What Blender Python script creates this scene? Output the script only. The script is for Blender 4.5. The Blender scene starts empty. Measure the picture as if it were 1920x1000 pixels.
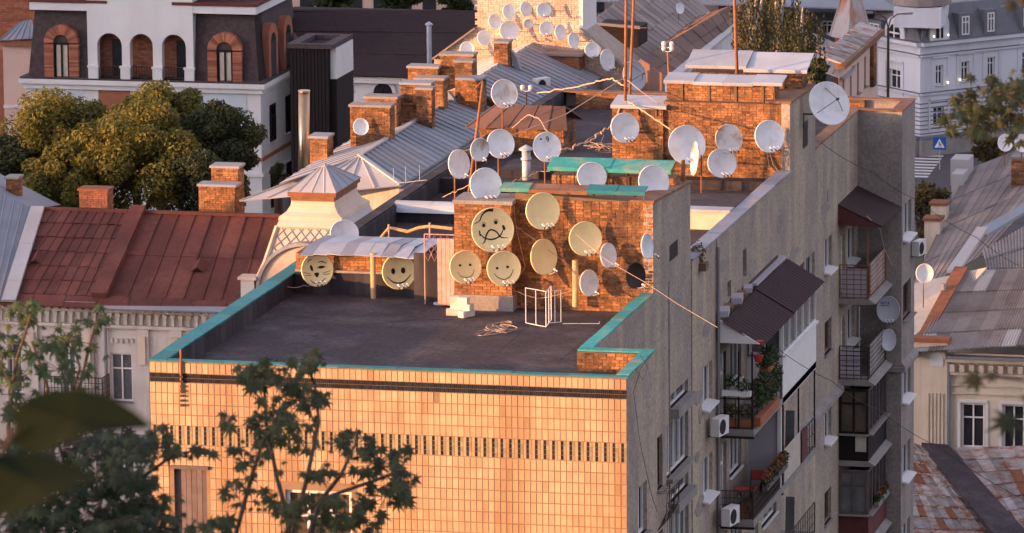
import bpy, bmesh, math, random
from mathutils import Vector, Matrix
random.seed(7)
R = math.radians
S = bpy.context.scene
COL = S.collection

# ---------------------------------------------------------------- camera
FPX, PITCH, YAW, ROLL = 10500.0, 10.31, 13.148, -0.519
CAM = Vector((32.036, -151.209, 31.316))
def _cam():
    a, p = R(YAW), R(PITCH)
    fw = Vector((-math.sin(a)*math.cos(p), math.cos(a)*math.cos(p), -math.sin(p)))
    r = Vector((math.cos(a), math.sin(a), 0)); u = r.cross(fw)
    c, q = math.cos(R(ROLL)), math.sin(R(ROLL))
    return fw, c*r+q*u, -q*r+c*u
FW, RT, UP = _cam()
cd = bpy.data.cameras.new('camera'); cam = bpy.data.objects.new('camera', cd); COL.objects.link(cam)
m = Matrix((RT, UP, -FW)).transposed().to_4x4(); m.translation = CAM
cam.matrix_world = m
cd.sensor_width = 36; cd.lens = FPX/1920*36; cd.clip_start = 0.5; cd.clip_end = 3000
cd.dof.use_dof = True; cd.dof.focus_distance = 170; cd.dof.aperture_fstop = 9.0
S.camera = cam

# ---------------------------------------------------------------- sky, sun, exposure
SUN_AZ, SUN_EL = 57.0, 5.0            # degrees to the left of the tiled wall's normal, and above the horizon
sd = Vector((-math.sin(R(SUN_AZ))*math.cos(R(SUN_EL)), -math.cos(R(SUN_AZ))*math.cos(R(SUN_EL)), math.sin(R(SUN_EL))))
w = bpy.data.worlds.new('World'); S.world = w; w.use_nodes = True
nt = w.node_tree; bg = nt.nodes['Background']
sky = nt.nodes.new('ShaderNodeTexSky'); sky.sky_type = 'NISHITA'; sky.sun_disc = False
sky.sun_elevation = R(SUN_EL); sky.sun_rotation = math.atan2(sd.x, sd.y)
sky.air_density = 1.0; sky.dust_density = 2.5; sky.ozone_density = 3.0
hs = nt.nodes.new('ShaderNodeHueSaturation'); hs.inputs['Saturation'].default_value = 0.40   # paler sky all over, so the shade turns less blue
nt.links.new(sky.outputs[0], hs.inputs['Color']); tn = nt.nodes.new('ShaderNodeMix'); tn.data_type = 'RGBA'; tn.blend_type = 'MULTIPLY'; tn.inputs[0].default_value = 1.0; tn.inputs[7].default_value = (1.0, 0.83, 0.87, 1)   # rosy tint to warm the shade, even over the whole sky
nt.links.new(hs.outputs[0], tn.inputs[6]); nt.links.new(tn.outputs[2], bg.inputs[0]); bg.inputs[1].default_value = 0.15
sl = bpy.data.lights.new('sun', 'SUN'); so = bpy.data.objects.new('sun', sl); COL.objects.link(so)
sl.energy = 2.0; sl.color = (1.0, 0.45, 0.16); sl.angle = R(0.6)
so.rotation_euler = sd.to_track_quat('Z', 'Y').to_euler(); so.location = sd*60
S.view_settings.view_transform = 'Standard'; S.view_settings.look = 'None'
S.view_settings.exposure = 2.6; S.view_settings.gamma = 1.0; S.view_settings.use_curve_mapping = False

# ---------------------------------------------------------------- pixel helpers (photograph 1920 x 1000)
def ray(px, py): return FW + RT*((px-960)/FPX) - UP*((py-500)/FPX)
def on(px, py, axis, val):
    d = ray(px, py); t = (val-CAM[axis])/d[axis]; return CAM + d*t
def at(px, py, Y): return on(px, py, 1, Y)
def onX(px, py, x): return on(px, py, 0, x)
def onZ(px, py, z): return on(px, py, 2, z)
def proj(p):
    d = Vector(p)-CAM; z = d.dot(FW); return 960+FPX*d.dot(RT)/z, 500-FPX*d.dot(UP)/z
def ppm(Y): return FPX/(at(960, 400, Y)-CAM).length          # pixels per metre there

# ---------------------------------------------------------------- mesh building
class MB:
    def __init__(s): s.v = []; s.f = []; s.a = []; s.cur = 0.5
    def add(s, vs, fs, a=None):
        o = len(s.v); s.v += [Vector(p) for p in vs]
        for f in fs: s.f.append(tuple(i+o for i in f)); s.a.append(s.cur if a is None else a)
    def quad(s, a, b, c, d, at_=None): s.add((a, b, c, d), ((0, 1, 2, 3),), at_)
    def poly(s, pts, at_=None): s.add(pts, (tuple(range(len(pts))),), at_)
    def box(s, x0, x1, y0, y1, z0, z1, a=None):
        s.add([(x0,y0,z0),(x1,y0,z0),(x1,y1,z0),(x0,y1,z0),(x0,y0,z1),(x1,y0,z1),(x1,y1,z1),(x0,y1,z1)],
              [(0,3,2,1),(4,5,6,7),(0,1,5,4),(1,2,6,5),(2,3,7,6),(3,0,4,7)], a)
    def obox(s, c, U, V, N, a=None):                           # centre and half-extent vectors
        c, U, V, N = Vector(c), Vector(U), Vector(V), Vector(N)
        vs = [c+U*i+V*j+N*k for k in (-1, 1) for i, j in ((-1,-1),(1,-1),(1,1),(-1,1))]
        s.add(vs, [(0,3,2,1),(4,5,6,7),(0,1,5,4),(1,2,6,5),(2,3,7,6),(3,0,4,7)], a)
    def prism(s, pts, off, a=None):                            # polygon extruded by a vector
        n = len(pts); pts = [Vector(p) for p in pts]; off = Vector(off)
        s.add(pts+[p+off for p in pts], [tuple(range(n))[::-1], tuple(range(n, 2*n))]+[(i, (i+1) % n, n+(i+1) % n, n+i) for i in range(n)], a)
    def tube(s, pts, r, n=6, a=None, cap=True):
        pts = [Vector(p) for p in pts]; rs = r if isinstance(r, (list, tuple)) else [r]*len(pts)
        vs = []; fs = []; prev = None
        for i, p in enumerate(pts):
            d = (pts[min(i+1, len(pts)-1)]-pts[max(i-1, 0)])
            d = d.normalized() if d.length > 1e-9 else Vector((0, 0, 1))
            if prev is None:
                x = d.cross(Vector((0, 0, 1)));  x = d.cross(Vector((1, 0, 0))) if x.length < .05 else x
            else: x = prev - d*prev.dot(d)
            x.normalize(); prev = x; y = d.cross(x)
            for k in range(n):
                t = 2*math.pi*k/n; vs.append(p+(x*math.cos(t)+y*math.sin(t))*rs[i])
        for i in range(len(pts)-1):
            for k in range(n): fs.append((i*n+k, i*n+(k+1) % n, (i+1)*n+(k+1) % n, (i+1)*n+k))
        if cap: fs += [tuple(range(n))[::-1], tuple((len(pts)-1)*n+k for k in range(n))]
        s.add(vs, fs, a)
    def bar(s, a, b, w, h=None, up=(0, 0, 1), at_=None):
        a, b = Vector(a), Vector(b); d = b-a; h = w if h is None else h
        x = d.cross(Vector(up)); x = d.cross(Vector((1, 0, 0))) if x.length < 1e-4 else x
        x.normalize(); y = x.cross(d).normalized()
        s.obox((a+b)/2, d/2, x*w/2, y*h/2, at_)
    def lathe(s, prof, n=16, c=(0, 0, 0), a=None):
        vs = []; fs = []; c = Vector(c)
        for r, z in prof:
            for k in range(n): t = 2*math.pi*k/n; vs.append(c+Vector((r*math.cos(t), r*math.sin(t), z)))
        for i in range(len(prof)-1):
            for k in range(n): fs.append((i*n+k, i*n+(k+1) % n, (i+1)*n+(k+1) % n, (i+1)*n+k))
        fs += [tuple(range(n))[::-1], tuple((len(prof)-1)*n+k for k in range(n))]
        s.add(vs, fs, a)
    def build(s, name, mat, parent=None, smooth=False, world=True):
        L = Vector((0, 0, 0))
        if parent is not None and world: L = parent.get('_L', None); L = Vector(L) if L is not None else Vector((0, 0, 0))
        me = bpy.data.meshes.new(name); me.from_pydata([tuple(p-L) for p in s.v], [], s.f); me.update()
        if s.a:
            at_ = me.attributes.new('v', 'FLOAT', 'FACE'); at_.data.foreach_set('value', s.a)
        me.materials.append(M[mat])
        if smooth: me.polygons.foreach_set('use_smooth', [True]*len(me.polygons))
        o = bpy.data.objects.new(name, me); COL.objects.link(o)
        if parent is not None:
            o.parent = parent
            if world: o['_L'] = list(L)
        return o

def tag(o, label=None, cat=None, group=None, kind=None):
    if label: o['label'] = label
    if cat: o['category'] = cat
    if group: o['group'] = group
    if kind: o['kind'] = kind
    return o
def thing(name, loc, label, cat, group=None, rz=0):
    o = bpy.data.objects.new(name, None); COL.objects.link(o); o.location = loc; o.rotation_euler[2] = rz
    o.empty_display_size = 0.3; o['_L'] = list(loc)
    return tag(o, label, cat, group)
def single(mb, name, mat, label, cat, group=None, smooth=False):
    """a thing that is one mesh: its origin goes to the base centre"""
    xs = [p.x for p in mb.v]; ys = [p.y for p in mb.v]; zs = [p.z for p in mb.v]
    L = Vector(((min(xs)+max(xs))/2, (min(ys)+max(ys))/2, min(zs)))
    mb.v = [p-L for p in mb.v]
    o = mb.build(name, mat, None, smooth); o.location = L; o['_L'] = list(L)
    return tag(o, label, cat, group)
def struct(mb, name, mat, smooth=False):
    o = mb.build(name, mat, None, smooth); o['kind'] = 'structure'; o['_L'] = [0, 0, 0]; return o

# ---------------------------------------------------------------- materials
M = {}
def mat(name, c1, c2=None, scale=2.0, rough=0.85, bump=0.15, bscale=40, metal=0.0, attr=0.0, stain=None, sscale=0.4, samt=0.0,
        srange=(.48, .66), streak=False, spec=0.3, detail=6, grain=0.0):
    """two tones by noise, a third stain tone, fine relief; attr = strength of the per-piece tone"""
    m = bpy.data.materials.new(name); m.use_nodes = True; n = m.node_tree.nodes; l = m.node_tree.links
    b = n['Principled BSDF']; b.inputs['Roughness'].default_value = rough; b.inputs['Metallic'].default_value = metal
    b.inputs['Specular IOR Level'].default_value = spec
    g = n.new('ShaderNodeNewGeometry'); pos = g.outputs['Position']
    def noise(sc, det=detail, st=False, w=0.0):
        mp = n.new('ShaderNodeMapping'); l.new(pos, mp.inputs[0])
        mp.inputs['Scale'].default_value = (1.6, 1.6, .12) if st else (1, 1, 1); mp.inputs['Location'].default_value = (w*3.7, w*1.3, w)
        t = n.new('ShaderNodeTexNoise'); t.inputs['Scale'].default_value = sc; t.inputs['Detail'].default_value = det
        t.inputs['Roughness'].default_value = .62; l.new(mp.outputs[0], t.inputs[0]); return t.outputs[0]
    def ramp(x, a, c):
        r = n.new('ShaderNodeMapRange'); r.inputs[1].default_value = a; r.inputs[2].default_value = c; l.new(x, r.inputs[0]); return r.outputs[0]
    def mix(f, a, c, mode='MIX'):
        x = n.new('ShaderNodeMix'); x.data_type = 'RGBA'; x.blend_type = mode
        for s_, v in ((x.inputs[0], f), (x.inputs[6], a), (x.inputs[7], c)):
            if hasattr(v, 'links'): l.new(v, s_)
            elif isinstance(v, (int, float)): s_.default_value = v
            else: s_.default_value = (*v, 1)
        return x.outputs[2]
    c2 = c2 or tuple(x*.75 for x in c1)
    col = mix(ramp(noise(scale), .33, .68), c1, c2)
    if stain:
        f = n.new('ShaderNodeMath'); f.operation = 'MULTIPLY'; f.inputs[1].default_value = samt
        l.new(ramp(noise(sscale, 8, streak, 5.0), *srange), f.inputs[0]); col = mix(f.outputs[0], col, stain)
    if attr:
        t = n.new('ShaderNodeAttribute'); t.attribute_name = 'v'
        r = n.new('ShaderNodeMapRange'); r.inputs[3].default_value = 1-attr; r.inputs[4].default_value = 1+attr; l.new(t.outputs['Fac'], r.inputs[0])
        cc = n.new('ShaderNodeCombineColor')
        for i in range(3): l.new(r.outputs[0], cc.inputs[i])
        col = mix(1.0, col, cc.outputs[0], 'MULTIPLY')
    if grain:
        r = n.new('ShaderNodeMapRange'); r.inputs[1].default_value = .3; r.inputs[2].default_value = .7
        r.inputs[3].default_value = 1-grain; r.inputs[4].default_value = 1+grain; l.new(noise(bscale*.35, 2, False, 9), r.inputs[0])
        cc = n.new('ShaderNodeCombineColor')
        for i in range(3): l.new(r.outputs[0], cc.inputs[i])
        col = mix(1.0, col, cc.outputs[0], 'MULTIPLY')
    l.new(col, b.inputs['Base Color'])
    if bump:
        bp = n.new('ShaderNodeBump'); bp.inputs['Strength'].default_value = bump; bp.inputs['Distance'].default_value = .03
        l.new(noise(bscale, 4), bp.inputs['Height']); l.new(bp.outputs[0], b.inputs['Normal'])
    M[name] = m; return m
def leafmat(name, c1, c2, trans=0.35):
    mat(name, c1, c2, scale=.9, rough=.6, bump=0, attr=.45)
    m = M[name]; n = m.node_tree.nodes; l = m.node_tree.links; b = n['Principled BSDF']
    t = n.new('ShaderNodeBsdfTranslucent'); l.new(b.inputs['Base Color'].links[0].from_socket, t.inputs[0])
    x = n.new('ShaderNodeMixShader'); x.inputs[0].default_value = trans
    l.new(b.outputs[0], x.inputs[1]); l.new(t.outputs[0], x.inputs[2]); l.new(x.outputs[0], n['Material Output'].inputs[0])
def glassmat(name, c, rough=.12):
    mat(name, c, tuple(x*.5 for x in c), scale=1.2, rough=rough, bump=.02, bscale=3, spec=.6)

mat('tile', (.47,.335,.205), (.40,.27,.16), scale=1.3, rough=.5, bump=.08, attr=.17, stain=(.27,.155,.08), sscale=.7, samt=.75, streak=True)
mat('tile_dark', (.016,.022,.028), (.022,.02,.024), rough=.5, attr=.4, bump=.03, spec=.15)
mat('tile_olive', (.30,.25,.14), (.24,.20,.12), rough=.5, attr=.2)
mat('grout', (.27,.18,.11), (.2,.13,.08), rough=.95)
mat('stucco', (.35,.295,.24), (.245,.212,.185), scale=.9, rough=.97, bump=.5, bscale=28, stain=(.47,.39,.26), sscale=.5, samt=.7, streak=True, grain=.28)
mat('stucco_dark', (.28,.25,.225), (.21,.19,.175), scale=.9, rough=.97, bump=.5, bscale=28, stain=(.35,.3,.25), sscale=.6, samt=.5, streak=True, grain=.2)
mat('bitumen', (.056,.044,.048), (.041,.033,.037), scale=.7, rough=.95, bump=.35, bscale=22, stain=(.125,.11,.11), sscale=.6, samt=.5, grain=.3)
mat('bitumen_wall', (.034,.029,.034), (.022,.02,.024), scale=.8, rough=.9, bump=.4, bscale=9, stain=(.13,.12,.12), sscale=.8, samt=.4, streak=True)
mat('green_paint', (.035,.27,.255), (.05,.36,.31), scale=3, rough=.7, bump=.3, bscale=20, stain=(.30,.31,.21), sscale=1.7, samt=.75, attr=.2)
mat('teal_paint', (.014,.17,.20), (.022,.23,.245), scale=3, rough=.7, bump=.3, bscale=20, stain=(.10,.15,.14), sscale=2.2, samt=.75, attr=.2)
mat('brown_rust', (.22,.11,.06), (.15,.075,.045), scale=3, rough=.8, bump=.3, stain=(.3,.17,.09), sscale=1.5, samt=.7)
mat('brick', (.345,.163,.065), (.22,.10,.046), scale=1.1, rough=.95, bump=.5, bscale=45, attr=.55, stain=(.05,.032,.025), sscale=1.0, samt=.92, grain=.35, srange=(.43, .64))
mat('brick_red', (.33,.13,.075), (.26,.1,.06), scale=2, rough=.95, bump=.3, bscale=60, attr=.4)
mat('brick_white', (.62,.52,.43), (.5,.38,.3), scale=.5, rough=.95, bump=.3, attr=.3, stain=(.35,.2,.13), sscale=.35, samt=.7)
mat('mortar', (.19,.12,.07), (.13,.085,.05), scale=2, rough=.97, bump=.4)
mat('mortar_pale', (.4,.34,.28), (.32,.26,.21), scale=2, rough=.97, bump=.4)
mat('concrete', (.29,.27,.25), (.22,.205,.19), scale=1.5, rough=.95, bump=.4, stain=(.2,.18,.165), samt=.5, sscale=1.2, grain=.15)
mat('block_white', (.62,.58,.50), (.52,.48,.42), scale=3, rough=.95, bump=.3)
mat('galv', (.44,.48,.53), (.36,.40,.45), scale=.9, rough=.5, metal=.25, bump=.15, bscale=4, attr=.12, stain=(.3,.3,.31), sscale=.7, samt=.4)
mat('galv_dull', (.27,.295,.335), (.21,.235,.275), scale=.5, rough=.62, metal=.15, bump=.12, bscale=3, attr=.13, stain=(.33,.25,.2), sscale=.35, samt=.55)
mat('galv_dark', (.25,.26,.275), (.19,.2,.215), scale=.6, rough=.6, metal=.15, bump=.12, bscale=3, attr=.12, stain=(.3,.17,.1), sscale=.3, samt=.35)
mat('zinc_pale', (.46,.45,.44), (.38,.38,.38), scale=.5, rough=.6, metal=.1, bump=.12, bscale=3, attr=.12, stain=(.42,.33,.27), sscale=.4, samt=.5)  # also the sunlit tone of the wing and turret roofs
mat('red_roof', (.12,.039,.029), (.095,.031,.024), scale=.7, rough=.8, bump=.2, bscale=14, attr=.25, stain=(.2,.075,.055), sscale=.4, samt=.5, grain=.12)
mat('dark_roof', (.031,.017,.017), (.024,.014,.015), scale=1, rough=.9, bump=.25, bscale=10, grain=.2)
mat('brown_roof', (.14,.08,.062), (.1,.058,.048), scale=.6, rough=.85, bump=.25, bscale=8, attr=.2, stain=(.2,.12,.09), sscale=.3, samt=.6)
mat('slate', (.235,.2,.185), (.18,.15,.14), scale=.5, rough=.9, bump=.25, bscale=9, attr=.25, stain=(.3,.24,.19), sscale=.25, samt=.7)
mat('asbestos', (.33,.30,.275), (.255,.225,.21), scale=.6, rough=.95, bump=.25, bscale=20, attr=.22, stain=(.2,.15,.13), sscale=.5, samt=.6, grain=.1)
mat('asbestos_new', (.50,.50,.48), (.44,.44,.42), scale=.6, rough=.9, bump=.2, bscale=20)
mat('rusty_tin', (.40,.385,.37), (.27,.22,.2), scale=2.2, rough=.75, bump=.25, attr=.4, stain=(.26,.085,.035), sscale=1.7, samt=1.0, metal=.1)
mat('rust', (.26,.105,.05), (.17,.07,.04), scale=3, rough=.9, bump=.3)
mat('rust_spire', (.42,.40,.39), (.34,.31,.3), scale=.7, rough=.7, stain=(.33,.13,.055), sscale=.5, samt=.95, streak=True)
mat('awning', (.038,.018,.018), (.027,.014,.015), scale=1, rough=.85, bump=.3, bscale=18)
mat('white_paint', (.74,.74,.72), (.66,.66,.64), scale=2, rough=.6, bump=.1)
mat('white_wall', (.64,.66,.65), (.58,.595,.60), scale=.5, rough=.9, bump=.15, stain=(.5,.47,.43), sscale=.5, samt=.3, streak=True)
mat('blue_wall', (.50,.58,.63), (.46,.53,.58), scale=.6, rough=.9, bump=.1)
mat('grey_white', (.62,.635,.68), (.56,.575,.62), scale=.4, rough=.92, bump=.15, stain=(.42,.41,.41), sscale=.4, samt=.45, streak=True)
mat('old_plaster', (.58,.545,.50), (.50,.465,.42), scale=.8, rough=.95, bump=.3, stain=(.28,.19,.15), sscale=.6, samt=.6, streak=True)
mat('cream_plaster', (.64,.56,.44), (.56,.48,.37), scale=.8, rough=.95, bump=.25, stain=(.36,.29,.22), sscale=.7, samt=.55, streak=True)
mat('peach_wall', (.60,.44,.37), (.55,.40,.33), scale=.8, rough=.95, bump=.15)
mat('peach_panel', (.62,.52,.42), (.5,.41,.33), scale=1.5, rough=.9, bump=.2)
mat('tower_stone', (.60,.50,.40), (.52,.43,.35), scale=.8, rough=.9, bump=.2, stain=(.38,.25,.17), sscale=.7, samt=.5)
mat('mansard', (.07,.052,.053), (.054,.041,.043), scale=3, rough=.9, bump=.4, bscale=12, grain=.25)
mat('mansard_grey', (.17,.175,.195), (.14,.145,.165), scale=2, rough=.85, bump=.3, bscale=8)
mat('black', (.012,.011,.012), (.018,.016,.016), rough=.6, bump=.1)
mat('black_wood', (.013,.009,.010), (.009,.006,.007), scale=2, rough=.85, bump=.3)
mat('wood', (.20,.13,.09), (.13,.085,.06), scale=3, rough=.85, bump=.3, attr=.3)
mat('wood_grey', (.145,.115,.11), (.10,.08,.077), scale=3, rough=.9, bump=.3, attr=.3)
mat('wood_pink', (.52,.36,.31), (.42,.29,.25), scale=3, rough=.8, bump=.25, attr=.12, stain=(.35,.13,.09), sscale=2.5, samt=.6)
mat('bamboo', (.58,.35,.15), (.46,.26,.1), scale=6, rough=.7, bump=.2)
mat('iron', (.045,.036,.034), (.07,.045,.036), scale=5, rough=.8, bump=.2)
mat('rust_pole', (.30,.125,.05), (.2,.085,.04), scale=5, rough=.85, bump=.3)
mat('pipe_cream', (.52,.38,.21), (.42,.29,.16), scale=3, rough=.7, bump=.15, stain=(.25,.17,.1), sscale=2, samt=.5)
mat('steel', (.46,.34,.22), (.36,.26,.17), scale=2, rough=.3, metal=.9, bump=.05)
mat('dish_white', (.78,.80,.80), (.70,.725,.735), scale=2.5, rough=.5, bump=.03, stain=(.5,.46,.4), sscale=2.4, samt=.45)
mat('dish_rusty', (.70,.70,.67), (.6,.6,.58), scale=2, rough=.55, bump=.05, stain=(.38,.2,.09), sscale=1.9, samt=.95)
mat('dish_cream', (.90,.73,.37), (.86,.68,.33), scale=2, rough=.5, bump=.03, stain=(.68,.52,.26), sscale=2, samt=.4)
mat('dish_black', (.022,.014,.013), (.03,.02,.018), scale=3, rough=.6, bump=.05)
mat('dish_grey', (.42,.43,.47), (.37,.38,.42), scale=2, rough=.5, bump=.03)
mat('ink', (.02,.013,.014), (.015,.012,.012), rough=.7, bump=0)
mat('ink_blue', (.05,.09,.30), (.04,.08,.25), rough=.7, bump=0)
mat('cable_pale', (.58,.42,.30), (.48,.33,.22), scale=4, rough=.7, bump=.1)
mat('cable_dark', (.03,.026,.026), (.02,.018,.018), rough=.7, bump=0)
mat('ac_white', (.70,.70,.68), (.62,.62,.6), scale=3, rough=.5, bump=.05)
mat('insulator', (.62,.62,.6), (.55,.55,.53), rough=.3, bump=0)
mat('curtain', (.55,.50,.42), (.42,.38,.32), scale=4, rough=.9, bump=.2)
mat('panel_mauve', (.42,.40,.43), (.38,.36,.39), scale=1, rough=.8, bump=.1)
mat('asphalt', (.085,.078,.082), (.065,.06,.064), scale=.6, rough=.95, bump=.2, grain=.15)
mat('pavement', (.20,.185,.18), (.16,.15,.145), scale=.8, rough=.95, bump=.2)
mat('road_white', (.62,.61,.60), (.5,.49,.48), scale=2, rough=.8, bump=.1)
mat('earth', (.07,.075,.04), (.09,.075,.05), scale=.3, rough=1, bump=.4, bscale=3)
mat('sign_blue', (.02,.09,.38), (.02,.08,.33), rough=.4, bump=0)
mat('sign_white', (.75,.75,.75), (.7,.7,.7), rough=.4, bump=0)
mat('terracotta', (.36,.13,.06), (.28,.1,.05), scale=4, rough=.9, bump=.2)
mat('red_paint', (.42,.05,.035), (.35,.04,.03), rough=.6, bump=.1)
mat('maroon_board', (.12,.035,.035), (.09,.028,.028), rough=.8, bump=.2)
mat('bark', (.10,.075,.055), (.065,.05,.038), scale=6, rough=.95, bump=.6, bscale=20)
mat('birch_bark', (.52,.50,.46), (.3,.27,.24), scale=5, rough=.9, bump=.3)
glassmat('glass', (.035,.038,.045)); glassmat('glass_pale', (.16,.165,.17), .2); glassmat('glass_warm', (.10,.075,.055), .2)
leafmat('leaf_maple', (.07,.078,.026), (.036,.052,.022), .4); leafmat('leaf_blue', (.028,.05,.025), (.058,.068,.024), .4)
leafmat('leaf_chestnut', (.25,.205,.038), (.085,.105,.026), .4); leafmat('leaf_birch', (.085,.08,.035), (.06,.062,.03), .35)
leafmat('leaf_plant', (.055,.085,.026), (.04,.065,.024), .3); leafmat('leaf_dark', (.062,.075,.026), (.042,.058,.023), .35)
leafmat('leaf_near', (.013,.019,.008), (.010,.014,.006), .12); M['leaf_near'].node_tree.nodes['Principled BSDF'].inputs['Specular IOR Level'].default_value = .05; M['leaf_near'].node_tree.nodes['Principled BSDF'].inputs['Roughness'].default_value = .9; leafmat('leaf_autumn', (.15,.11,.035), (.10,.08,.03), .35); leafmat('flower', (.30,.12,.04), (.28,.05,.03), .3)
def lampmat(name, c, e):
    mat(name, c, c, bump=0); b = M[name].node_tree.nodes['Principled BSDF']; b.inputs['Emission Color'].default_value = (*c, 1); b.inputs['Emission Strength'].default_value = e
lampmat('lamp', (1, .8, .45), .5)

# ---------------------------------------------------------------- generic pieces of building
def V3(*a): return Vector(a)
def wall_holes(mb, O, U, V, N, W, H, holes, depth=.18):
    """sheet from O spanned by unit U (width W) and unit V (height H), outward normal N, with rectangular holes and their reveals"""
    O, U, V, N = Vector(O), Vector(U), Vector(V), Vector(N)
    us = sorted({0, W} | {min(max(h[i], 0), W) for h in holes for i in (0, 1)}); vs = sorted({0, H} | {min(max(h[i], 0), H) for h in holes for i in (2, 3)})
    flip = U.cross(V).dot(N) < 0
    def q(a, b, c, d): mb.quad(*( (d, c, b, a) if flip else (a, b, c, d)))
    P = lambda u, v, d=0: O+U*u+V*v-N*d
    for i in range(len(us)-1):
        for j in range(len(vs)-1):
            uc, vc = (us[i]+us[i+1])/2, (vs[j]+vs[j+1])/2
            if any(h[0] < uc < h[1] and h[2] < vc < h[3] for h in holes): continue
            q(P(us[i], vs[j]), P(us[i+1], vs[j]), P(us[i+1], vs[j+1]), P(us[i], vs[j+1]))
    for u0, u1, v0, v1 in holes:
        q(P(u0,v0), P(u0,v1), P(u0,v1,depth), P(u0,v0,depth)); q(P(u1,v1), P(u1,v0), P(u1,v0,depth), P(u1,v1,depth))
        q(P(u1,v0), P(u0,v0), P(u0,v0,depth), P(u1,v0,depth)); q(P(u0,v1), P(u1,v1), P(u1,v1,depth), P(u0,v1,depth))

def window(parent, O, U, V, N, w, h, depth=.18, bars=(1, 0), pane='glass', frame='white_paint', sill='white_paint', fw=.06, sillout=.16, name='window', sillh=.05, slope=False):
    """glazed unit in an opening whose lower-left outer corner is O; part frame > pane, sill"""
    O, U, V, N = Vector(O), Vector(U), Vector(V), Vector(N)
    P = lambda u, v, d: O+U*u+V*v-N*d
    mb = MB(); d = depth-.05
    def bx(u0, u1, v0, v1, d0=d-.035, d1=d+.03): mb.obox(P((u0+u1)/2, (v0+v1)/2, (d0+d1)/2), U*(u1-u0)/2, V*(v1-v0)/2, N*(d1-d0)/2)
    bx(.002, fw, .002, h-.002); bx(w-fw, w-.002, .002, h-.002); bx(fw, w-fw, .002, fw); bx(fw, w-fw, h-fw, h-.002)
    nb, nh = bars
    for k in range(nb): c = w*(k+1)/(nb+1); bx(c-fw*.45, c+fw*.45, fw, h-fw)
    for k in range(nh):
        c = h*(.68 if nh == 1 else (k+1)/(nh+1))
        e = [fw]+[w*(k2+1)/(nb+1) for k2 in range(nb)]+[w-fw]
        for a in range(nb+1): bx(e[a]+(fw*.45 if a else 0), e[a+1]-(fw*.45 if a < nb else 0), c-fw*.4, c+fw*.4)
    f = mb.build(name, frame, parent)
    if pane:
        g = MB(); g.obox(P(w/2, h/2, depth+.01), U*(w/2-.003), V*(h/2-.003), N*.012); g.build('pane', pane, f)
    if sill:
        g = MB()
        if slope:
            g.prism([P(-.03, .0, -sillout), P(-.03, .07, depth-.09), P(-.03, -.02, depth-.09), P(-.03, -sillh-.02, -sillout)], U*(w+.06))
        else: g.obox(P(w/2, -sillh/2, (depth*.4-sillout)/2), U*(w/2+.04), V*(sillh/2), N*((sillout+depth*.4)/2))
        g.build('sill', sill, f)
    return f

def bricks(parent, O, U, V, N, w, h, mat_='brick', mort='mortar', bl=.25, bh=.075, gap=.013, holes=(), proud=.014, name='brick_face', stagger=True, seed=1, clip=None):
    """a face of separate jittered bricks over a recessed mortar bed"""
    rg = random.Random(seed); O, U, V, N = Vector(O), Vector(U), Vector(V), Vector(N)
    mb = MB(); flip = U.cross(V).dot(N) < 0
    nr = max(1, int(round(h/(bh+gap)))); rh = h/nr
    for r in range(nr):
        u = -(bl/2 if (r % 2 and stagger) else 0)
        tone = rg.gauss(0, .07)
        while u < w:
            L = bl if rg.random() > .12 else bl/2
            a, b = max(u+gap/2, 0), min(u+L-gap/2, w); u += L
            if b-a < .03: continue
            v0, v1 = r*rh+gap/2, (r+1)*rh-gap/2
            if any(hh[0] < (a+b)/2 < hh[1] and hh[2] < (v0+v1)/2 < hh[3] for hh in holes): continue
            if clip and not clip((a+b)/2, (v0+v1)/2): continue
            d = proud*(.55+.75*rg.random())
            if rg.random() < .03: d = proud*.1
            i = .004
            p = [O+U*a+V*v0, O+U*b+V*v0, O+U*b+V*v1, O+U*a+V*v1]
            q = [O+U*(a+i)+V*(v0+i)+N*d, O+U*(b-i)+V*(v0+i)+N*d, O+U*(b-i)+V*(v1-i)+N*d, O+U*(a+i)+V*(v1-i)+N*d]
            fs = [(4,5,6,7),(0,1,5,4),(1,2,6,5),(2,3,7,6),(3,0,4,7)]
            if flip: fs = [f[::-1] for f in fs]
            t = min(1, max(0, .5+tone+rg.gauss(0, .2)))
            mb.add(p+q, fs, t)
    o = mb.build(name, mat_, parent); o['kind'] = 'stuff'; return o

def brick_block(parent, x0, x1, y0, y1, z0, z1, mat_='brick', mort='mortar', faces='fr', name='chimney', seed=1, cap=None, capmat='concrete', capover=.07, caph=.1, bl=.25, bh=.075):
    """axis-aligned masonry block: core of mortar (the part) with bricks on the faces in view (sub-parts) and a cap slab"""
    mb = MB(); mb.box(x0, x1, y0, y1, z0, z1); c = mb.build(name, mort, parent)
    X_, Y_, Z_ = V3(1,0,0), V3(0,1,0), V3(0,0,1)
    k = dict(mat_=mat_, bl=bl, bh=bh)
    if 'f' in faces: bricks(c, (x0,y0,z0), X_, Z_, -Y_, x1-x0, z1-z0, seed=seed, **k)
    if 'r' in faces: bricks(c, (x1,y0,z0), Y_, Z_, X_, y1-y0, z1-z0, seed=seed+1, **k)
    if 'l' in faces: bricks(c, (x0,y0,z0), Y_, Z_, -X_, y1-y0, z1-z0, seed=seed+2, **k)
    if 'b' in faces: bricks(c, (x0,y1,z0), X_, Z_, Y_, x1-x0, z1-z0, seed=seed+3, **k)
    if cap:
        g = MB(); g.box(x0-capover, x1+capover, y0-capover, y1+capover, z1, z1+caph); g.build('cap', capmat, c)
    return c

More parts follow.
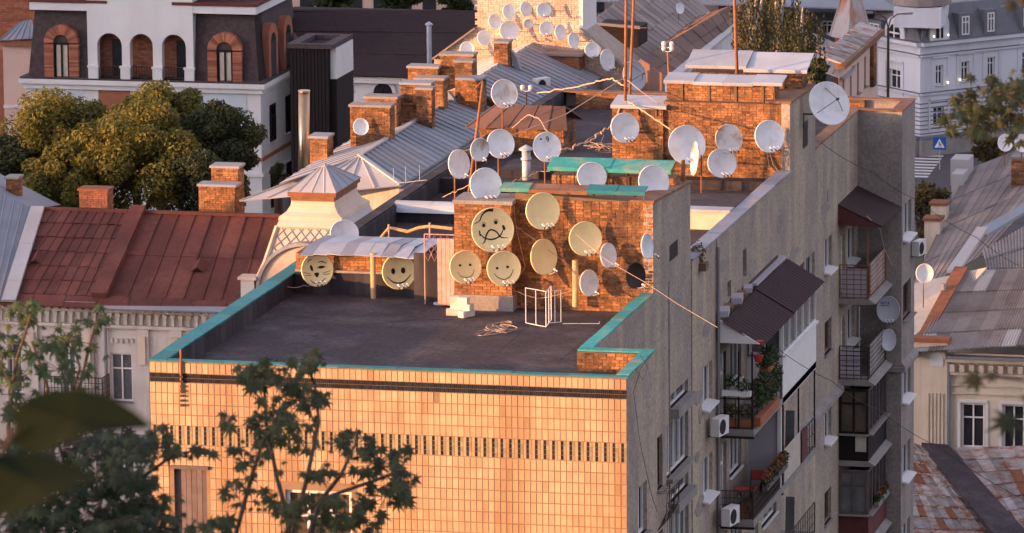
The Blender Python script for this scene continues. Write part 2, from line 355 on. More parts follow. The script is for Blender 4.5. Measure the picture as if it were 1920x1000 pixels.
def sheet_roof(parent, A, B, Cc, D, n, matn, m=1, th=.04, seam=.05, lift=.03, name='panel', seed=1, seamw=.05, alt=None, altp=.25):
    """roof slope A-B (eave) C-D (ridge, D above A) laid with n x m separate sheets; each sheet carries one upstanding seam"""
    rg = random.Random(seed); A, B, Cc, D = map(Vector, (A, B, Cc, D))
    N = (B-A).cross(D-A).normalized();  N = -N if N.z < 0 else N
    def P(u, v): return (A.lerp(B, u)).lerp(D.lerp(Cc, u), v)
    out = []
    for j in range(m):
        for i in range(n):
            u0, u1, v0, v1 = i/n, (i+1)/n, j/m, (j+1)/m
            if j: v0 -= .02/m
            up = N*(lift*rg.random()+.012*j)
            t = rg.random(); mb = MB(); mb.cur = t
            p = [P(u0, v0)+up, P(u1, v0)+up, P(u1, v1)+up*.4, P(u0, v1)+up*.4]
            e = [q-N*th for q in p]
            mb.add(e+p, [(0,3,2,1),(4,5,6,7),(0,1,5,4),(1,2,6,5),(2,3,7,6),(3,0,4,7)], t)
            if seam:
                s0, s1 = p[0], p[3]; wv = (p[1]-p[0]).normalized()*seamw
                mb.prism([s0, s0+wv, s1+wv, s1], N*seam, t)
            out.append(mb.build(name, alt if alt and rg.random() < altp else matn, parent))
    return out

# ================================================================ ground, street
def gh(x, y):
    """height of the land: a flat quarter with hills behind the camera and to the left"""
    h = -27.0
    def ss(t): t = min(1, max(0, t)); return t*t*(3-2*t)
    side = .35+.65*ss((x+75)/55)  # camera's hill cut down at left so the sun reaches the block
    back = [(-60, -27), (-85, -13), (-112, 6), (-136, 19), (-147, 27), (-150.4, 29.6), (-175, 26), (-400, 10)]
    if y < -60:
        for (ya, za), (yb, zb) in zip(back, back[1:]):
            if yb <= y <= ya: h = za+(zb-za)*(ya-y)/(ya-yb); break
        else: h = 10
        h = -27+(h+27)*side
    left = ss((-105-x)/95)*LEFT_SHADE_HILL*ss((330-y)/120)  # out-of-view rise, shaped to shade the low houses
    shade_hump = 13*math.exp(-((x+48)/30)**2-((y+152)/26)**2)  # out-of-view mound added to shade the near maples
    return max(h+shade_hump, -27+left)
LEFT_SHADE_HILL = 35.5  # height set by how much of the houses it shades
gm = MB(); xs = [-1500, -700, -420, -300, -240]+list(range(-220, 121, 10))+[160, 240, 400, 800, 1500]
ys = [-900, -400, -260, -200, -175, -165, -158, -153, -150.4, -147, -143, -136, -128, -120, -112, -104, -95, -85, -72, -60, -40, -20, 0, 20, 40, 70, 100, 130, 160, 200, 300, 450, 700, 1100, 2000]
gm.v = [V3(x, y, gh(x, y)) for y in ys for x in xs]; nx = len(xs)
gm.f = [(j*nx+i, j*nx+i+1, (j+1)*nx+i+1, (j+1)*nx+i) for j in range(len(ys)-1) for i in range(nx-1)]
struct(gm, 'ground', 'earth')

# ================================================================ the tiled apartment block
GZ = -27.0; WX = -1.85; BL = -14.0
block = thing('apartment_block', (-7, 26, GZ), 'tall apartment block with cream tiled front wall and many dishes on its roof', 'building')
X_, Y_, Z_ = V3(1,0,0), V3(0,1,0), V3(0,0,1)
ZT = -.03
# --- front wall and its tiles
w1 = at(326, 878, 0); w1b = at(387, 878, 0); w2 = at(535, 918, 0); w2b = at(659, 918, 0)
FH = [(w1.x-BL, w1b.x-BL, -5.0-GZ-1.3, w1.z-GZ), (w2.x-BL, w2b.x-BL, -6.0-GZ, w2.z-GZ)]
FH += [(a, b, c-3*k, d-3*k) for (a, b, c, d) in FH for k in range(1, 7)]
mb = MB(); wall_holes(mb, (BL, 0, GZ), X_, Z_, -Y_, 14, ZT-GZ, FH, .22); front = mb.build('front_wall', 'grout', block)
rg = random.Random(3)
TW, TH = .175, .317
rows = [(-.05, -.365)]+[(-.63-TH*k, -.63-TH*(k+1)) for k in range(4)]
z = -2.46
while z-TH > -12: rows.append((z, z-TH)); z -= TH
def in_hole(u0, u1, z0, z1):
    return any(h[0]-.02 < u1 and h[1]+.02 > u0 and h[2]-.02 < z1-GZ and h[3]+.02 > z0-GZ for h in FH)
tile_me = {}
def tile(mbt, u0, u1, z0, z1, d, t, b=.006):
    x0, x1 = BL+u0, BL+u1
    v = [(x0,0,z0),(x1,0,z0),(x1,0,z1),(x0,0,z1),(x0+b,-d,z0+b),(x1-b,-d,z0+b),(x1-b,-d,z1-b),(x0+b,-d,z1-b)]
    mbt.add(v, [(4,5,6,7),(0,1,5,4),(1,2,6,5),(2,3,7,6),(3,0,4,7)], t)
rest = MB(); single_n = 0
for ri, (zt, zb) in enumerate(rows):
    for c in range(80):
        u0, u1 = c*TW+.007, (c+1)*TW-.007
        if in_hole(u0, u1, zb, zt): continue
        t = min(1, max(0, rg.gauss(.5, .22)));  t = t*.3 if rg.random() < .03 else (1.15 if rg.random() < .03 else t)
        d = .012+.006*rg.random()
        if single_n < 300 and ri in (0, 1, 2, 3):
            if rg.random() < .004: continue
            one = MB(); tile(one, u0, u1, zb+.012, zt-.012, d, t); one.build('tile', 'tile', front); single_n += 1
        else: tile(rest, u0, u1, zb+.012, zt-.012, d, t)
o = rest.build('tile_field', 'tile', front); o['kind'] = 'stuff'
dk = MB(); ol = MB(); br = MB()
for r in range(2):                                             # dark band of small tiles under the top row
    z1 = -.372-r*.13
    for c in range(240): tile(dk, c*.0583+.003, (c+1)*.0583-.003, z1-.121, z1, .012, rg.random(), .003)
for c in range(56):                                            # patterned band: dark, olive and cream uprights
    for r in range(4):
        z1 = -1.905-r*.138; u = c*.25
        tile(br, u+.004, u+.085, z1-.132, z1, .013, rg.gauss(.55, .15), .003)
        tile(dk, u+.09, u+.158, z1-.126, z1, .013, rg.random(), .003)
        tile(ol, u+.164, u+.246, z1-.136, z1, .012, rg.random(), .003)
for m_, n_, k_ in ((dk, 'dark_tiles', 'tile_dark'), (ol, 'olive_tiles', 'tile_olive'), (br, 'cream_upright_tiles', 'tile')):
    o = m_.build(n_, k_, front); o['kind'] = 'stuff'
# boarded window and the three-light window
for k in range(3):
    z0, z1 = FH[0][2]+GZ-3*k, FH[0][3]+GZ-3*k; x0, x1 = FH[0][0]+BL, FH[0][1]+BL
    mb = MB(); mb.box(x0-.07, x1+.07, -.09, .0, z1+.002, z1+.1); mb.box(x0+.003, x1-.003, .16, .2, z0+.003, z1-.003); f = mb.build('boarded_window', 'wood_grey', block)
    n = 6
    for i in range(n):
        p = MB(); a = x0+.01+(x1-x0-.02)*i/n; p.box(a+.006, a+(x1-x0-.02)/n-.006, .11+.01*rg.random(), .155, z0+.01, z1-.015-.02*rg.random(), rg.random()); p.build('plank', 'wood_grey', f)
    z0, z1 = FH[1][2]+GZ-3*k, FH[1][3]+GZ-3*k; x0, x1 = FH[1][0]+BL, FH[1][1]+BL
    window(block, (x0, 0, z0), X_, Z_, -Y_, x1-x0, z1-z0, .2, (2, 1), 'glass_warm', 'white_paint', 'concrete', .1)
# --- the other walls
def side_holes(lst): return [(a-3.95, b-3.95, c-GZ, d-GZ) for a, b, c, d in lst]
SW = []                                                        # (y0,y1,z0,z1, kind)
for k in range(6):
    d = -3.0*k
    SW += [(15.25, 18.05, -4.1+d, -3.68+d, 'trans'), (14.65, 18.05, -6.2+d, -4.52+d, 'strip'), (13.2, 14.0, -6.25+d, -4.6+d, 'dark')]
    SW += [(20.3, 22.0, -5.2+d, -3.85+d, 'narrow')]
    if k == 0: SW += [(37.4, 40.9, -4.55, -3.65, 'wide')]
    SW += [(42.95, 44.4, -4.85+d-(.25 if k > 1 else 0), -3.65+d-(.25 if k > 1 else 0), 'plain' if k in (1, 3) else 'sash')]
    SW += [(23.4, 24.4, -6.28+d, -4.0+d, 'door'), (24.9, 27.0, -5.4+d, -4.0+d, 'wide'), (29.0, 30.0, -6.28+d, -4.0+d, 'door'), (30.6, 33.4, -5.4+d, -4.0+d, 'wide')]
    SW += [(46.4, 47.3, -6.28+d, -4.1+d, 'door'), (47.7, 49.3, -5.4+d, -4.1+d, 'sash')]
s1 = onX(1393, 470, WX); s1b = onX(1393, 524, WX); SW += [(s1.y, s1.y+.65, s1b.z, s1.z, 'slot')]
s2 = onX(1364, 530, WX); s2b = onX(1364, 562, WX); SW += [(s2.y, s2.y+.65, s2b.z, s2.z, 'slot')]
mb = MB(); wall_holes(mb, (WX, 3.95, GZ), Y_, Z_, X_, 50-3.95, ZT-GZ, side_holes([s[:4] for s in SW]), .2)
side = mb.build('side_wall', 'stucco', block)
for (a, b, c, d, kd) in SW:
    if c < -17: kd2 = kd
    A = (WX, a, c); ww, hh = b-a, d-c
    if kd == 'trans': window(block, A, Y_, Z_, X_, ww, hh, .2, (1, 0), 'glass', 'white_paint', 'concrete', .05, .28, sillh=.3)
    elif kd == 'strip': window(block, A, Y_, Z_, X_, ww, hh, .2, (3, 0), 'glass_pale' if rg.random() > .5 else 'glass', 'white_paint', 'concrete', .06, .2, sillh=.12)
    elif kd == 'narrow': window(block, A, Y_, Z_, X_, ww, hh, .2, (1, 0), 'glass_pale', 'white_paint', 'white_paint', .09, .24, slope=True, sillh=.03)
    elif kd == 'sash': window(block, A, Y_, Z_, X_, ww, hh, .2, (1, 0), 'glass', 'white_paint', 'white_paint', .07, .24, slope=True, sillh=.03)
    elif kd == 'plain': window(block, A, Y_, Z_, X_, ww, hh, .2, (1, 0), 'glass_warm', 'wood', 'concrete', .07, .1)
    elif kd == 'wide': window(block, A, Y_, Z_, X_, ww, hh, .2, (2, 0), 'glass', 'white_paint', 'white_paint', .07, .08)
    elif kd == 'door': window(block, A, Y_, Z_, X_, ww, hh, .2, (0, 1), 'glass', 'white_paint', None, .12, name='balcony_door')
    elif kd == 'dark': window(block, A, Y_, Z_, X_, ww, hh, .2, (0, 1), 'glass', 'black_wood', 'concrete', .07, .12, name='balcony_door')
    else:
        g = MB(); g.box(WX-.21, WX-.19, a+.004, b-.004, c+.004, d-.004); g.build('vent_slot', 'black', block)
# bay beside the tiled wall
BH = []
for k in range(6):
    p = onX(1196, 917, 0); BH.append((p.y, p.y+1.25, -5.0-3*k, p.z-3*k))
mb = MB(); wall_holes(mb, (0, 0, GZ), Y_, Z_, X_, 3.95, ZT-GZ, [(a, b, c-GZ, d-GZ) for a, b, c, d in BH], .2)
mb.quad((0, 3.95, GZ), (WX, 3.95, GZ), (WX, 3.95, ZT), (0, 3.95, ZT)); mb.build('bay_wall', 'stucco', block)
for a, b, c, d in BH: window(block, (0, a, c), Y_, Z_, X_, b-a, d-c, .2, (1, 0), 'glass', 'white_paint', 'concrete', .07)
# far bay
FX = -.2; EH = []
for k in range(7):
    dz = -3*k-(.12 if k > 1 else 0); EH.append((50.3, 52.2, -4.9+dz, -3.58+dz))
mb = MB(); wall_holes(mb, (FX, 50, GZ), Y_, Z_, X_, 3.0, ZT-GZ, [(a-50, b-50, c-GZ, d-GZ) for a, b, c, d in EH], .2)
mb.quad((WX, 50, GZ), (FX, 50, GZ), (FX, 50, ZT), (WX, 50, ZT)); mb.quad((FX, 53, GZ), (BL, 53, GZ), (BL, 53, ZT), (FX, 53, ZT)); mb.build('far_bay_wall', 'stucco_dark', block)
for i, (a, b, c, d) in enumerate(EH):
    window(block, (FX, a, c), Y_, Z_, X_, b-a, d-c, .2, (1, 0), 'glass' if i % 2 else 'glass_pale', 'wood' if i == 1 else 'white_paint', 'concrete' if i == 1 else 'white_paint', .07, .24, slope=(i != 1), sillh=.03)
mb = MB(); mb.quad((BL, 53, GZ), (BL, 0, GZ), (BL, 0, ZT), (BL, 53, ZT)); mb.build('left_wall', 'stucco', block)
# string course and the thicker wall under it
mb = MB(); mb.box(WX, WX+.22, 34.6, 45.88, -9.72, -9.55); mb.prism([(WX, 34.6, -9.55), (WX+.22, 34.6, -9.55), (WX, 34.6, -9.4)], (0, 11.28, 0))
mb.box(WX-.05, FX+.16, 49.84, 50, -9.75, -9.58); mb.box(FX, FX+.16, 50, 53.1, -9.75, -9.58); mb.prism([(FX, 50, -9.58), (FX+.16, 50, -9.58), (FX, 50, -9.42)], (0, 3.1, 0)); mb.build('string_course', 'concrete', block)
# repaired patches of render, a hair proud of the wall
rgw = random.Random(17)
for i in range(16):
    y0, z0 = rgw.choice([rgw.uniform(19, 34), rgw.uniform(34.5, 44)]), rgw.uniform(-3.3, -.4)
    if i > 9: y0, z0 = rgw.uniform(18.6, 20.0), rgw.uniform(-12, -3.5)
    w_, h_ = rgw.uniform(.5, 1.8), rgw.uniform(.25, .7); pts = [(WX, y0+w_*(.5+.5*math.cos(a)*rgw.uniform(.75, 1.1)), z0+h_*(.5*math.sin(a)*rgw.uniform(.7, 1.1))) for a in [k*math.pi/5 for k in range(10)]]
    mb = MB(); mb.prism(pts, (.006+.0007*i, 0, 0)); mb.build('render_patch', 'stucco_dark' if i % 2 else 'concrete', side)
# vertical joints and rain pipe on the side wall
for y in (15.0, 18.55, 22.7):
    mb = MB(); mb.box(WX, WX+.03, y, y+.07, -20, -.05); mb.build('joint_strip', 'stucco_dark', block)
mb = MB(); mb.tube([(WX+.09, 22.6, -.3), (WX+.09, 22.6, -20)], .05, 6); mb.build('rain_pipe', 'galv_dark', block)
# --- roof deck and parapets
DZ = -.6
mb = MB(); mb.quad((-13.5, .3, DZ), (WX, .3, DZ), (WX, 53, DZ), (-13.5, 53, DZ)); mb.quad((WX, .3, DZ), (-.4, .3, DZ), (-.4, 3.5, DZ), (WX, 3.5, DZ)); mb.build('roof_deck', 'bitumen', block)
rgd = random.Random(9)
for i in range(11):                                            # the felt strips of the terrace, lapped
    mb = MB(); x0 = -13.44+i*1.04; l = .006+.0025*(i % 2); mb.box(x0, x0+1.06, .35, 12.1, DZ-.01, DZ+l); mb.build('felt_strip', 'bitumen', block)
mb = MB()
mb.box(BL+.001, -13.5, .001, 53, DZ-.1, ZT)                    # left
mb.build('left_parapet', 'bitumen_wall', block)
mb = MB(); mb.box(-13.5, -.001, .001, .28, DZ-.1, ZT); mb.build('front_parapet', 'bitumen_wall', block)
mb = MB(); mb.box(-.42, -.001, .28, 3.5, DZ-.1, ZT); mb.box(-2.25, WX-.001, 3.951, 12.7, DZ-.1, ZT); mb.box(-2.25, WX-.001, 18.5, 50, DZ-.1, ZT); mb.box(-2.25, FX-.001, 52.6, 53, DZ-.1, ZT); mb.box(-.6, FX-.001, 50.4, 52.6, DZ-.1, ZT); mb.box(-2.25, FX-.001, 50.001, 50.4, DZ-.1, ZT); mb.build('right_parapet', 'concrete', block)
mb = MB(); mb.box(-2.2, -.42, 3.52, 3.949, DZ-.1, ZT); c = mb.build('return_parapet', 'mortar', block)
bricks(c, (-2.2, 3.52, DZ), X_, Z_, -Y_, 1.78, .56, 'brick', seed=4)
mb = MB(); mb.box(-13.0, -2.0, 52.4, 52.99, DZ, .0); c = mb.build('rear_parapet', 'mortar', block)
bricks(c, (-13.0, 52.4, DZ), X_, Z_, -Y_, 11, .6, 'brick', seed=5)
def coping(p0, p1, wdt, matn, step=1.3, th=.05, side=0):
    """lapped coping sheets from p0 to p1, each its own piece, slightly uneven"""
    p0, p1 = Vector(p0), Vector(p1); d = p1-p0; n = max(1, int(d.length/step)); e = d.normalized(); s_ = V3(-e.y, e.x, 0)
    for i in range(n):
        a, b = p0+d*(i/n), p0+d*((i+1)/n)+e*.03; j = rgd.uniform(-.012, .012); t = rgd.uniform(-.012, .014)
        mb = MB(); mb.cur = rgd.random(); mb.obox((a+b)/2+Z_*(th/2+.003*(i % 2)+abs(t))+s_*j, (b-a)/2, s_*(wdt/2), Z_*(th/2)+s_*t*.3); mb.build('coping', matn, block)
coping((BL+.24, -.02, -.03), (BL+.24, 18, -.03), .5, 'teal_paint')
coping((-13.5, .1, -.03), (.02, .1, -.03), .3, 'teal_paint', 1.6, .035)
coping((-.16, .26, -.03), (-.16, 4.0, -.03), .36, 'green_paint', 1.2)
coping((-2.2, 3.74, -.028), (-.34, 3.76, -.028), .38, 'green_paint', .9)
coping((-2.03, 4.0, -.03), (-2.03, 12.66, -.03), .38, 'green_paint', 1.4)
coping((-2.04, 18.6, -.03), (-2.04, 36, -.03), .5, 'galv_dull', 1.5)
coping((-2.04, 41.0, -.03), (-2.04, 50, -.03), .46, 'brown_rust', 1.5)
coping((-2.2, 50.2, -.028), (-.55, 50.2, -.028), .46, 'brown_rust', 1.0)
coping((-.4, 50.0, -.024), (-.4, 53.0, -.024), .46, 'brown_rust', 1.5)
coping((-13.9, 52.8, -.02), (-.62, 52.8, -.02), .5, 'brown_rust', 1.8)
coping((BL+.24, 18, -.03), (BL+.24, 53, -.03), .4, 'bitumen_wall', 2.5)

# --- stair head beside the terrace (brick front, rendered side)
sh = MB(); sh.box(-6.13, -1.86, 12.72, 18.5, DZ, 2.4)
sh.prism([(-6.13, 12.72, 2.4), (-1.86, 12.72, 2.4), (-1.86, 12.72, 2.78), (-6.13, 12.72, 2.98)], (0, .5, 0)); sh = sh.build('stair_head', 'mortar', block)
bricks(sh, (-6.13, 12.72, DZ), X_, Z_, -Y_, 4.28, 3.4, 'brick', seed=11)
mb = MB(); mb.prism([(WX, 12.71, -.03), (WX, 18.5, -.03), (WX, 18.5, 2.45), (WX, 12.71, 2.8)], (-.3, 0, 0))
o = mb.build('side_render', 'stucco', sh); o2 = MB(); p = onX(1255, 462, WX); o2.box(WX-.1, WX+.004, p.y, p.y+1.3, p.z-.5, p.z); o2.build('vent_hole', 'black', sh)
mb = MB(); mb.prism([(WX+.05, 12.6, 2.8), (WX+.05, 18.6, 2.45), (WX+.05, 18.6, 2.52), (WX+.05, 12.6, 2.88)], (-.75, 0, 0)); mb.build('sloped_coping', 'brown_rust', sh)
brick_block(block, -7.93, -6.14, 12.2, 13.6, -.12, 2.68, faces='fr', name='brick_pier', seed=21, cap=True, capover=.04, caph=.12)
mb = MB(); mb.box(-7.98, -6.1, 12.14, 13.6, DZ, -.12); mb.build('pier_base', 'concrete', block)
# sheet covers on bars over the flues
def cover(name, x0, x1, y0, y1, z0, z1, matn, n, nb=6, base=None, barm='iron', tilt=0):
    """tilted sheet cover from (y0,z0) front edge to (y1,z1), on little bars"""
    mb0 = MB(); mb0.bar((x0+.1, y0+.1, z0-.04), (x1-.1, y0+.1, z0-.04), .03); c = mb0.build(name, barm, block)
    for i in range(nb):
        x = x0+(x1-x0)*(i+.5)/nb
        for yy, zz in (((y0+y1)/2, (z0+z1)/2), (y0+.12, z0+.01)):
            mb0 = MB(); mb0.tube([(x, yy, base), (x, yy, zz)], .022, 5); mb0.build('bar', barm, c)
    for i in range(n):
        a, b = x0+(x1-x0)*i/n, x0+(x1-x0)*(i+1)/n+.03; t = rgd.uniform(-.02, .02); mm = matn[i % len(matn)] if isinstance(matn, list) else matn
        mb = MB(); mb.cur = rgd.random()
        P = [(a, y0, z0+t+tilt*i), (b, y0, z0+t+tilt*i), (b, y1, z1+t+tilt*i), (a, y1, z1+t+tilt*i)]; mb.prism(P, (0, 0, .025)); mb.prism([P[0], P[1], (b, y0+.015, z0+t-.09+tilt*i), (a, y0+.015, z0+t-.09+tilt*i)], (0, .02, 0)); mb.build('sheet', mm, c)
    return c
a = at(940, 350, 13.0); b = at(1210, 352, 13.0)
cover('flue_cover', a.x, b.x, 12.75, 13.3, a.z-.04, a.z+.06, ['green_paint', 'brown_rust', 'brown_rust', 'teal_paint', 'teal_paint'], 5, 7, 2.9)
a = at(1027, 314, 17.0); b = at(1257, 316, 17.0)
cover('flue_cover', a.x, b.x, 16.9, 17.7, a.z, a.z+.2, 'green_paint', 4, 7, 2.4)
brick_block(block, a.x+.1, b.x+.1, 17.1, 17.9, 2.4, a.z-.25, faces='fr', name='flue_stack', seed=25)

# --- second stair head
s2_ = MB(); s2_.box(-6.27, -1.86, 36.02, 41, DZ, 2.3); s2_ = s2_.build('stair_head', 'mortar', block)
bricks(s2_, (-6.27, 36.02, DZ), X_, Z_, -Y_, 4.42, 2.9, 'brick', seed=31)
mb = MB(); mb.prism([(WX, 36.0, -.03), (WX, 41, -.03), (WX, 41, 2.2), (WX, 36.0, 2.34)], (-.3, 0, 0)); mb.build('side_render', 'stucco', s2_)
p = onX(1505, 275, WX); q = MB(); q.box(WX-.1, WX+.004, p.y, p.y+1.0, p.z-.1, p.z+.8); q.build('vent_hole', 'black', s2_)
mb = MB(); mb.prism([(WX+.05, 35.95, 2.34), (WX+.05, 41.05, 2.2), (WX+.05, 41.05, 2.28), (WX+.05, 35.95, 2.42)], (-.9, 0, 0)); mb.build('sloped_coping', 'brown_rust', s2_)
p = at(1250, 165, 36.4); q = at(1452, 165, 36.4)
brick_block(block, p.x, q.x, 36.4, 37.3, 2.3, 2.98, faces='fr', name='flue_stack', seed=33)
for i in range(4):
    g = MB(); x = p.x+(q.x-p.x)*(.13+.25*i); g.box(x, x+.09, 36.36, 36.45, 2.3, 2.98); g.build('flue_divider', 'mortar', block)
a = at(1245, 152, 36.3); b = at(1466, 154, 36.3); cover('flue_cover', a.x, b.x, 36.2, 37.2, a.z, a.z+.14, 'galv', 4, 6, 2.9)
p = at(1292, 150, 39.5); q = at(1502, 150, 39.5); a = at(1285, 126, 39.3); b = at(1512, 128, 39.3)
brick_block(block, p.x, q.x, 39.6, 40.6, 2.3, a.z-.22, faces='fr', name='flue_stack', seed=35)
cover('flue_cover', a.x, (a.x+b.x)/2-.02, 39.3, 40.7, a.z+.06, a.z+.42, 'galv', 2, 4, a.z-.3); cover('flue_cover', (a.x+b.x)/2-.08, b.x, 39.25, 40.7, a.z-.05, a.z+.36, 'galv', 2, 4, a.z-.3)
a = at(1150, 200, 36.0); brick_block(block, -8.07, -6.28, 35.9, 37.0, DZ, a.z, faces='fr', name='brick_pier', seed=37)
a = at(1145, 200, 35.8); b = at(1248, 200, 35.8); cover('pier_cover', a.x, b.x, 35.75, 37.0, a.z+.02, a.z+.2, 'galv', 2, 3, a.z-.3)
# dark box standing for the shadow at the foot of the second stair head
mb = MB(); mb.box(-6.3, -2.3, 35.2, 36.0, DZ, -.28); mb.build('ledge_shadow', 'bitumen_wall', block)
# low roof hatch with a pale front
mb = MB(); mb.box(-5.6, -2.3, 27.4, 30.6, DZ, .0); h = mb.build('roof_hatch', 'peach_panel', block)
mb = MB(); mb.box(-5.7, -2.28, 27.3, 28.0, .0, .08); mb.build('hatch_edge', 'galv', h)
mb = MB(); mb.box(-5.7, -2.28, 28.0, 30.7, .0, .05); mb.build('hatch_cover', 'bitumen', h)
mb = MB(); mb.box(-4.6, -2.5, 21.0, 21.8, DZ, -.25); mb.build('roof_curb', 'brown_rust', block)
# low brick structure under a rusty sheet roof
a = at(882, 282, 42); b = at(1062, 282, 42)
rb = brick_block(block, a.x+.35, b.x-.1, 42.0, 44.0, DZ, .35, faces='fr', name='machine_room', seed=41)
ridge = .75
for (p, q, r, s, tn) in (((a.x-.1, 41.7, .3), (b.x+.1, 41.7, .3), (b.x-.25, 43, ridge+.2), (a.x+.7, 43, ridge+.2), 0),):
    sheet_roof(rb, p, q, r, s, 5, 'brown_roof', seam=.02)
sheet_roof(rb, (b.x+.1, 44.4, .3), (a.x-.1, 44.4, .3), (a.x+.7, 43, ridge+.2), (b.x-.25, 43, ridge+.2), 5, 'brown_roof', seam=.02)
# low store beside the terrace with a crumpled sheet roof
sx0, sx1 = -13.45, -9.55
st = brick_block(block, sx0, sx1, 14.0, 16.3, .12, .66, faces='fr', name='roof_store', seed=45)
mb = MB(); mb.box(sx0-.02, sx1+.03, 13.94, 16.3, DZ, .12); mb.build('store_base', 'bitumen_wall', st)
mb = MB(); mb.box(sx0, sx1+.05, 13.86, 14.0, .1, .17); mb.build('store_ledge', 'concrete', st)
n = 9; zf = at(680, 481, 13.35).z; zk = at(680, 460, 14.3).z
for i in range(n):
    qa, qb = at(566, 470, 13.6).x, at(792, 470, 13.6).x; a_, b_ = qa+(qb-qa)*i/n, qa+(qb-qa)*(i+1)/n+.02; f0, f1 = rgd.uniform(-.05, .05), rgd.uniform(-.05, .05)
    e = .2*math.sin(math.pi*(i+.5)/n)**.6-.14
    mb = MB(); mb.cur = rgd.random()
    mb.prism([(a_, 13.35+f0, zf+f0*.6+e*.3), (b_, 13.35+f1, zf+f1*.6+e*.3), (b_, 14.3, zk+e), (a_, 14.3, zk+e)], (0, 0, .02)); mb.prism([(a_, 14.3, zk+e), (b_, 14.3, zk+e), (b_, 16.4, zk-.12), (a_, 16.4, zk-.12)], (0, 0, .02)); mb.build('sheet', 'galv' if i % 3 else 'galv_dull', st)
# low wall with a rounded metal cap further back
a = at(736, 395, 27.0); b = at(852, 398, 27.0)
mb = MB(); mb.box(-13.5, b.x+.4, 27.0, 27.5, DZ, a.z-.02); lw = mb.build('cross_wall', 'bitumen_wall', block)
for i in range(2):
    x0 = -13.6+(b.x+.5+13.6)*i/2; x1 = -13.6+(b.x+.5+13.6)*(i+1)/2
    mb = MB(); pts = [(x0, 27.25+.42*math.cos(t), a.z-.03+.34*math.sin(t)) for t in [math.pi*k/8 for k in range(9)]]; mb.cur = .4+.3*i; mb.prism(pts, (x1-x0+.02, 0, 0)); mb.build('rounded_cap', 'galv', lw)
# low dark curbs that break up the big roof
mb = MB(); mb.box(-13.5, -9.2, 33.0, 33.4, DZ, -.1); mb.build('roof_curb', 'bitumen_wall', block)
mb = MB(); mb.box(-11.6, -9.6, 33.6, 36.0, DZ, .15); mb.build('vent_box', 'bitumen_wall', block)
mb = MB(); mb.box(-9.0, -6.3, 27.0, 30.0, DZ, .2); mb.build('vent_box', 'bitumen_wall', block)

# --- balconies on the side wall
def rail(parent, pts, zb, h, nbar, vert=True, matn='iron', nh=3, r=.014, name='railing'):
    mb = MB()
    for (a, b) in zip(pts, pts[1:]):
        a, b = Vector((*a, zb)), Vector((*b, zb)); L = (b-a).length
        mb.tube([a+Z_*h, b+Z_*h], r*1.6, 5); mb.tube([a+Z_*.06, b+Z_*.06], r*1.2, 5)
        n = max(2, int(L*nbar))
        for i in range(n+1): p = a.lerp(b, i/n); mb.tube([p, p+Z_*h], r if i % n else r*1.7, 4)
        for k in range(nh): mb.tube([a+Z_*h*(k+1)/(nh+1), b+Z_*h*(k+1)/(nh+1)], r, 4)
    return mb.build(name, matn, parent)
OX = -.65
def slab(y0, y1, zt, ox=OX, matn='concrete'):
    mb = MB(); mb.box(WX, ox, y0, y1, zt-.22, zt); b_ = mb.build('balcony', matn, block)
    mb = MB(); mb.box(WX, ox+.02, y0-.03, y0+.05, zt-.3, zt-.22); mb.build('drip_edge', 'black', b_); return b_
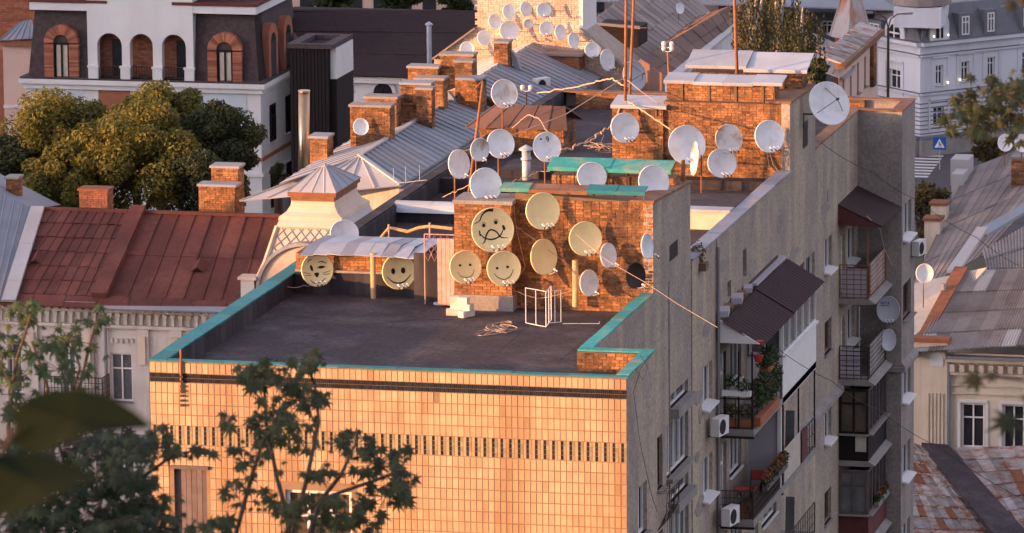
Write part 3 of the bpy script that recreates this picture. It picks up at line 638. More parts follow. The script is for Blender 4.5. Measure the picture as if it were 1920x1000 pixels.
for k in range(5):
    zt = -6.3-3*k
    b1 = slab(22.8, 28.0, zt); b2 = slab(28.02, 34.4, zt)
    if k == 0:
        rail(b1, [(WX+.03, 22.86), (OX-.04, 22.86), (OX-.04, 27.95)], zt, 1.0, 1.2, nh=1, r=.018)
        for (px_, yy) in ((WX+.25, 22.86), (WX+.7, 22.86), (OX-.06, 22.86), (OX-.06, 25.4)):
            g = MB(); g.bar((px_, yy, zt), (px_, yy, -3.75), .05); g.build('post', 'black_wood', b1)
        # glazed loggia next to it
        g = MB(); g.box(OX-.05, OX, 28.05, 34.4, zt-.25, -4.88); g.box(WX, OX-.05, 28.05, 28.1, zt, -4.88); g.build('parapet_panel', 'white_paint', b2)
        window(b2, (OX, 28.1, -4.88), Y_, Z_, X_, 6.25, 1.15, .08, (4, 0), 'glass_pale', 'white_paint', 'white_paint', .07, .1)
        window(b2, (WX+.05, 28.08, -4.88), X_, Z_, -Y_, 1.1, 1.15, .08, (1, 0), 'glass_pale', 'white_paint', 'concrete', .08, .1)
    elif k == 1:
        rail(b1, [(WX+.03, 22.86), (OX-.04, 22.86), (OX-.04, 27.95)], zt, .95, 8, nh=3, r=.011)
        g = MB(); g.box(WX+.05, OX-.03, 27.9, 27.96, zt, zt+2.76); g.build('divider_panel', 'panel_mauve', b1)
        g = MB(); g.box(OX-.14, OX-.02, 27.80, 27.9, zt, zt+2.76); g.build('divider_post', 'white_paint', b1)
        g = MB(); g.box(WX+.3, OX-.1, 23.0, 27.7, zt, zt+.012); g.build('floor_mat', 'brown_rust', b1)
        g = MB(); g.box(OX-.075, OX-.062, 23.0, 27.8, zt+.06, zt+.8); g.build('mesh_screen', 'wood_grey', b1)
        rail(b2, [(OX-.04, 28.1), (OX-.04, 34.35)], zt, 1.05, 2, nh=1, r=.018)
        n = 16
        for i in range(n):
            g = MB(); z0 = zt+.08+i*.072; g.obox((OX+.03, 29.6, z0+.03), (0.004, 0, .03), (0, 1.5, 0), (.014, 0, -.004), rg.random()); g.build('slat', 'curtain', b2)
        for yy in (28.3, 31.2, 34.3): g = MB(); g.bar((OX-.04, yy, zt), (OX-.04, yy, zt+2.75), .05); g.build('post', 'black_wood', b2)
    else:
        g = MB(); g.box(OX-.06, OX, 22.85, 28.0, zt, zt+1.0); g.box(WX, OX-.06, 22.85, 22.9, zt, zt+1.0); g.build('parapet_panel', 'wood' if k == 2 else 'maroon_board', b1)
        for i in range(30):
            g = MB(); y0 = 22.87+i*.171; g.box(OX+.001, OX+.014, y0, y0+.15, zt+.03, zt+.98, rg.random()); g.build('board', 'wood', b1)
        rail(b2, [(OX-.04, 28.1), (OX-.04, 34.35)], zt, 1.05, 3, nh=2)
    if k:                                                       # bits stored on the further balconies
        g = MB(); g.bar((OX-.5, 32.0, zt), (OX-.5, 32.2, zt+1.7), .3, .06); g.build('stored_board', 'glass_pale', b2)
# awning over the top balconies: two lapped corrugated sheets
aw0, aw1 = onX(1342, 592, WX), onX(1455, 488, WX); al0, al1 = onX(1442, 638, -.35), onX(1543, 528, -.35)
mb = MB(); mb.prism([(WX, 22.7, -3.45), (WX, 22.7, -2.62), (-.42, 22.7, -3.45)], (0, .04, 0)); awn = mb.build('balcony_awning', 'white_paint', block)
mb = MB(); mb.box(WX, WX+.05, 22.7, 33.5, -2.6, -2.5); mb.box(-.5, -.45, 22.7, 34.2, -3.62, -3.54); mb.build('awning_frame', 'iron', awn)
for i in range(2):
    y0, y1 = (22.75, 28.6) if i == 0 else (28.5, 34.3); mb = MB(); n = 64; dz = .03*i
    pr = []
    for k in range(n+1):
        yy = y0+(y1-y0)*k/n; c = .018*math.sin(k*math.pi/2)
        pr.append(((WX+.25, yy-.25, -2.72+c+dz), (-.36, yy+.1, -3.55+c+dz)))
    vs = [p for q in pr for p in q]; mb.add(vs, [(2*k, 2*k+1, 2*k+3, 2*k+2) for k in range(n)]); mb.add([(a, b, c_-.015) for a, b, c_ in vs], [(2*k, 2*k+2, 2*k+3, 2*k+1) for k in range(n)]); mb.build('corrugated_sheet', 'awning', awn)
mb = MB(); mb.box(WX, WX+.24, 28.6, 34.0, -2.66, -2.58); mb.build('flashing', 'panel_mauve', awn)
# far balconies in the corner
FO = -.75
for k in range(4):
    zt = -6.3-3*k
    mb = MB(); mb.box(WX, FO, 45.9, 49.98, zt-.2, zt); b_ = mb.build('balcony', 'concrete', block)
    mb = MB(); mb.prism([(FO, 45.9, zt), (FO+.26, 45.9, zt-.16), (FO, 45.9, zt-.2)], (0, 4.0, 0)); mb.build('sloped_edge', 'concrete', b_)
    if k < 2:
        rail(b_, [(WX+.03, 45.95), (FO-.03, 45.95), (FO-.03, 49.9)], zt, 1.25, 4, nh=6, r=.013, matn='rust' if k == 0 else 'iron')
        g = MB(); g.box(FO-.1, FO-.07, 46.8, 49.9, zt+.03, zt+1.2); g.build('lining', 'white_paint', b_)
        if k == 0:
            g = MB(); g.box(WX+.1, FO-.1, 46.02, 46.04, zt+.05, zt+1.1); g.build('lining', 'panel_mauve', b_)
            g = MB(); g.bar((FO-.05, 45.97, zt), (FO-.05, 45.97, -3.3), .05); g.build('post', 'rust_pole', b_)
        else:
            for i in range(8):
                g = MB(); g.box(WX+.06, FO-.36, 45.98, 46.0, zt+.08+i*.14, zt+.19+i*.14); g.build('slat', 'panel_mauve', b_)
            g = MB(); g.bar((WX+.75, 45.97, zt), (WX+.75, 45.97, zt+2.75), .035); g.build('post', 'galv', b_)
    else:
        g = MB(); g.box(FO-.05, FO, 45.95, 49.98, zt, zt+1.0); g.box(WX+.01, FO-.05, 45.95, 46.0, zt, zt+1.0); g.build('parapet_panel', 'black_wood' if k == 2 else 'maroon_board', b_)
        window(b_, (WX+.02, 45.95, zt+1.0), X_, Z_, -Y_, 1.06, 1.65, .07, (1, 1), 'glass_warm' if k == 2 else 'glass_pale', 'black_wood' if k == 2 else 'wood_grey', 'concrete', .07)
        window(b_, (FO, 46.0, zt+1.0), Y_, Z_, X_, 3.9, 1.65, .07, (4, 0), 'glass', 'wood_grey', 'concrete', .08)
        if k == 2:
            g = MB(); g.box(WX+.62, FO-.08, 45.92, 45.945, zt+.35, zt+1.0); g.build('patch_board', 'curtain', b_)
c0, c1, c2_, c3 = (WX, 45.75, -2.85), (WX, 49.95, -2.85), (-.18, 49.9, -3.6), (-.25, 45.75, -3.6)
mb = MB(); mb.prism([c0, c3, c2_, c1], (0, 0, .05)); cn = mb.build('balcony_canopy', 'awning', block)
mb = MB(); mb.prism([(WX, 45.74, -2.87), (-.3, 45.74, -3.62), (WX, 45.74, -3.55)], (0, .03, 0)); mb.build('canopy_end', 'maroon_board', cn)
# wrought grille of the small balcony by the bay
for k in range(2):
    mb = MB(); zt = -6.3-3*k
    rgg = random.Random(k)
    for i in range(9):
        y = 13.1+i*.24; mb.tube([(WX+.02, y, zt-1.2), (WX+.30+.06*math.sin(i*2), y, zt-.6), (WX+.33, y, zt), (WX+.02, y, zt)], .012, 4)
    for dz in (0, -.4, -.8): mb.tube([(WX+.32+dz*.15, 13.1, zt+dz), (WX+.32+dz*.15, 15.1, zt+dz)], .012, 4)
    mb.build('wrought_grille', 'iron', block)

# ================================================================ satellite dishes
def stroke(mb, pts, wd, surf, off=.006, n=6):
    """painted stroke through pts (unit disc coordinates), widths wd, laid on the reflector"""
    P = []
    for i in range(len(pts)-1):                                # Catmull-Rom
        p0, p1, p2, p3 = pts[max(i-1, 0)], pts[i], pts[i+1], pts[min(i+2, len(pts)-1)]
        for k in range(n+(i == len(pts)-2)):
            t = k/n; f = lambda a, b, c, d: .5*((2*b)+(-a+c)*t+(2*a-5*b+4*c-d)*t*t+(-a+3*b-3*c+d)*t**3)
            P.append((f(p0[0], p1[0], p2[0], p3[0]), f(p0[1], p1[1], p2[1], p3[1]), (i+t)/(len(pts)-1)))
    vs = []; W = wd if isinstance(wd, (list, tuple)) else [wd]*2
    for i, (u, v, t) in enumerate(P):
        a, b = P[max(i-1, 0)], P[min(i+1, len(P)-1)]; dx, dy = b[0]-a[0], b[1]-a[1]; L = math.hypot(dx, dy) or 1
        x = t*(len(W)-1); j = min(int(x), len(W)-2); h = (W[j]+(W[j+1]-W[j])*(x-j))/2
        for s_ in (-1, 1): vs.append(surf(u-dy/L*h*s_, v+dx/L*h*s_, off))
    mb.add(vs, [(2*i, 2*i+1, 2*i+3, 2*i+2) for i in range(len(P)-1)])
def blob(mb, u, v, a, b, surf, rot=0, n=14, off=.006):
    c, s_ = math.cos(rot), math.sin(rot)
    mb.poly([surf(u+a*math.cos(t)*c-b*math.sin(t)*s_, v+a*math.cos(t)*s_+b*math.sin(t)*c, off) for t in [2*math.pi*k/n for k in range(n)]])
def face_cat(mb, S_):
    stroke(mb, [(-.56, .43), (-.47, .6), (-.27, .64)], [.03, .07, .03], S_); stroke(mb, [(.12, .44), (.39, .46), (.65, .34)], [.03, .07, .03], S_)
    blob(mb, -.31, .12, .09, .2, S_, .3); blob(mb, .33, .13, .2, .08, S_, .1); stroke(mb, [(.05, .1), (.3, .2), (.58, .12)], .04, S_)
    blob(mb, -.06, -.26, .1, .09, S_); blob(mb, .06, -.26, .1, .09, S_); blob(mb, 0, -.36, .09, .1, S_)
    for (a, b) in (((-.88, -.11), (-.38, -.22)), ((-.79, -.28), (-.35, -.32)), ((.39, -.24), (.85, -.11)), ((.42, -.33), (.8, -.3))): stroke(mb, [a, b], .03, S_)
    stroke(mb, [(-.47, -.58), (-.25, -.78), (.12, -.78), (.53, -.54)], [.03, .06, .06, .03], S_)
def face_grin(mb, S_):
    for u in (-.29, .32):
        blob(mb, u, .06, .13, .18, S_)
    stroke(mb, [(-.72, -.23), (-.39, -.55), (0, -.66), (.39, -.55), (.76, -.19)], [.03, .08, .1, .08, .03], S_)
def face_sad(mb, S_):
    stroke(mb, [(.1, .9), (-.15, .9), (-.36, .8), (-.49, .62), (-.57, .45), (-.82, .33)], [.16, .12, .08, .06, .05, .03], S_)
    for u, v in ((-.36, .22), (.23, .32)): blob(mb, u, v, .085, .085, S_); stroke(mb, [(u-.1, v+.06), (u, v+.15), (u+.1, v+.06)], .02, S_)
    stroke(mb, [(-.52, -.62), (-.38, -.5), (-.25, -.2), (-.05, 0), (.22, -.1), (.42, -.37), (.72, -.42)], [.03, .06, .08, .07, .07, .06, .02], S_)
    stroke(mb, [(-.58, -.13), (-.38, -.34), (0, -.44), (.38, -.3), (.57, .02)], [.03, .06, .07, .06, .03], S_)
    stroke(mb, [(-.6, 0), (-.58, -.25)], .07, S_); blob(mb, .58, .06, .06, .13, S_, .3)
def face_smile(mb, S_):
    blob(mb, -.29, .13, .08, .08, S_); blob(mb, .36, .11, .08, .08, S_)
    stroke(mb, [(-.5, -.27), (-.29, -.55), (.07, -.65), (.43, -.52), (.59, -.18)], [.02, .035, .04, .035, .02], S_)
def face_smile2(mb, S_):
    blob(mb, -.35, .05, .09, .075, S_, -.5); blob(mb, .29, .08, .09, .075, S_, -.5)
    stroke(mb, [(-.59, -.23), (-.35, -.48), (.02, -.62), (.39, -.46), (.61, -.08)], [.025, .05, .05, .05, .025], S_)
def mark_nine(mb, S_):
    stroke(mb, [(.13, .5), (.05, .62), (.13, .72), (.2, .62), (.15, .5)], .05, S_); stroke(mb, [(.2, .64), (.2, .45), (.1, .36)], .05, S_); blob(mb, -.35, .58, .09, .06, S_)
def mark_text(mb, S_):
    x = -.62; h = .3; z0 = .38
    L = dict(I=[[(.06, 0), (.06, 1)]], R=[[(0, 0), (0, 1)], [(0, 1), (.8, .95), (.8, .6), (0, .5)], [(.35, .5), (.85, 0)]], Y=[[(0, 1), (.42, .5)], [(.85, 1), (.42, .5)], [(.42, .5), (.42, 0)]], A=[[(0, 0), (.42, 1)], [(.42, 1), (.85, 0)], [(.18, .4), (.68, .4)]])
    for ch in 'IRYA':
        for st in L[ch]:
            for a, b in zip(st, st[1:]): stroke(mb, [(x+a[0]*.2, z0+a[1]*h*.7), (x+b[0]*.2, z0+b[1]*h*.7)], .05, S_, n=1)
        x += .12 if ch == 'I' else .24
    stroke(mb, [(-.62, .3), (.18, .3)], .05, S_, n=1)

def dish(px, py, w, h, Y, label, group=None, az=38, el=14, matn='dish_white', lnb=3, art=None, artm='ink', mount=None, depth=.10, tri=False, rimm=None, name='satellite_dish', back=None, armside=0):
    """dish seen at (px,py), w x h pixels, standing at depth Y; az = degrees its face is turned to the right of the tiled wall's normal"""
    k = ppm(Y); view = az-13.2
    a = w/2/k/max(.3, abs(math.cos(R(view)))); b = h/2/k/math.cos(R(el-11))
    a = min(a, b*1.12)
    c = at(px, py, Y); t = bpy.data.objects.new(name, None); COL.objects.link(t); t.location = c
    t.rotation_euler = (-R(el), 0, R(az)); t.empty_display_size = .2; tag(t, label, 'satellite dish', group)
    Rm = t.rotation_euler.to_matrix(); Ri = Rm.transposed(); loc = lambda p: Ri @ (Vector(p)-c)
    D = depth*2*b
    S_ = lambda u, v, off=0: V3(u*a, D*(1-(u*u+v*v))-off, v*b)
    mb = MB(); n, m_ = 30, 6; vs = [S_(0, 0)]; fs = []
    for j in range(1, m_+1):
        for i in range(n): r = j/m_; vs.append(S_(r*math.cos(2*math.pi*i/n), r*math.sin(2*math.pi*i/n)))
    for i in range(n): fs.append((0, 1+(i+1) % n, 1+i))
    for j in range(m_-1):
        for i in range(n): p = 1+j*n; fs.append((p+i, p+(i+1) % n, p+n+(i+1) % n, p+n+i))
    mb.add(vs, fs); th = .03; mb.add([p+V3(0, th, 0) for p in vs], [f[::-1] for f in fs])
    ref = mb.build('reflector', matn, t, True, False)
    mb = MB(); ring = [S_(math.cos(x), math.sin(x)) for x in [2*math.pi*i/n for i in range(n+1)]]
    mb.tube([p+V3(0, .008, 0) for p in ring], .022 if b > .3 else .016, 6, cap=False); mb.build('rim', rimm or matn, t, True, False)
    if art:
        mb = MB(); art(mb, S_); mb.build('painted_marking', artm, ref, False, False)
    if tri:
        f = V3(0, -b*.75, 0)
        for q in (90, 210, 330):
            mb = MB(); mb.tube([S_(.75*math.cos(R(q)), .75*math.sin(R(q))), f], .012, 5); mb.build('feed_strut', 'iron', t, False, False)
        mb = MB(); mb.tube([f+V3(0, .05, 0), f-V3(0, .06, 0)], .045, 8); mb.build('receiver', 'iron', t, False, False)
    elif lnb:
        f = V3(armside*b*.5, -b*.62, -b*.80)
        mb = MB(); mb.tube([S_(0, -.97)+V3(0, .02, 0), V3(f.x*.5, -b*.3, -b*1.0), f+V3(0, .03, -.05)], .015, 5); mb.build('feed_arm', 'galv', t, False, False)
        for i in range(lnb):
            x = (i-(lnb-1)/2)*.125*b/.45; mb = MB(); q = f+V3(x, 0, 0)
            mb.tube([q+V3(0, .07, .035), q+V3(0, .02, .01)], [.035, .032], 8); mb.tube([q+V3(0, .02, .01), q-V3(0, .07, .035)], .02, 6); mb.build('receiver', 'ac_white', t, False, False)
            mb = MB(); mb.tube([q+V3(0, .0, .0), q+V3(0, -.07, -.11)], .024, 5); mb.build('receiver_tail', 'iron', t, False, False)
    # mount in world coordinates
    mb = MB(); bk = c+Rm @ V3(0, D+th, 0); mm = 'galv_dark'
    if mount is None: mount = ('wall', Y+.45)
    if mount[0] == 'wall':
        e = V3(bk.x-.03, mount[1], bk.z-.1); mb.tube([bk, bk+(Rm @ V3(0, .1, 0)), e+V3(0, -.12, 0), e], .028, 6); mb.obox(e-V3(0, .01, 0), (.09, 0, 0), (0, .012, 0), (0, 0, .12))
    elif mount[0] == 'side':                                   # bracket from a wall to the left
        e = V3(mount[1], bk.y, bk.z-.45*b); mb.tube([bk, V3(bk.x-.02, bk.y, bk.z-.45*b), e], .03, 6); mb.tube([e, e-V3(0, 0, .5)], .03, 6); mb.tube([V3(bk.x, bk.y, bk.z), V3(bk.x, bk.y, bk.z-.45*b-.3)], .03, 6); mm = 'iron'
    elif mount[0] == 'pole':
        q = bk+(Rm @ V3(0, .1, 0)); mb.tube([bk, q], .03, 6); mb.tube([q+V3(0, 0, .25*b), V3(q.x, q.y, mount[1])], mount[2] if len(mount) > 2 else .028, 6); mm = 'rust_pole'
    mb.v = [loc(p) for p in mb.v]; mb.build('mount', mm, t, False, False)
    return t
WY = 12.72; gE = 'dishes with painted faces'; gW = 'plain dishes on the terrace brick wall'
dish(595, 506, 58, 63, 13.55, 'cream dish with a winking cat face and whiskers, leftmost on the terrace', gE, 34, 10, 'dish_cream', art=face_cat, mount=('wall', 14.0))
dish(748, 510, 61, 65, 13.55, 'cream dish with wide oval eyes and a grin, beside the cream pipe post', gE, 34, 10, 'dish_cream', art=face_grin, mount=('wall', 14.0))
dish(924, 431, 78, 82, 11.7, 'largest cream painted dish with moustache, curl of hair and crossed mouth', gE, 34, 10, 'dish_cream', art=face_sad, mount=('wall', 12.2))
dish(873, 501, 58, 61, 11.65, 'cream dish with dot eyes and thin smile, next to the pink door', gE, 34, 10, 'dish_cream', art=face_smile, mount=('wall', 12.2))
dish(945, 504, 62, 65, 11.65, 'cream smiling dish directly below the moustached dish', gE, 34, 10, 'dish_cream', art=face_smile2, mount=('wall', 12.2))
dish(1018, 396, 62, 68, 12.2, 'plain cream dish high on the terrace brick wall', gW, 36, 10, 'dish_cream')
dish(1098, 448, 60, 63, 12.2, 'plain cream dish in the middle of the terrace brick wall', gW, 36, 10, 'dish_cream')
dish(1020, 482, 48, 66, 12.15, 'tall narrow cream dish turned right, above the drying rack', gW, 54, 8, 'dish_cream', 1, armside=.5)
dish(1141, 479, 29, 45, 12.3, 'small white dish turned right, between cream dish and dark dish', gW, 60, 8, lnb=1, armside=.5)
dish(1105, 531, 34, 48, 12.3, 'small white dish low on the brick wall beside the cream pipe', gW, 56, 8, lnb=1, armside=.3)
dish(1214, 462, 22, 46, 12.3, 'narrow white dish near the grey corner of the brick wall', gW, 72, 6, lnb=1, armside=.6)
dish(1192, 517, 36, 47, 12.2, 'small dark brown dish low on the terrace brick wall', gW, 52, 6, 'dish_black', 1, armside=.5)
dish(646, 438, 53, 50, 17.0, 'white dish half hidden behind the crumpled sheet roof of the store', None, 36, 16, lnb=0, mount=('pole', -.6))
gU = 'white dishes on the upper roof'
dish(911, 347, 58, 63, 12.9, 'white dish on a post right above the moustached dish', gU, 36, 14, mount=('pole', 2.7))
dish(939, 270, 50, 54, 30.0, 'white dish beside the leaning rusty mast, left of the steel flue', gU, 36, 16, mount=('pole', -.6))
dish(1026, 276, 51, 55, 31.0, 'white dish with a handwritten nine, left of the long green sheet', gU, 35, 16, art=mark_nine, mount=('pole', -.6))
dish(861, 308, 38, 54, 27.6, 'white dish turned aside at the left edge of the flat roof', gU, 58, 10, lnb=1, mount=('pole', -.6))
dish(900, 281, 34, 42, 27.5, 'rust streaked dish hanging on the leaning mast', gU, 55, 4, 'dish_rusty', 1, mount=('pole', -.6))
dish(946, 176, 48, 53, 41.5, 'white dish on a short rusty post in front of the grey sheet roof', gU, 34, 16, 'dish_rusty', mount=('pole', -.4))
dish(1110, 331, 57, 52, 16.6, 'white dish crossed by the teal end of the lower sheet cover', gU, 36, 16, lnb=0, mount=('pole', 2.4))
dish(1226, 341, 56, 61, 15.5, 'white dish at the right end of the green sheet covers', gU, 36, 14, mount=('pole', 2.3))
dish(1172, 240, 52, 55, 35.4, 'white dish on the small brick pier below the tall double mast', gU, 36, 14, mount=('wall', 35.9))
dish(1288, 272, 68, 72, 33.8, 'largest white dish in front of the upper brick wall', gU, 36, 14, mount=('pole', -.6, .035))
dish(1302, 298, 15, 62, 33.0, 'dish seen edge on, glowing in the sun by the thick rusty post', gU, -64, 6, 'dish_rusty', 1, mount=('pole', -.6))
dish(1367, 261, 50, 54, 35.3, 'white dish with rust stains along its bottom on the upper brick wall', gU, 36, 14, 'dish_rusty', mount=('wall', 36.0))
dish(1354, 306, 53, 54, 34.9, 'white dish just below the rust stained one on the upper brick wall', gU, 36, 14, mount=('wall', 36.0))
dish(1443, 256, 54, 59, 35.4, 'clean white dish at the right end of the upper brick wall', gU, 36, 14, mount=('wall', 36.0))
dish(1555, 194, 74, 80, 38.5, 'big white dish with a three legged feed on the grey side wall', None, 42, 22, lnb=0, tri=True, mount=('side', WX), depth=.11)
gB = 'dishes on the far end of the block'
dish(1665, 581, 42, 49, 49.2, 'grey dish with faded blue lettering beside the far balconies', gB, 16, 6, 'dish_grey', art=mark_text, artm='ink_blue', mount=('wall', 50.0))
dish(1666, 638, 28, 40, 49.3, 'small oval dish under the grey lettered dish', gB, 45, 6, 'dish_grey', 0, mount=('wall', 50.0))

# ================================================================ things on the terrace and roof
# pale building blocks in a heap
gk = 'building blocks heaped on the terrace'
bl = [((838, 606, 0), 'pale building block flat on the terrace floor, front of the heap', 8), ((863, 604, 0), 'pale building block lying right of the heap on the terrace', 60), ((847, 590, .2), 'pale building block laid across the lower blocks of the heap', -6), ((867, 592, .2), 'pale building block standing on end at the right of the heap', 75), ((838, 577, .4), 'small pale block on top of the heap, left', 10), ((858, 577, .4), 'small pale block on top of the heap, right', -12)]
for i, ((x, y, dz), lab, a) in enumerate(bl):
    p = onZ(x, y if dz == 0 else 606-(i > 3)*1, DZ+.012); p = V3(onZ(x, 604, DZ).x, 11.2-.15*(i % 2), DZ+.012+dz)
    c, s_ = math.cos(R(a)), math.sin(R(a)); hl = (.26, .11) if i < 3 else (.15, .11)
    mb = MB(); mb.obox(p+V3(0, 0, .1), (c*hl[0], s_*hl[0], 0), (-s_*hl[1], c*hl[1], 0), (0, 0, .098)); single(mb, 'concrete_block', 'block_white', lab, 'block', gk)
p = onZ(828, 571, DZ+.01); mb = MB(); mb.lathe([(.24, 0), (.26, .03), (.22, .06), (.05, .07)], 18, (p.x, p.y, DZ+.012)); single(mb, 'metal_basin', 'galv', 'round metal lid on the floor below the pink door', 'lid')
# drying rack: two hinged frames
A, B, C2, D2 = [onZ(x, y, DZ+.012) for x, y in ((986, 606), (1024, 613), (1027, 606), (1052, 604))]
rk = thing('drying_rack', (A+D2)/2, 'white metal folding rack standing on the dark terrace', 'rack')
for (p, q, hh) in ((A, B, 1.08), (B, C2+V3(0, .5, 0), 1.05), (C2+V3(.04, 0, 0), D2, .98)):
    mb = MB(); u = Z_*hh; mb.tube([p, p+u, q+u, q, p], .016, 5); mid = (p+q)/2; mb.tube([mid, mid+u], .013, 5); mb.build('frame', 'white_paint', rk)
p, q = onZ(1055, 607, DZ+.03), onZ(1124, 607, DZ+.03); mb = MB(); mb.tube([p, q, q+V3(0, 0, .06)], .014, 5); single(mb, 'metal_rod', 'galv', 'thin metal rod lying on the terrace right of the rack', 'rod')
# tangle of wire on the floor
def loops(c, rx, ry, rz, n, seed):
    rg_ = random.Random(seed); ph = [rg_.random()*6.28 for _ in range(9)]; fq = [rg_.uniform(.5, 3.2) for _ in range(9)]; out = []
    for i in range(n):
        t = i*.22; f = lambda k: sum(math.sin(t*fq[k+j]+ph[k+j]) for j in range(3))/1.8
        out.append(c+V3(rx*f(0), ry*f(3), abs(rz*f(6)) if rz < .1 else rz*f(6)))
    return out
rgt = random.Random(5); c = onZ(935, 618, DZ+.02); mb = MB(); mb.tube(loops(c, .34, .8, .03, 150, 5), .008, 4); single(mb, 'wire_tangle', 'cable_pale', 'tangle of pale wire lying on the terrace floor', 'wire')
# pipes
p = at(1079, 575, 12.4); q = at(1079, 488, 12.4); mb = MB(); mb.tube([(p.x, 12.4, p.z), (p.x, 12.4, q.z)], .095, 12); single(mb, 'vent_pipe', 'pipe_cream', 'cream vent pipe standing before the terrace brick wall', 'pipe')
p = at(701, 560, 13.55); q = at(701, 480, 13.55); mb = MB(); mb.tube([(p.x, 13.5, DZ), (p.x, 13.5, q.z)], .085, 12); mb.tube([(p.x, 13.5, q.z), (p.x, 13.5, q.z+.1)], .1, 12); single(mb, 'vent_pipe', 'pipe_cream', 'cream pipe post under the crumpled sheet roof, between two painted dishes', 'pipe')
p = at(987, 330, 33.2); q = at(987, 276, 33.2)
fl = thing('steel_flue', (p.x, 33.2, DZ), 'steel flue pipe with conical cap on the flat roof, below the numbered dish', 'flue')
mb = MB(); mb.tube([(p.x, 33.2, DZ), (p.x, 33.2, q.z-.1)], .15, 12); mb.tube([(p.x, 33.2, q.z-.45), (p.x, 33.2, q.z-.38)], .19, 12); mb.build('pipe', 'galv', fl, True)
mb = MB(); mb.lathe([(.26, q.z-.1), (.26, q.z-.06), (.02, q.z+.08)], 14, (p.x, 33.2, 0)); mb.build('cap', 'galv', fl)
# door and lattice
p0, p1 = at(821, 565, 12.5), at(853, 565, 12.5); zt = at(821, 447, 12.5).z
dr = thing('plank_door', (p0.x, 12.5, DZ), 'worn pink plank door left of the brick pier', 'door')
for i in range(4):
    mb = MB(); a = p0.x+(p1.x-p0.x)*i/4; mb.box(a+.006, a+(p1.x-p0.x)/4-.004, 12.47, 12.5, DZ+.06, zt, .3+.12*i); mb.build('plank', 'wood_pink', dr)
mb = MB(); mb.box(p0.x, p1.x, 12.5, 12.54, DZ+.35, DZ+.45); mb.box(p0.x, p1.x, 12.5, 12.54, zt-.35, zt-.25); mb.build('ledger', 'wood_pink', dr)
p2 = at(796, 470, 12.9); lt = thing('lattice_gate', (p2.x, 12.9, DZ), 'white wire lattice gate behind the pink door', 'gate'); z1, z0 = at(820, 440, 12.9).z, at(800, 472, 12.9).z
mb = MB(); mb.tube([(p2.x, 12.9, DZ), (p2.x, 12.9, z1)], .02, 5); mb.tube([(p1.x, 12.9, DZ), (p1.x, 12.9, z1)], .02, 5); mb.tube([(p2.x, 12.9, z1), (p1.x, 12.9, z1)], .02, 5); mb.build('frame', 'wood_pink', lt)
mb = MB(); n = 5
for i in range(n):
    a, b = p2.x+(p1.x-p2.x)*i/n, p2.x+(p1.x-p2.x)*(i+1)/n
    for zz in (z0-.3, z0+.05):
        h_ = (z1-z0)/1.2; mb.tube([(a, 12.9, zz+h_/2), ((a+b)/2, 12.9, zz+h_), (b, 12.9, zz+h_/2), ((a+b)/2, 12.9, zz), (a, 12.9, zz+h_/2)], .011, 4)
mb.build('lattice', 'wood_pink', lt)
mb = MB(); mb.box(-9.5, -7.95, 13.3, 13.4, DZ, .9); mb.build('passage_wall', 'bitumen_wall', block)
# bamboo rail with posts
YB = 18.0; pts = [at(x, y, YB) for x, y in ((699, 462), (729, 428), (745, 431), (765, 435), (785, 428), (806, 425), (848, 430))]
bb = thing('bamboo_rail', (pts[1].x, YB, DZ), 'sagging bamboo handrail in the sun beside the brick pier', 'handrail')
mb = MB(); mb.tube(pts, [.035, .045, .04, .05, .04, .045, .04], 7); mb.build('rail', 'bamboo', bb)
mb = MB(); mb.tube([q+V3(0, .02, .03) for q in pts[1:]], .03, 6); mb.build('rail', 'bamboo', bb)
for q in (pts[1], pts[5]): mb = MB(); mb.tube([(q.x, YB, DZ), (q.x, YB, q.z+.12)], .035, 6); mb.build('post', 'wood_pink', bb)
# spiky plant in a pot
p = at(731, 462, 17.4); pl = thing('spiky_plant', (p.x, 17.4, DZ), 'spiky yellow green plant in a pot below the bamboo rail', 'plant')
mb = MB(); mb.lathe([(.2, 0), (.28, .5), (.26, .5)], 14, (p.x, 17.4, DZ)); mb.build('pot', 'terracotta', pl)
mb = MB(); rgp = random.Random(2); base = V3(p.x, 17.4, p.z-.1); mb.tube([(p.x, 17.4, DZ+.4), base], .04, 5)
for i in range(44):
    a = rgp.random()*6.28; e = rgp.uniform(.1, 1.4); d = V3(math.cos(a)*math.cos(e), math.sin(a)*math.cos(e), math.sin(e)); L = rgp.uniform(.35, .6); s_ = V3(-math.sin(a), math.cos(a), 0)*.028
    mb.add([base-s_, base+s_, base+d*L*.6+s_*.8, base+d*L-Z_*.05, base+d*L*.6-s_*.8], [(0, 1, 2, 3, 4)], rgp.random())
mb.build('leaves', 'leaf_autumn', pl)
# masts
def mast(px0, py0, px1, py1, Y, r, label, z0=None, cat='mast', matn='rust_pole', extra=None, name='antenna_mast'):
    a, b = at(px0, py0, Y), at(px1, py1, Y)
    if z0 is not None: a = a+(b-a).normalized()*((z0-a.z)/max(.01, (b-a).normalized().z))
    t = thing(name, a, label, cat); mb = MB(); mb.tube([a, a.lerp(b, .5), b], [r, r, r*.8], 8); mb.build('pole', matn, t, True)
    if extra: extra(t, a, b)
    return t
def ex_lean(t, a, b):
    mb = MB(); d = b-a; mb.tube([b, at(880, 178, 30.3)], .02, 5); mb.build('stay', 'rust_pole', t)
    mb = MB(); mb.lathe([(.07, -.03), (.09, .0), (.02, .05)], 8, b); mb.build('cap', 'iron', t)
mast(889, 285, 906, 150, 30.2, .055, 'leaning rusty mast on the left part of the flat roof', -.6, extra=ex_lean)
def ex_ant(t, a, b):
    for f in (.62, .8):
        c = a.lerp(b, f); mb = MB(); mb.tube([c+V3(-.5, 0, 0), c+V3(.5, 0, 0)], .012, 4); mb.build('cross_arm', 'rust_pole', t)
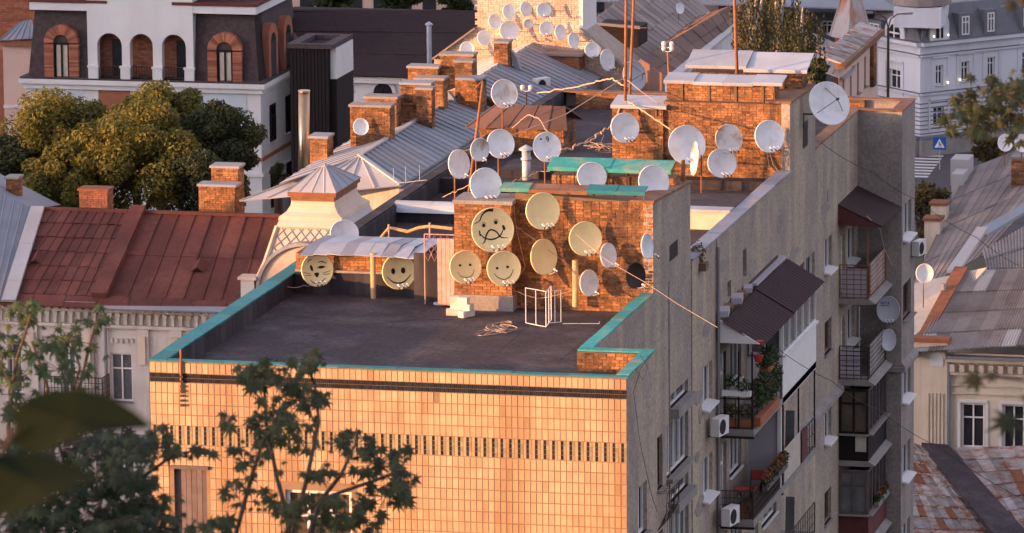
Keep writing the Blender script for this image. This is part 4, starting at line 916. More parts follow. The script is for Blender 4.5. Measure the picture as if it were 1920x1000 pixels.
mast(1172, 235, 1175, -95, 36.3, .055, 'tall rusty mast nearer the camera, of the double mast on the brick pier', 1.9)
mast(1182, 150, 1192, -95, 38.5, .05, 'second tall rusty mast just behind the double mast pair on the pier', 0.0, extra=ex_ant)
mast(1382, 140, 1374, -95, 38.0, .06, 'tall rusty mast rising between the two silver flue covers', 2.3)
mast(1280, 415, 1281, 300, 18.3, .075, 'thick rusty post by the corner of the nearer stair head', 2.0, cat='post', name='rusty_post')
def ex_lamp(t, a, b):
    for s_ in (-1, 1):
        mb = MB(); mb.tube([b, b+V3(s_*.14, 0, .05)], .018, 5); mb.lathe([(.05, 0), (.085, .06), (.085, .16), (.04, .2)], 8, b+V3(s_*.15, 0, .04)); mb.build('insulator', 'insulator', t)
mast(986, 240, 987, 172, 46.0, .04, 'short dark pole with two white insulators on the roof edge', -.5, cat='pole', matn='iron', extra=ex_lamp, name='wire_pole')
mast(1254, 140, 1252, 98, 50.0, .045, 'rusty pole with a crown of pale insulators above the rear parapet', 0.0, cat='pole', extra=lambda t, a, b: [ex_lamp(t, a, b+V3(x, 0, z)) for x, z in ((0, 0), (0, .16))], name='wire_pole')
p = at(340, 760, -.06); q = at(339, 655, -.06)
pt = thing('cable_stub', p, 'rusty stub pipe with black clips at the left of the tiled wall', 'pipe'); mb = MB(); mb.tube([p+V3(0, 0, .35), q], .035, 7); mb.build('pole', 'rust_pole', pt)
for i in range(7): mb = MB(); z = p.z+i*.14; mb.obox((p.x+.03, -.08, z), (.05, 0, 0), (0, .03, 0), (0, 0, .03)); mb.build('clip', 'iron', pt)
# sticks of an old roof aerial at the left edge
p = at(765, 352, 31.5); q = thing('roof_aerial', (p.x, 31.5, DZ), 'thin low aerial with prongs on the left parapet', 'aerial')
mb = MB(); e = at(800, 338, 31.5); s0 = at(735, 345, 31.5); mb.tube([s0, e], .015, 4); mb.tube([(p.x, 31.5, DZ), p], .02, 4)
for f in (.05, .4, .8): c = s0.lerp(e, f); mb.tube([c, c+V3(0, 0, .55)], .012, 4)
mb.build('boom', 'galv', q)

# ================================================================ cables
def cable(pts, r, matn, label, sag=0.0, wob=0.0, cat='cable', group=None, n=10, seed=0):
    """pts: (px,py,Y); smooth run with a little wobble"""
    rgc = random.Random(seed); P = [at(*p) for p in pts]; out = []
    for a, b in zip(P, P[1:]):
        for i in range(n): t = i/n; q = a.lerp(b, t); q = q+V3(rgc.gauss(0, wob), rgc.gauss(0, wob), rgc.gauss(0, wob)-sag*4*t*(1-t)); out.append(q)
    out.append(P[-1]); mb = MB(); mb.tube(out, r*.66, 5); return single(mb, 'cable', matn, label, cat, group, True)
cable([(690, 170, 45), (720, 172, 45)], .01, 'cable_dark', 'short dark cable by the grey roof chimneys') if False else None
cable([(1005, 175, 46), (1075, 165, 42), (1130, 150, 39), (1150, 148, 37), (1175, 165, 36.3)], .035, 'cable_pale', 'bundle of sunlit cables looping from the grey roof to the double mast', wob=.02, seed=1)
cable([(850, 290, 30), (940, 262, 31), (1060, 215, 33), (1172, 145, 36.3)], .028, 'cable_pale', 'straight pale cable crossing the roof up to the double mast', seed=2)
cable([(960, 240, 38), (990, 215, 38), (1010, 222, 37), (1028, 250, 31.2)], .025, 'cable_pale', 'pale cable arching over to the dish with the handwritten nine', wob=.01, seed=3)
cable([(1050, 282, 31), (1080, 275, 32), (1110, 262, 34), (1140, 240, 35.5), (1175, 190, 36.1)], .045, 'cable_pale', 'thick tangled cable bundle running up to the small brick pier', wob=.04, seed=4)
mb = MB(); rgt = random.Random(8); c = at(1125, 275, 34.6); mb.tube(loops(c, .4, .2, .3, 110, 9), .009, 4); single(mb, 'wire_tangle', 'cable_pale', 'loose pale wires hanging above the long green sheet', 'wire')
cable([(1178, 190, 36), (1215, 215, 35), (1260, 245, 34)], .035, 'cable_pale', 'pale cable from the small brick pier to the largest white dish', wob=.012, seed=5)
cable([(1176, 150, 36.3), (1200, 170, 36), (1235, 195, 36)], .02, 'cable_pale', 'pale cable dropping from the double mast behind the silver pier cover', seed=6)
cable([(830, 370, 25.5), (880, 347, 22), (930, 352, 14), (950, 345, 13.5)], .018, 'cable_pale', 'twisted pale cable left of the post mounted dish', wob=.02, seed=7)
cable([(938, 350, 30), (980, 335, 32), (1010, 322, 33), (1060, 318, 33)], .02, 'cable_pale', 'pale cable sagging past the steel flue to the green sheet', wob=.02, seed=8)
cable([(963, 385, 12.5), (970, 440, 12.5), (985, 500, 12.5), (970, 525, 12.5), (955, 540, 12.3)], .014, 'cable_pale', 'thin pale cable hanging down the brick wall by the moustached dish', sag=0, wob=.008, seed=9)
cable([(960, 420, 12.3), (1010, 455, 12.4), (1060, 492, 12.4), (1075, 505, 12.5)], .012, 'cable_pale', 'thin slanting cable between the plain cream dishes', wob=.006, seed=10)
cable([(940, 540, 12.1), (965, 545, 12.3), (1010, 560, 12.4), (1075, 545, 12.4)], .013, 'cable_pale', 'thin cable along the foot of the terrace brick wall', sag=.03, wob=.008, seed=11)
cable([(1080, 440, 12.0), (1140, 490, 11.0), (1210, 530, 9.0), (1270, 570, 4.5), (1345, 614, -2.0)], .009, 'cable_pale', 'orange lit wire running from the brick wall out over the side', seed=12)
cable([(1443, 286, 35.6), (1450, 310, 35.7), (1468, 332, 35.7)], .018, 'cable_pale', 'pale cable below the rightmost dish of the upper wall', seed=13)
cable([(1438, 286, 35.6), (1442, 312, 35.7), (1448, 338, 35.7)], .014, 'cable_pale', 'thin cable hanging straight below the rightmost dish of the upper wall', seed=14)
cable([(505, 540, 12.0), (540, 538, 13.2), (570, 535, 13.4), (590, 532, 13.5)], .013, 'cable_pale', 'pale wire lying on the left parapet wall by the cat face dish', sag=.05, seed=15)
cable([(520, 590, 8), (600, 598, 8.2), (700, 608, 8), (780, 600, 8.5), (850, 600, 9)], .012, 'cable_dark', 'dark cable lying across the terrace floor', wob=.004, seed=16)
cable([(1540, 268, 42), (1640, 325, 45), (1720, 375, 48), (1830, 445, 52), (1925, 505, 56)], .016, 'cable_dark', 'long dark wire from the roof parapet across the far balconies', sag=.1, seed=17)
cable([(1440, 640, 24), (1560, 715, 30), (1650, 770, 36), (1760, 838, 42), (1925, 940, 50)], .016, 'cable_dark', 'long dark wire slanting down from the awning past the far balconies', sag=.1, seed=18)
cable([(1225, 660, 3.6), (1202, 690, .5), (1188, 735, .2), (1200, 830, .2), (1222, 930, 1.5), (1232, 960, 2.5)], .012, 'cable_dark', 'dark cable hanging down the grey wall below the green corner', seed=19)
cable([(1200, 665, 2.0), (1215, 690, 2.0), (1205, 712, 1.0), (1190, 690, .8)], .01, 'cable_dark', 'small loop of black cable under the green coping corner', seed=20)
cable([(1625, 405, 45.7), (1650, 430, 46), (1658, 465, 48), (1672, 497, 49.7)], .02, 'cable_pale', 'pale hose hanging from the far canopy', seed=21)
cable([(1206, 370, 13), (1213, 400, 12.4), (1213, 440, 12.4)], .01, 'cable_pale', 'thin wire dropping to the narrow white dish near the corner', seed=22)

# ================================================================ air conditioners
def ac(p, label, rz=0, s_=1.0, g='air conditioners'):
    t = thing('air_conditioner', p, label, 'air conditioner', g)
    t.rotation_euler[2] = rz; w_, d_, h_ = .8*s_, .3*s_, .58*s_
    def bx(nm, m_, *a): mb = MB(); mb.box(*a); return mb.build(nm, m_, t, False, False)
    b_ = bx('casing', 'ac_white', -w_/2, w_/2, -d_/2, d_/2, 0, h_)
    mb = MB(); mb.lathe([(h_*.42, 0), (h_*.42, .012), (h_*.36, .018)], 18); mb.v = [V3(p_.x-w_*.14, -d_/2-p_.z, p_.y+h_/2) for p_ in mb.v]; mb.build('fan_grille', 'black', t, False, False)
    for x in (-w_*.3, w_*.3): bx('bracket', 'iron', x-.02, x+.02, -d_/2, d_/2+.15, -.05, -.005)
    return t
p = onX(1330, 812, WX); ac((WX+.38, p.y-.2, p.z), 'white air conditioner on the side wall left of the plant balcony', R(78), g=None)
p = onX(1352, 966, WX); ac((WX+.55, 22.2, p.z), 'white air conditioner under the flowered balcony with a floor mat', R(78), g=None)
p = onX(1722, 482, FX+.3); ac((FX+.25, 52.5, p.z), 'white air conditioner at the far right corner of the block', R(78), .95, g=None)

# ================================================================ houses around
def bx(parent, name, matn, x0, x1, y0, y1, z0, z1, a=None):
    mb = MB(); mb.box(min(x0, x1), max(x0, x1), y0, y1, min(z0, z1), max(z0, z1), a); return mb.build(name, matn, parent)
def arch_pts(xc, r, z0, n=10, a0=0, a1=math.pi): return [(xc+r*math.cos(a0+(a1-a0)*k/n), z0+r*math.sin(a0+(a1-a0)*k/n)) for k in range(n+1)]
def spandrels(mb, x0, x1, zt, y, dep=.15):
    """fills the two upper corners of a rectangular opening so that it ends in a half circle"""
    r = (x1-x0)/2; xc = (x0+x1)/2; z0 = zt-r
    P = arch_pts(xc, r, z0, 12)
    for half, cx_ in ((P[:7], x1), (P[6:], x0)):
        pts = [(x, y, z) for x, z in half]+[(cx_, y, zt)] if cx_ == x1 else [(cx_, y, zt)]+[(x, y, z) for x, z in half]
        mb.prism(pts, (0, dep, 0))
def ring(mb, xc, zc, r0, r1, y, dep, n=14, a0=0, a1=math.pi):
    A = arch_pts(xc, r0, zc, n, a0, a1); B = arch_pts(xc, r1, zc, n, a0, a1); rg_ = random.Random(int(xc*10))
    for k in range(n):
        e = .04
        p = [A[k], B[k], B[k+1], A[k+1]]; mb.prism([(q[0], y, q[1]) for q in p], (0, dep, 0), rg_.random())
def pxz(px, py, Y): p = at(px, py, Y); return p.x, p.z

# ---------------------------------------------------------------- house under the red roof, with its corner turret
HY = 68.0; EZ = -11.66
hx0, hx1 = at(-60, 560, HY).x, at(520, 580, HY).x
old = thing('old_town_house', ((hx0+hx1)/2, HY+3, GZ), 'old plaster house with brownish red sheet roof and ornate cornice', 'house')
def px_x(px, py=650): return at(px, py, HY).x
OW = []
for (a, b, t, bt) in ((206, 247, 662, 752), (113, 141, 655, 748), (2, 40, 650, 745)):
    OW.append((px_x(a)-hx0, px_x(b)-hx0, at(200, bt, HY).z-GZ, at(200, t, HY).z-GZ))
OW += [(a, b, c-3.6, d-3.6) for a, b, c, d in OW]+[(a, b, c-7.2, d-7.2) for a, b, c, d in OW]
mb = MB(); wall_holes(mb, (hx0, HY, GZ), X_, Z_, -Y_, hx1-hx0, EZ-GZ, OW, .25); mb.quad((hx1, HY, GZ), (hx1, HY+11, GZ), (hx1, HY+11, EZ), (hx1, HY, EZ)); mb.build('facade', 'old_plaster', old)
for (a, b, c, d) in OW: window(old, (hx0+a, HY, GZ+c), X_, Z_, -Y_, b-a, d-c, .22, (1, 1), 'glass_pale', 'white_paint', 'concrete', .07, .12)
# cornice: band, dentils, niche brackets
bx(old, 'cornice', 'old_plaster', hx0, hx1, HY-.45, HY, EZ-.12, EZ+.02)
n = int((hx1-hx0)/.34)
for i in range(n):
    x = hx0+.1+i*.34; bx(old, 'dentil', 'cream_plaster', x, x+.17, HY-.3, HY, EZ-.34, EZ-.12)
bx(old, 'frieze', 'old_plaster', hx0, hx1, HY-.12, HY, EZ-.46, EZ-.36)
for i in range(n):
    x = hx0+.05+i*.34
    mb = MB(); mb.box(x, x+.12, HY-.16, HY, EZ-.95, EZ-.46); mb.box(x-.04, x+.16, HY-.2, HY, EZ-.6, EZ-.46); mb.build('bracket', 'old_plaster', old)
bx(old, 'string_course', 'old_plaster', hx0, hx1, HY-.2, HY, EZ-1.1, EZ-.97)
for i in range(int((hx1-hx0)/.22)):
    x = hx0+.05+i*.22
    if (i//7) % 2 == 0: bx(old, 'corbel', 'old_plaster', x, x+.1, HY-.1, HY, EZ-1.75, EZ-1.55)
for px_ in (268, 60, 165, 330):
    x = px_x(px_); bx(old, 'pilaster', 'old_plaster', x-.28, x+.28, HY-.14, HY, GZ, EZ-1.1); bx(old, 'pilaster_block', 'cream_plaster', x-.16, x+.16, HY-.24, HY-.14, EZ-2.6, EZ-1.4)
mb = MB(); x = px_x(200); mb.tube([(x, HY-.16, EZ-.9), (x, HY-.16, GZ)], .07, 7); mb.build('rain_pipe', 'galv_dark', old)
zb = at(185, 742, HY).z; bb = bx(old, 'iron_balcony', 'concrete', px_x(95), px_x(203), HY-1.0, HY, zb-.12, zb)
rail(bb, [(px_x(95), HY-.97), (px_x(203), HY-.97), (px_x(203), HY)], zb, .95, 7, nh=3, r=.015)
bx(old, 'lean_to_roof', 'galv_dark', px_x(185), px_x(285), HY-1.6, HY, at(230, 830, HY-1).z, at(230, 822, HY-1).z)
# roof: sheets in two fields and a raised firewall between
def lerpq(A, B, Cc, D, u, v): return A.lerp(B, u).lerp(D.lerp(Cc, u), v)
A, B = at(4, 566, HY-.6), at(480, 583, HY-.6); B.z = A.z; Cc, D = at(524, 392, 73.6), at(62, 392, 73.6); Cc.z = D.z
q = lambda u, v: lerpq(A, B, Cc, D, u, v)
sheet_roof(old, q(-.14, .09), q(.36, .09), q(.40, 1), q(-.02, 1), 12, 'red_roof', 6, lift=.05, seam=.03, seed=3)
sheet_roof(old, q(.41, .09), q(1.0, .09), q(1.0, 1), q(.455, 1), 8, 'red_roof', 2, lift=.02, seam=.045, seed=4)
mb = MB(); N_ = (B-A).cross(D-A).normalized(); a_, b_, c_, d_ = q(.35, .07), q(.41, .07), q(.46, 1.02), q(.40, 1.02); mb.prism([a_, b_, c_, d_], N_*.28); mb.build('firewall_cover', 'red_roof', old)
sheet_roof(old, q(-.14, -.03), q(1.0, -.03), q(1.0, .1), q(-.14, .1), 9, 'red_roof', 1, lift=.03, seam=.02, seed=5)
mb = MB(); mb.prism([q(.4, -.02), q(.75, .005), q(.98, .02), q(.98, -.04), q(.4, -.05)], N_*.08); mb.build('eave_flashing', 'galv_dull', old)
back = V3(0, 7, -2.6); mb = MB(); mb.prism([q(-.14, 1), q(1, 1), q(1, 1)+back, q(-.14, 1)+back], (0, 0, -.06)); mb.build('rear_slope', 'red_roof', old)
mb = MB(); mb.bar(q(-.1, 1)+Z_*.03, q(1, 1)+Z_*.03, .3, .12); mb.build('ridge_cap', 'red_roof', old)
for (px_, py_, w_) in ((68, 497, .0), (368, 510, .15)):                     # little roof vents
    p = onZ(px_, py_, 0); best = min((abs(proj(q(u/60, v/40))[0]-px_)+abs(proj(q(u/60, v/40))[1]-py_), u/60, v/40) for u in range(61) for v in range(41)); p = q(best[1], best[2])
    up_ = (D-A).normalized(); mb = MB(); r_ = .32; mb.prism([p+X_*(-r_)+N_*.03, p+N_*(.3)+X_*0, p+X_*r_+N_*.03], up_*.05+V3(0, .6, .25)); v_ = mb.build('roof_vent', 'red_roof', old)
    mb = MB(); mb.prism([p+X_*(-r_*.7)+N_*.04-Y_*.02, p+N_*.22-Y_*.02, p+X_*r_*.7+N_*.04-Y_*.02], (0, -.01, 0)); mb.build('vent_mouth', 'black', v_)
def chim(parent, px0, px1, pyt, pyb, Y, dep=.9, cap=True, matn='brick', capm='concrete', seed=1, bl=.25, capover=.06, pot=False):
    a, b = at(px0, pyb, Y), at(px1, pyt, Y); c = brick_block(parent, a.x, b.x, Y, Y+dep, a.z-1.0, b.z-.1, matn, faces='fr', seed=seed, cap=cap, capmat=capm, capover=capover, bl=bl)
    return c
chim(old, 149, 201, 355, 392, 74, .8, matn='brick_red', capm='rust', seed=61)
chim(old, 373, 440, 347, 392, 74, .8, capm='galv_dull', seed=62); chim(old, 397, 446, 312, 385, 75.2, .9, capm='galv_dull', seed=63)
# corner turret: pyramid roof, flared neck, latticed apron, arched pediment
tu = thing('corner_turret', at(585, 420, 67), 'small corner turret with pale pyramid roof and rust brown cornice', 'turret')
fl_, fr_ = at(538, 360, 66), at(630, 360, 66); fr_.z = fl_.z; dp = V3(0, 4.0, 0); ap = at(608, 306, 68)
cs = [fl_, fr_, fr_+dp, fl_+dp]
for i, (a, b) in enumerate(zip(cs, cs[1:]+cs[:1])):
    k = 4
    for j in range(k):
        mb = MB(); p0, p1 = a.lerp(b, j/k), a.lerp(b, (j+1)/k); mb.cur = .3+.4*(j % 2); mb.poly([p0, p1, ap]); mb.tube([p0, ap.lerp(p0, .15)], .025, 4); mb.build('roof_sheet', 'zinc_pale' if i in (0, 3) else 'galv_dull', tu)  # front and left faces take the lit tone, the others the shaded one
bx(tu, 'cornice', 'rust', fl_.x+.02, fr_.x-.02, fl_.y+.02, fl_.y+3.98, fl_.z-.18, fl_.z-.003); bx(tu, 'cornice_moulding', 'brown_rust', fl_.x+.12, fr_.x-.12, fl_.y+.12, fl_.y+3.9, fl_.z-.38, fl_.z-.18)
def frustum(parent, name, matn, prof, cx_, cy_, m_=None):
    mb = MB(); vs = []; 
    for hx_, hy_, z in prof: vs += [(cx_-hx_, cy_-hy_, z), (cx_+hx_, cy_-hy_, z), (cx_+hx_, cy_+hy_, z), (cx_-hx_, cy_+hy_, z)]
    fs = [(4*i+k, 4*i+(k+1) % 4, 4*i+4+(k+1) % 4, 4*i+4+k) for i in range(len(prof)-1) for k in range(4)]; mb.add(vs, fs+[(3, 2, 1, 0)]); return mb.build(name, matn, parent)
cx_, cy_ = (fl_.x+fr_.x)/2, fl_.y+2; z1 = fl_.z-.38; hx_, hy_ = (fr_.x-fl_.x)/2-.1, 1.85
frustum(tu, 'flared_neck', 'tower_stone', [(hx_+.42, hy_+.42, z1-.75), (hx_+.38, hy_+.38, z1-.6), (hx_+.15, hy_+.15, z1-.45), (hx_, hy_, z1-.2), (hx_-.03, hy_-.03, z1)], cx_, cy_)
zt = z1-.75; zb = zt-1.75
frustum(tu, 'apron', 'zinc_pale', [(hx_+.95, hy_+.75, zb), (hx_+.5, hy_+.45, zt-.25), (hx_+.38, hy_+.38, zt)], cx_, cy_)
mb = MB(); ft = lambda u, v: V3(cx_+(hx_+.9-(.45*v))*(2*u-1), cy_-hy_-.75+.31*v-.02, zb+.05+(zt-zb-.3)*v)
for i in range(-3, 9):
    for s_ in (1, -1):
        u0, u1 = i*.13, i*.13+.45*1; 
        pts = []
        for k in range(9):
            v = k/8; u = (u0+.42*v) if s_ > 0 else (1-u0-.42*v)
            if 0 <= u <= 1: pts.append(ft(u, v))
        if len(pts) > 1: mb.tube(pts, .022, 4)
o = mb.build('lattice', 'galv_dark', tu); o['kind'] = 'stuff'
mb = MB(); mb.tube([ft(0, 0)-X_*.5-Z_*1.0, ft(0, 0), ft(0, 1)], .1, 5); mb.tube([ft(1, 0), ft(1, 1)], .09, 5); mb.tube([ft(0, 1), ft(1, 1)], .08, 5); mb.build('edge_moulding', 'tower_stone', tu)
pc = at(572, 548, 65.2); r_ = 88/46; mb = MB(); mb.prism([(x, 65.2, z) for x, z in arch_pts(pc.x, r_, pc.z, 16)], (0, 2.0, 0)); mb.build('pediment', 'tower_stone', tu)
mb = MB(); ring(mb, pc.x, pc.z, r_, r_+.14, 65.05, .5, 20); mb.build('pediment_rim', 'galv_dull', tu)
for px_ in (465, 650):
    p = at(px_, 540, 65.1); bx(tu, 'pedestal', 'old_plaster', p.x-.28, p.x+.28, 65, 65.6, p.z-1.4, p.z+.35); bx(tu, 'pedestal_cap', 'cream_plaster', p.x-.38, p.x+.38, 64.9, 65.7, p.z+.35, p.z+.47)
bx(tu, 'base', 'old_plaster', pc.x-r_-.5, pc.x+r_+.6, 65.25, 71.5, GZ, pc.z)

# ---------------------------------------------------------------- long wing under the grey seamed roof
P_ = at(752, 348, 72); R_ = at(672, 294, 74.2)
wing = thing('long_wing', (R_.x, 90, GZ), 'long wing with blue grey seamed sheet roof and a row of brick chimneys', 'house')
ex, ez, rx, rz_ = P_.x, P_.z, R_.x, R_.z; lx = rx-2.6; YE = 92.0
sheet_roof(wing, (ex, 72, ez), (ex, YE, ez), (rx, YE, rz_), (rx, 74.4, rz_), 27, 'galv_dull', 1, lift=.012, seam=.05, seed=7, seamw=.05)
sheet_roof(wing, (lx, YE, ez+.1), (lx, 71, ez+.1), (rx, 74.4, rz_), (rx, YE, rz_), 18, 'zinc_pale', 1, lift=.012, seam=.04, seed=8)  # left slope in a paler sheet: sunlight put into its colour
sheet_roof(wing, (lx-1.5, 70.2, ez-.55), (ex, 72, ez), (rx, 74.4, rz_), (rx-.05, 74.4, rz_), 6, 'zinc_pale', 1, lift=.01, seam=.05, seed=9)  # hip in the same lit tone
mb = MB(); mb.bar((rx, 74.4, rz_+.04), (rx, YE, rz_+.04), .22, .08); mb.bar((rx, 74.4, rz_+.04), (ex, 72, ez+.05), .2, .08); mb.build('ridge_cap', 'zinc_pale', wing)
bx(wing, 'wall', 'old_plaster', lx+.2, ex-.15, 72.2, YE, GZ, ez-.1)
bx(wing, 'gutter_board', 'galv_dark', ex-.1, ex+.12, 72, YE, ez-.35, ez-.16)
# second, higher stretch of roof up to the gable
_e = at(1072, 184, 99); e2x, e2z, r2x, r2z = _e.x, _e.z, rx+.25, rz_+.42
f0 = V3(r2x, YE, r2z)
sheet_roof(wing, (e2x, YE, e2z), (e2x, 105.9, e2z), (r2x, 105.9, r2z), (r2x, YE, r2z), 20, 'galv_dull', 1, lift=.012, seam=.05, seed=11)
sheet_roof(wing, (lx-.6, 105.9, e2z+.2), (lx-.6, YE, e2z+.2), (r2x, YE, r2z), (r2x, 105.9, r2z), 10, 'zinc_pale', 1, lift=.012, seam=.04, seed=12)  # sunward slope again in the lit tone
mb = MB(); mb.prism([(lx-.5, YE-.05, e2z), (e2x, YE-.05, e2z-.1), (r2x, YE-.05, r2z-.02)], (0, .3, 0)); mb.build('firewall', 'mortar', wing)
bricks(wing, (lx-.5, YE-.06, e2z-.6), X_, Z_, -Y_, e2x-lx+.5, r2z-e2z+.6, 'brick', seed=71, clip=lambda u, v: True if v < .6 else (v-.6) < (r2z-e2z)*(1-abs(u-(r2x-lx+.5))/3.2))
bx(wing, 'wall', 'old_plaster', lx-.4, e2x-.15, YE+.2, 105.9, GZ, e2z-.1)
gc = [(581, 613, 256, 308, 77.0, 1.0), (657, 731, 198, 265, 79.0, .8), (684, 743, 182, 215, 83.0, .8), (751, 806, 156, 214, 84.5, .8), (781, 809, 165, 212, 83.8, .6), (778, 831, 147, 190, 88.0, .8), (765, 821, 125, 150, 92.0, .8), (826, 886, 102, 142, 92.5, .8), (853, 885, 114, 142, 91.2, .6), (857, 903, 147, 170, 90.3, .9), (926, 952, 78, 116, 99.0, .8)]
for i, (a, b, t, bt, Y, d) in enumerate(gc): chim(wing, a, b, t, bt, Y, d, seed=80+i*5, capm='concrete' if i % 3 else 'galv_dull', bl=.28)
for (x, y, Y) in ((672, 275, 79.5), (840, 172, 90.0), (958, 95, 99.5)):      # bent sheet hoods by the chimneys
    a = at(x, y, Y); mb = MB(); mb.prism([a, a+V3(.25, 0, -.3), a+V3(.45, 0, -.9), a+V3(.2, 0, -.9), a+V3(0, 0, -.3)], (0, .35, 0)); mb.build('sheet_hood', 'galv_dull', wing)
p = at(1015, 168, 99); ac((p.x, 99, p.z-.1), 'white air conditioner lying on the grey seamed roof', R(60), 1.1, g=None)
dish(677, 238, 28, 31, 78.6, 'small white dish beside the widest chimney of the grey roof', None, 30, 14, lnb=0, mount=('wall', 79.0))

# ---------------------------------------------------------------- white brick gable with many dishes
GY = 106.0; gw = thing('gable_house', at(995, 100, GY), 'house with pale worn brick gable carrying a cluster of dishes', 'house')
gp = [(895, -60), (1088, -60), (1088, 56), (1160, 112), (1195, 150), (1195, 200), (815, 200), (815, 112), (895, 52)]
mb = MB(); mb.prism([at(x, y, GY) for x, y in gp], (0, 3.0, 0)); c = mb.build('gable_wall', 'mortar_pale', gw)
def inpoly(x, y):
    r_ = False
    for (x0, y0), (x1, y1) in zip(gp, gp[1:]+gp[:1]):
        if (y0 > y) != (y1 > y) and x < (x1-x0)*(y-y0)/(y1-y0)+x0: r_ = not r_
    return r_
o_ = at(815, 200, GY-.003); w_ = at(1195, 200, GY).x-o_.x; h_ = at(900, -60, GY).z-o_.z
def cl(u, v): x, y = proj((o_.x+u, GY, o_.z+v)); return inpoly(x, y)
bricks(c, o_, X_, Z_, -Y_, w_, h_, 'brick_white', bl=.27, bh=.085, seed=91, clip=cl, proud=.02)
for pts, nm in (([(892, 52), (812, 110)], 'verge'), ([(1088, 54), (1197, 150)], 'verge')):
    mb = MB(); mb.bar(at(*pts[0], GY-.1), at(*pts[1], GY-.1), .45, .08); mb.build(nm, 'slate', gw)
bx(gw, 'corner_strip', 'white_wall', at(1086, 0, GY).x, at(1093, 0, GY).x, GY-.04, GY+3, at(1090, 60, GY).z, at(1090, -60, GY).z)
# low brick abutment in front of the gable
a, b = at(1008, 108, GY-1.2), at(1086, 100, GY-1.2); brick_block(gw, a.x, b.x, GY-1.2, GY-.05, a.z-1.2, b.z-.15, 'brick_red', faces='fr', name='abutment', seed=95, cap=True, capmat='slate', capover=.15)
gG = 'white dishes on the pale brick gable'
GD = [(955, 22, 24, 28, 34, 'white dish in the top row of the gable, left'), (986, 17, 20, 27, 52, 'turned white dish in the top row of the gable, middle'), (1020, 19, 26, 27, 36, 'white dish in the top row of the gable, right'),
      (928, 40, 23, 27, 40, 'white dish at the upper left edge of the gable'), (991, 45, 22, 17, 34, 'flattened rusty dish in the middle of the gable'), (955, 58, 35, 37, 34, 'largest white dish on the gable, above the short chimney'),
      (1025, 54, 26, 27, 36, 'white dish in the second row of the gable, right of the rusty one'), (1051, 61, 20, 28, 50, 'turned white dish in the second row of the gable'), (1076, 76, 20, 29, 52, 'lowest turned white dish at the right of the gable'),
      (908, 71, 25, 27, 34, 'white dish low at the left of the gable'), (876, 92, 26, 27, 30, 'white dish at the lower left corner of the gable, behind a chimney'), (1111, 94, 28, 29, 36, 'white dish below the right verge of the gable'), (1139, 113, 26, 40, 46, 'tall oval white dish below the right verge of the gable')]
for i, (x, y, w_, h_, a_, lab) in enumerate(GD): dish(x, y, w_, h_, GY-.7, lab, gG, a_, 12, 'dish_rusty' if i == 4 else 'dish_white', lnb=3 if w_ > 25 else 0, mount=('wall', GY))
dish(1103, 31, 28, 31, 110, 'white dish above the right shoulder of the gable, before the slate roof', gG, 30, 12, mount=('pole', at(1103, 85, 110).z))
dish(1190, 142, 50, 56, 58, 'big pale dish leaning behind the double mast', None, 62, 14, 'dish_grey', lnb=0, tri=True, mount=('pole', -2))

# ---------------------------------------------------------------- slate roof and brown roof behind the block
sl_ = thing('slate_roof_house', at(1160, 80, 124), 'house with worn grey brown slate roof right of the pale gable', 'house')
A, B, Cc, D = at(1198, 125, 119), at(1330, 20, 150), at(1240, -60, 152), at(1092, 52, 121)
sheet_roof(sl_, A, B, Cc, D, 22, 'slate', 3, lift=.04, seam=.03, seed=13)
mb = MB(); mb.prism([A, B, B-Z_*9, A-Z_*9], (-.3, .1, 0)); mb.build('wall', 'old_plaster', sl_)
p = at(1135, 58, 120); mb = MB(); mb.prism([at(1118, 48, 119.5), at(1195, 55, 119.5), at(1195, 90, 119.5), at(1170, 88, 119.5)], (0, 2.5, 0)); dm = mb.build('dormer', 'black_wood', sl_)
mb = MB(); mb.prism([at(1112, 47, 119), at(1200, 55, 119), at(1200, 52, 122), at(1112, 44, 122)], (0, 0, .12)); mb.build('dormer_roof', 'slate', dm)
dish(1275, 16, 15, 20, 140, 'tiny pale dish at the top of the slate roof', None, 34, 10, lnb=0, mount=('pole', at(1275, 40, 142).z))
br_ = thing('brown_roof_house', at(1280, 100, 110), 'house with dark brown sheet roof behind the silver flue covers', 'house')
A, B, Cc, D = at(1258, 150, 96), at(1382, 46, 128), at(1366, 14, 130), at(1200, 112, 100)
sheet_roof(br_, A, B, Cc, D, 9, 'brown_roof', 2, lift=.03, seam=.03, seed=14)
sheet_roof(br_, Cc, D, at(1165, 150, 100), at(1300, 36, 134), 8, 'brown_roof', 2, lift=.03, seam=.03, seed=15)
mb = MB(); mb.bar(A+Z_*.05, B+Z_*.05, .5, .12); mb.build('eave_flashing', 'zinc_pale', br_)
mb = MB(); mb.prism([A-Z_*.1, B-Z_*.1, B-Z_*9, A-Z_*9], (-.3, .1, 0)); mb.build('wall', 'grey_white', br_)
mb = MB(); mb.prism([at(1165, 150, 100), D, A, A-Z_*8, at(1165, 150, 100)-Z_*8], (0, .3, 0)); mb.build('gable', 'brown_roof', br_)

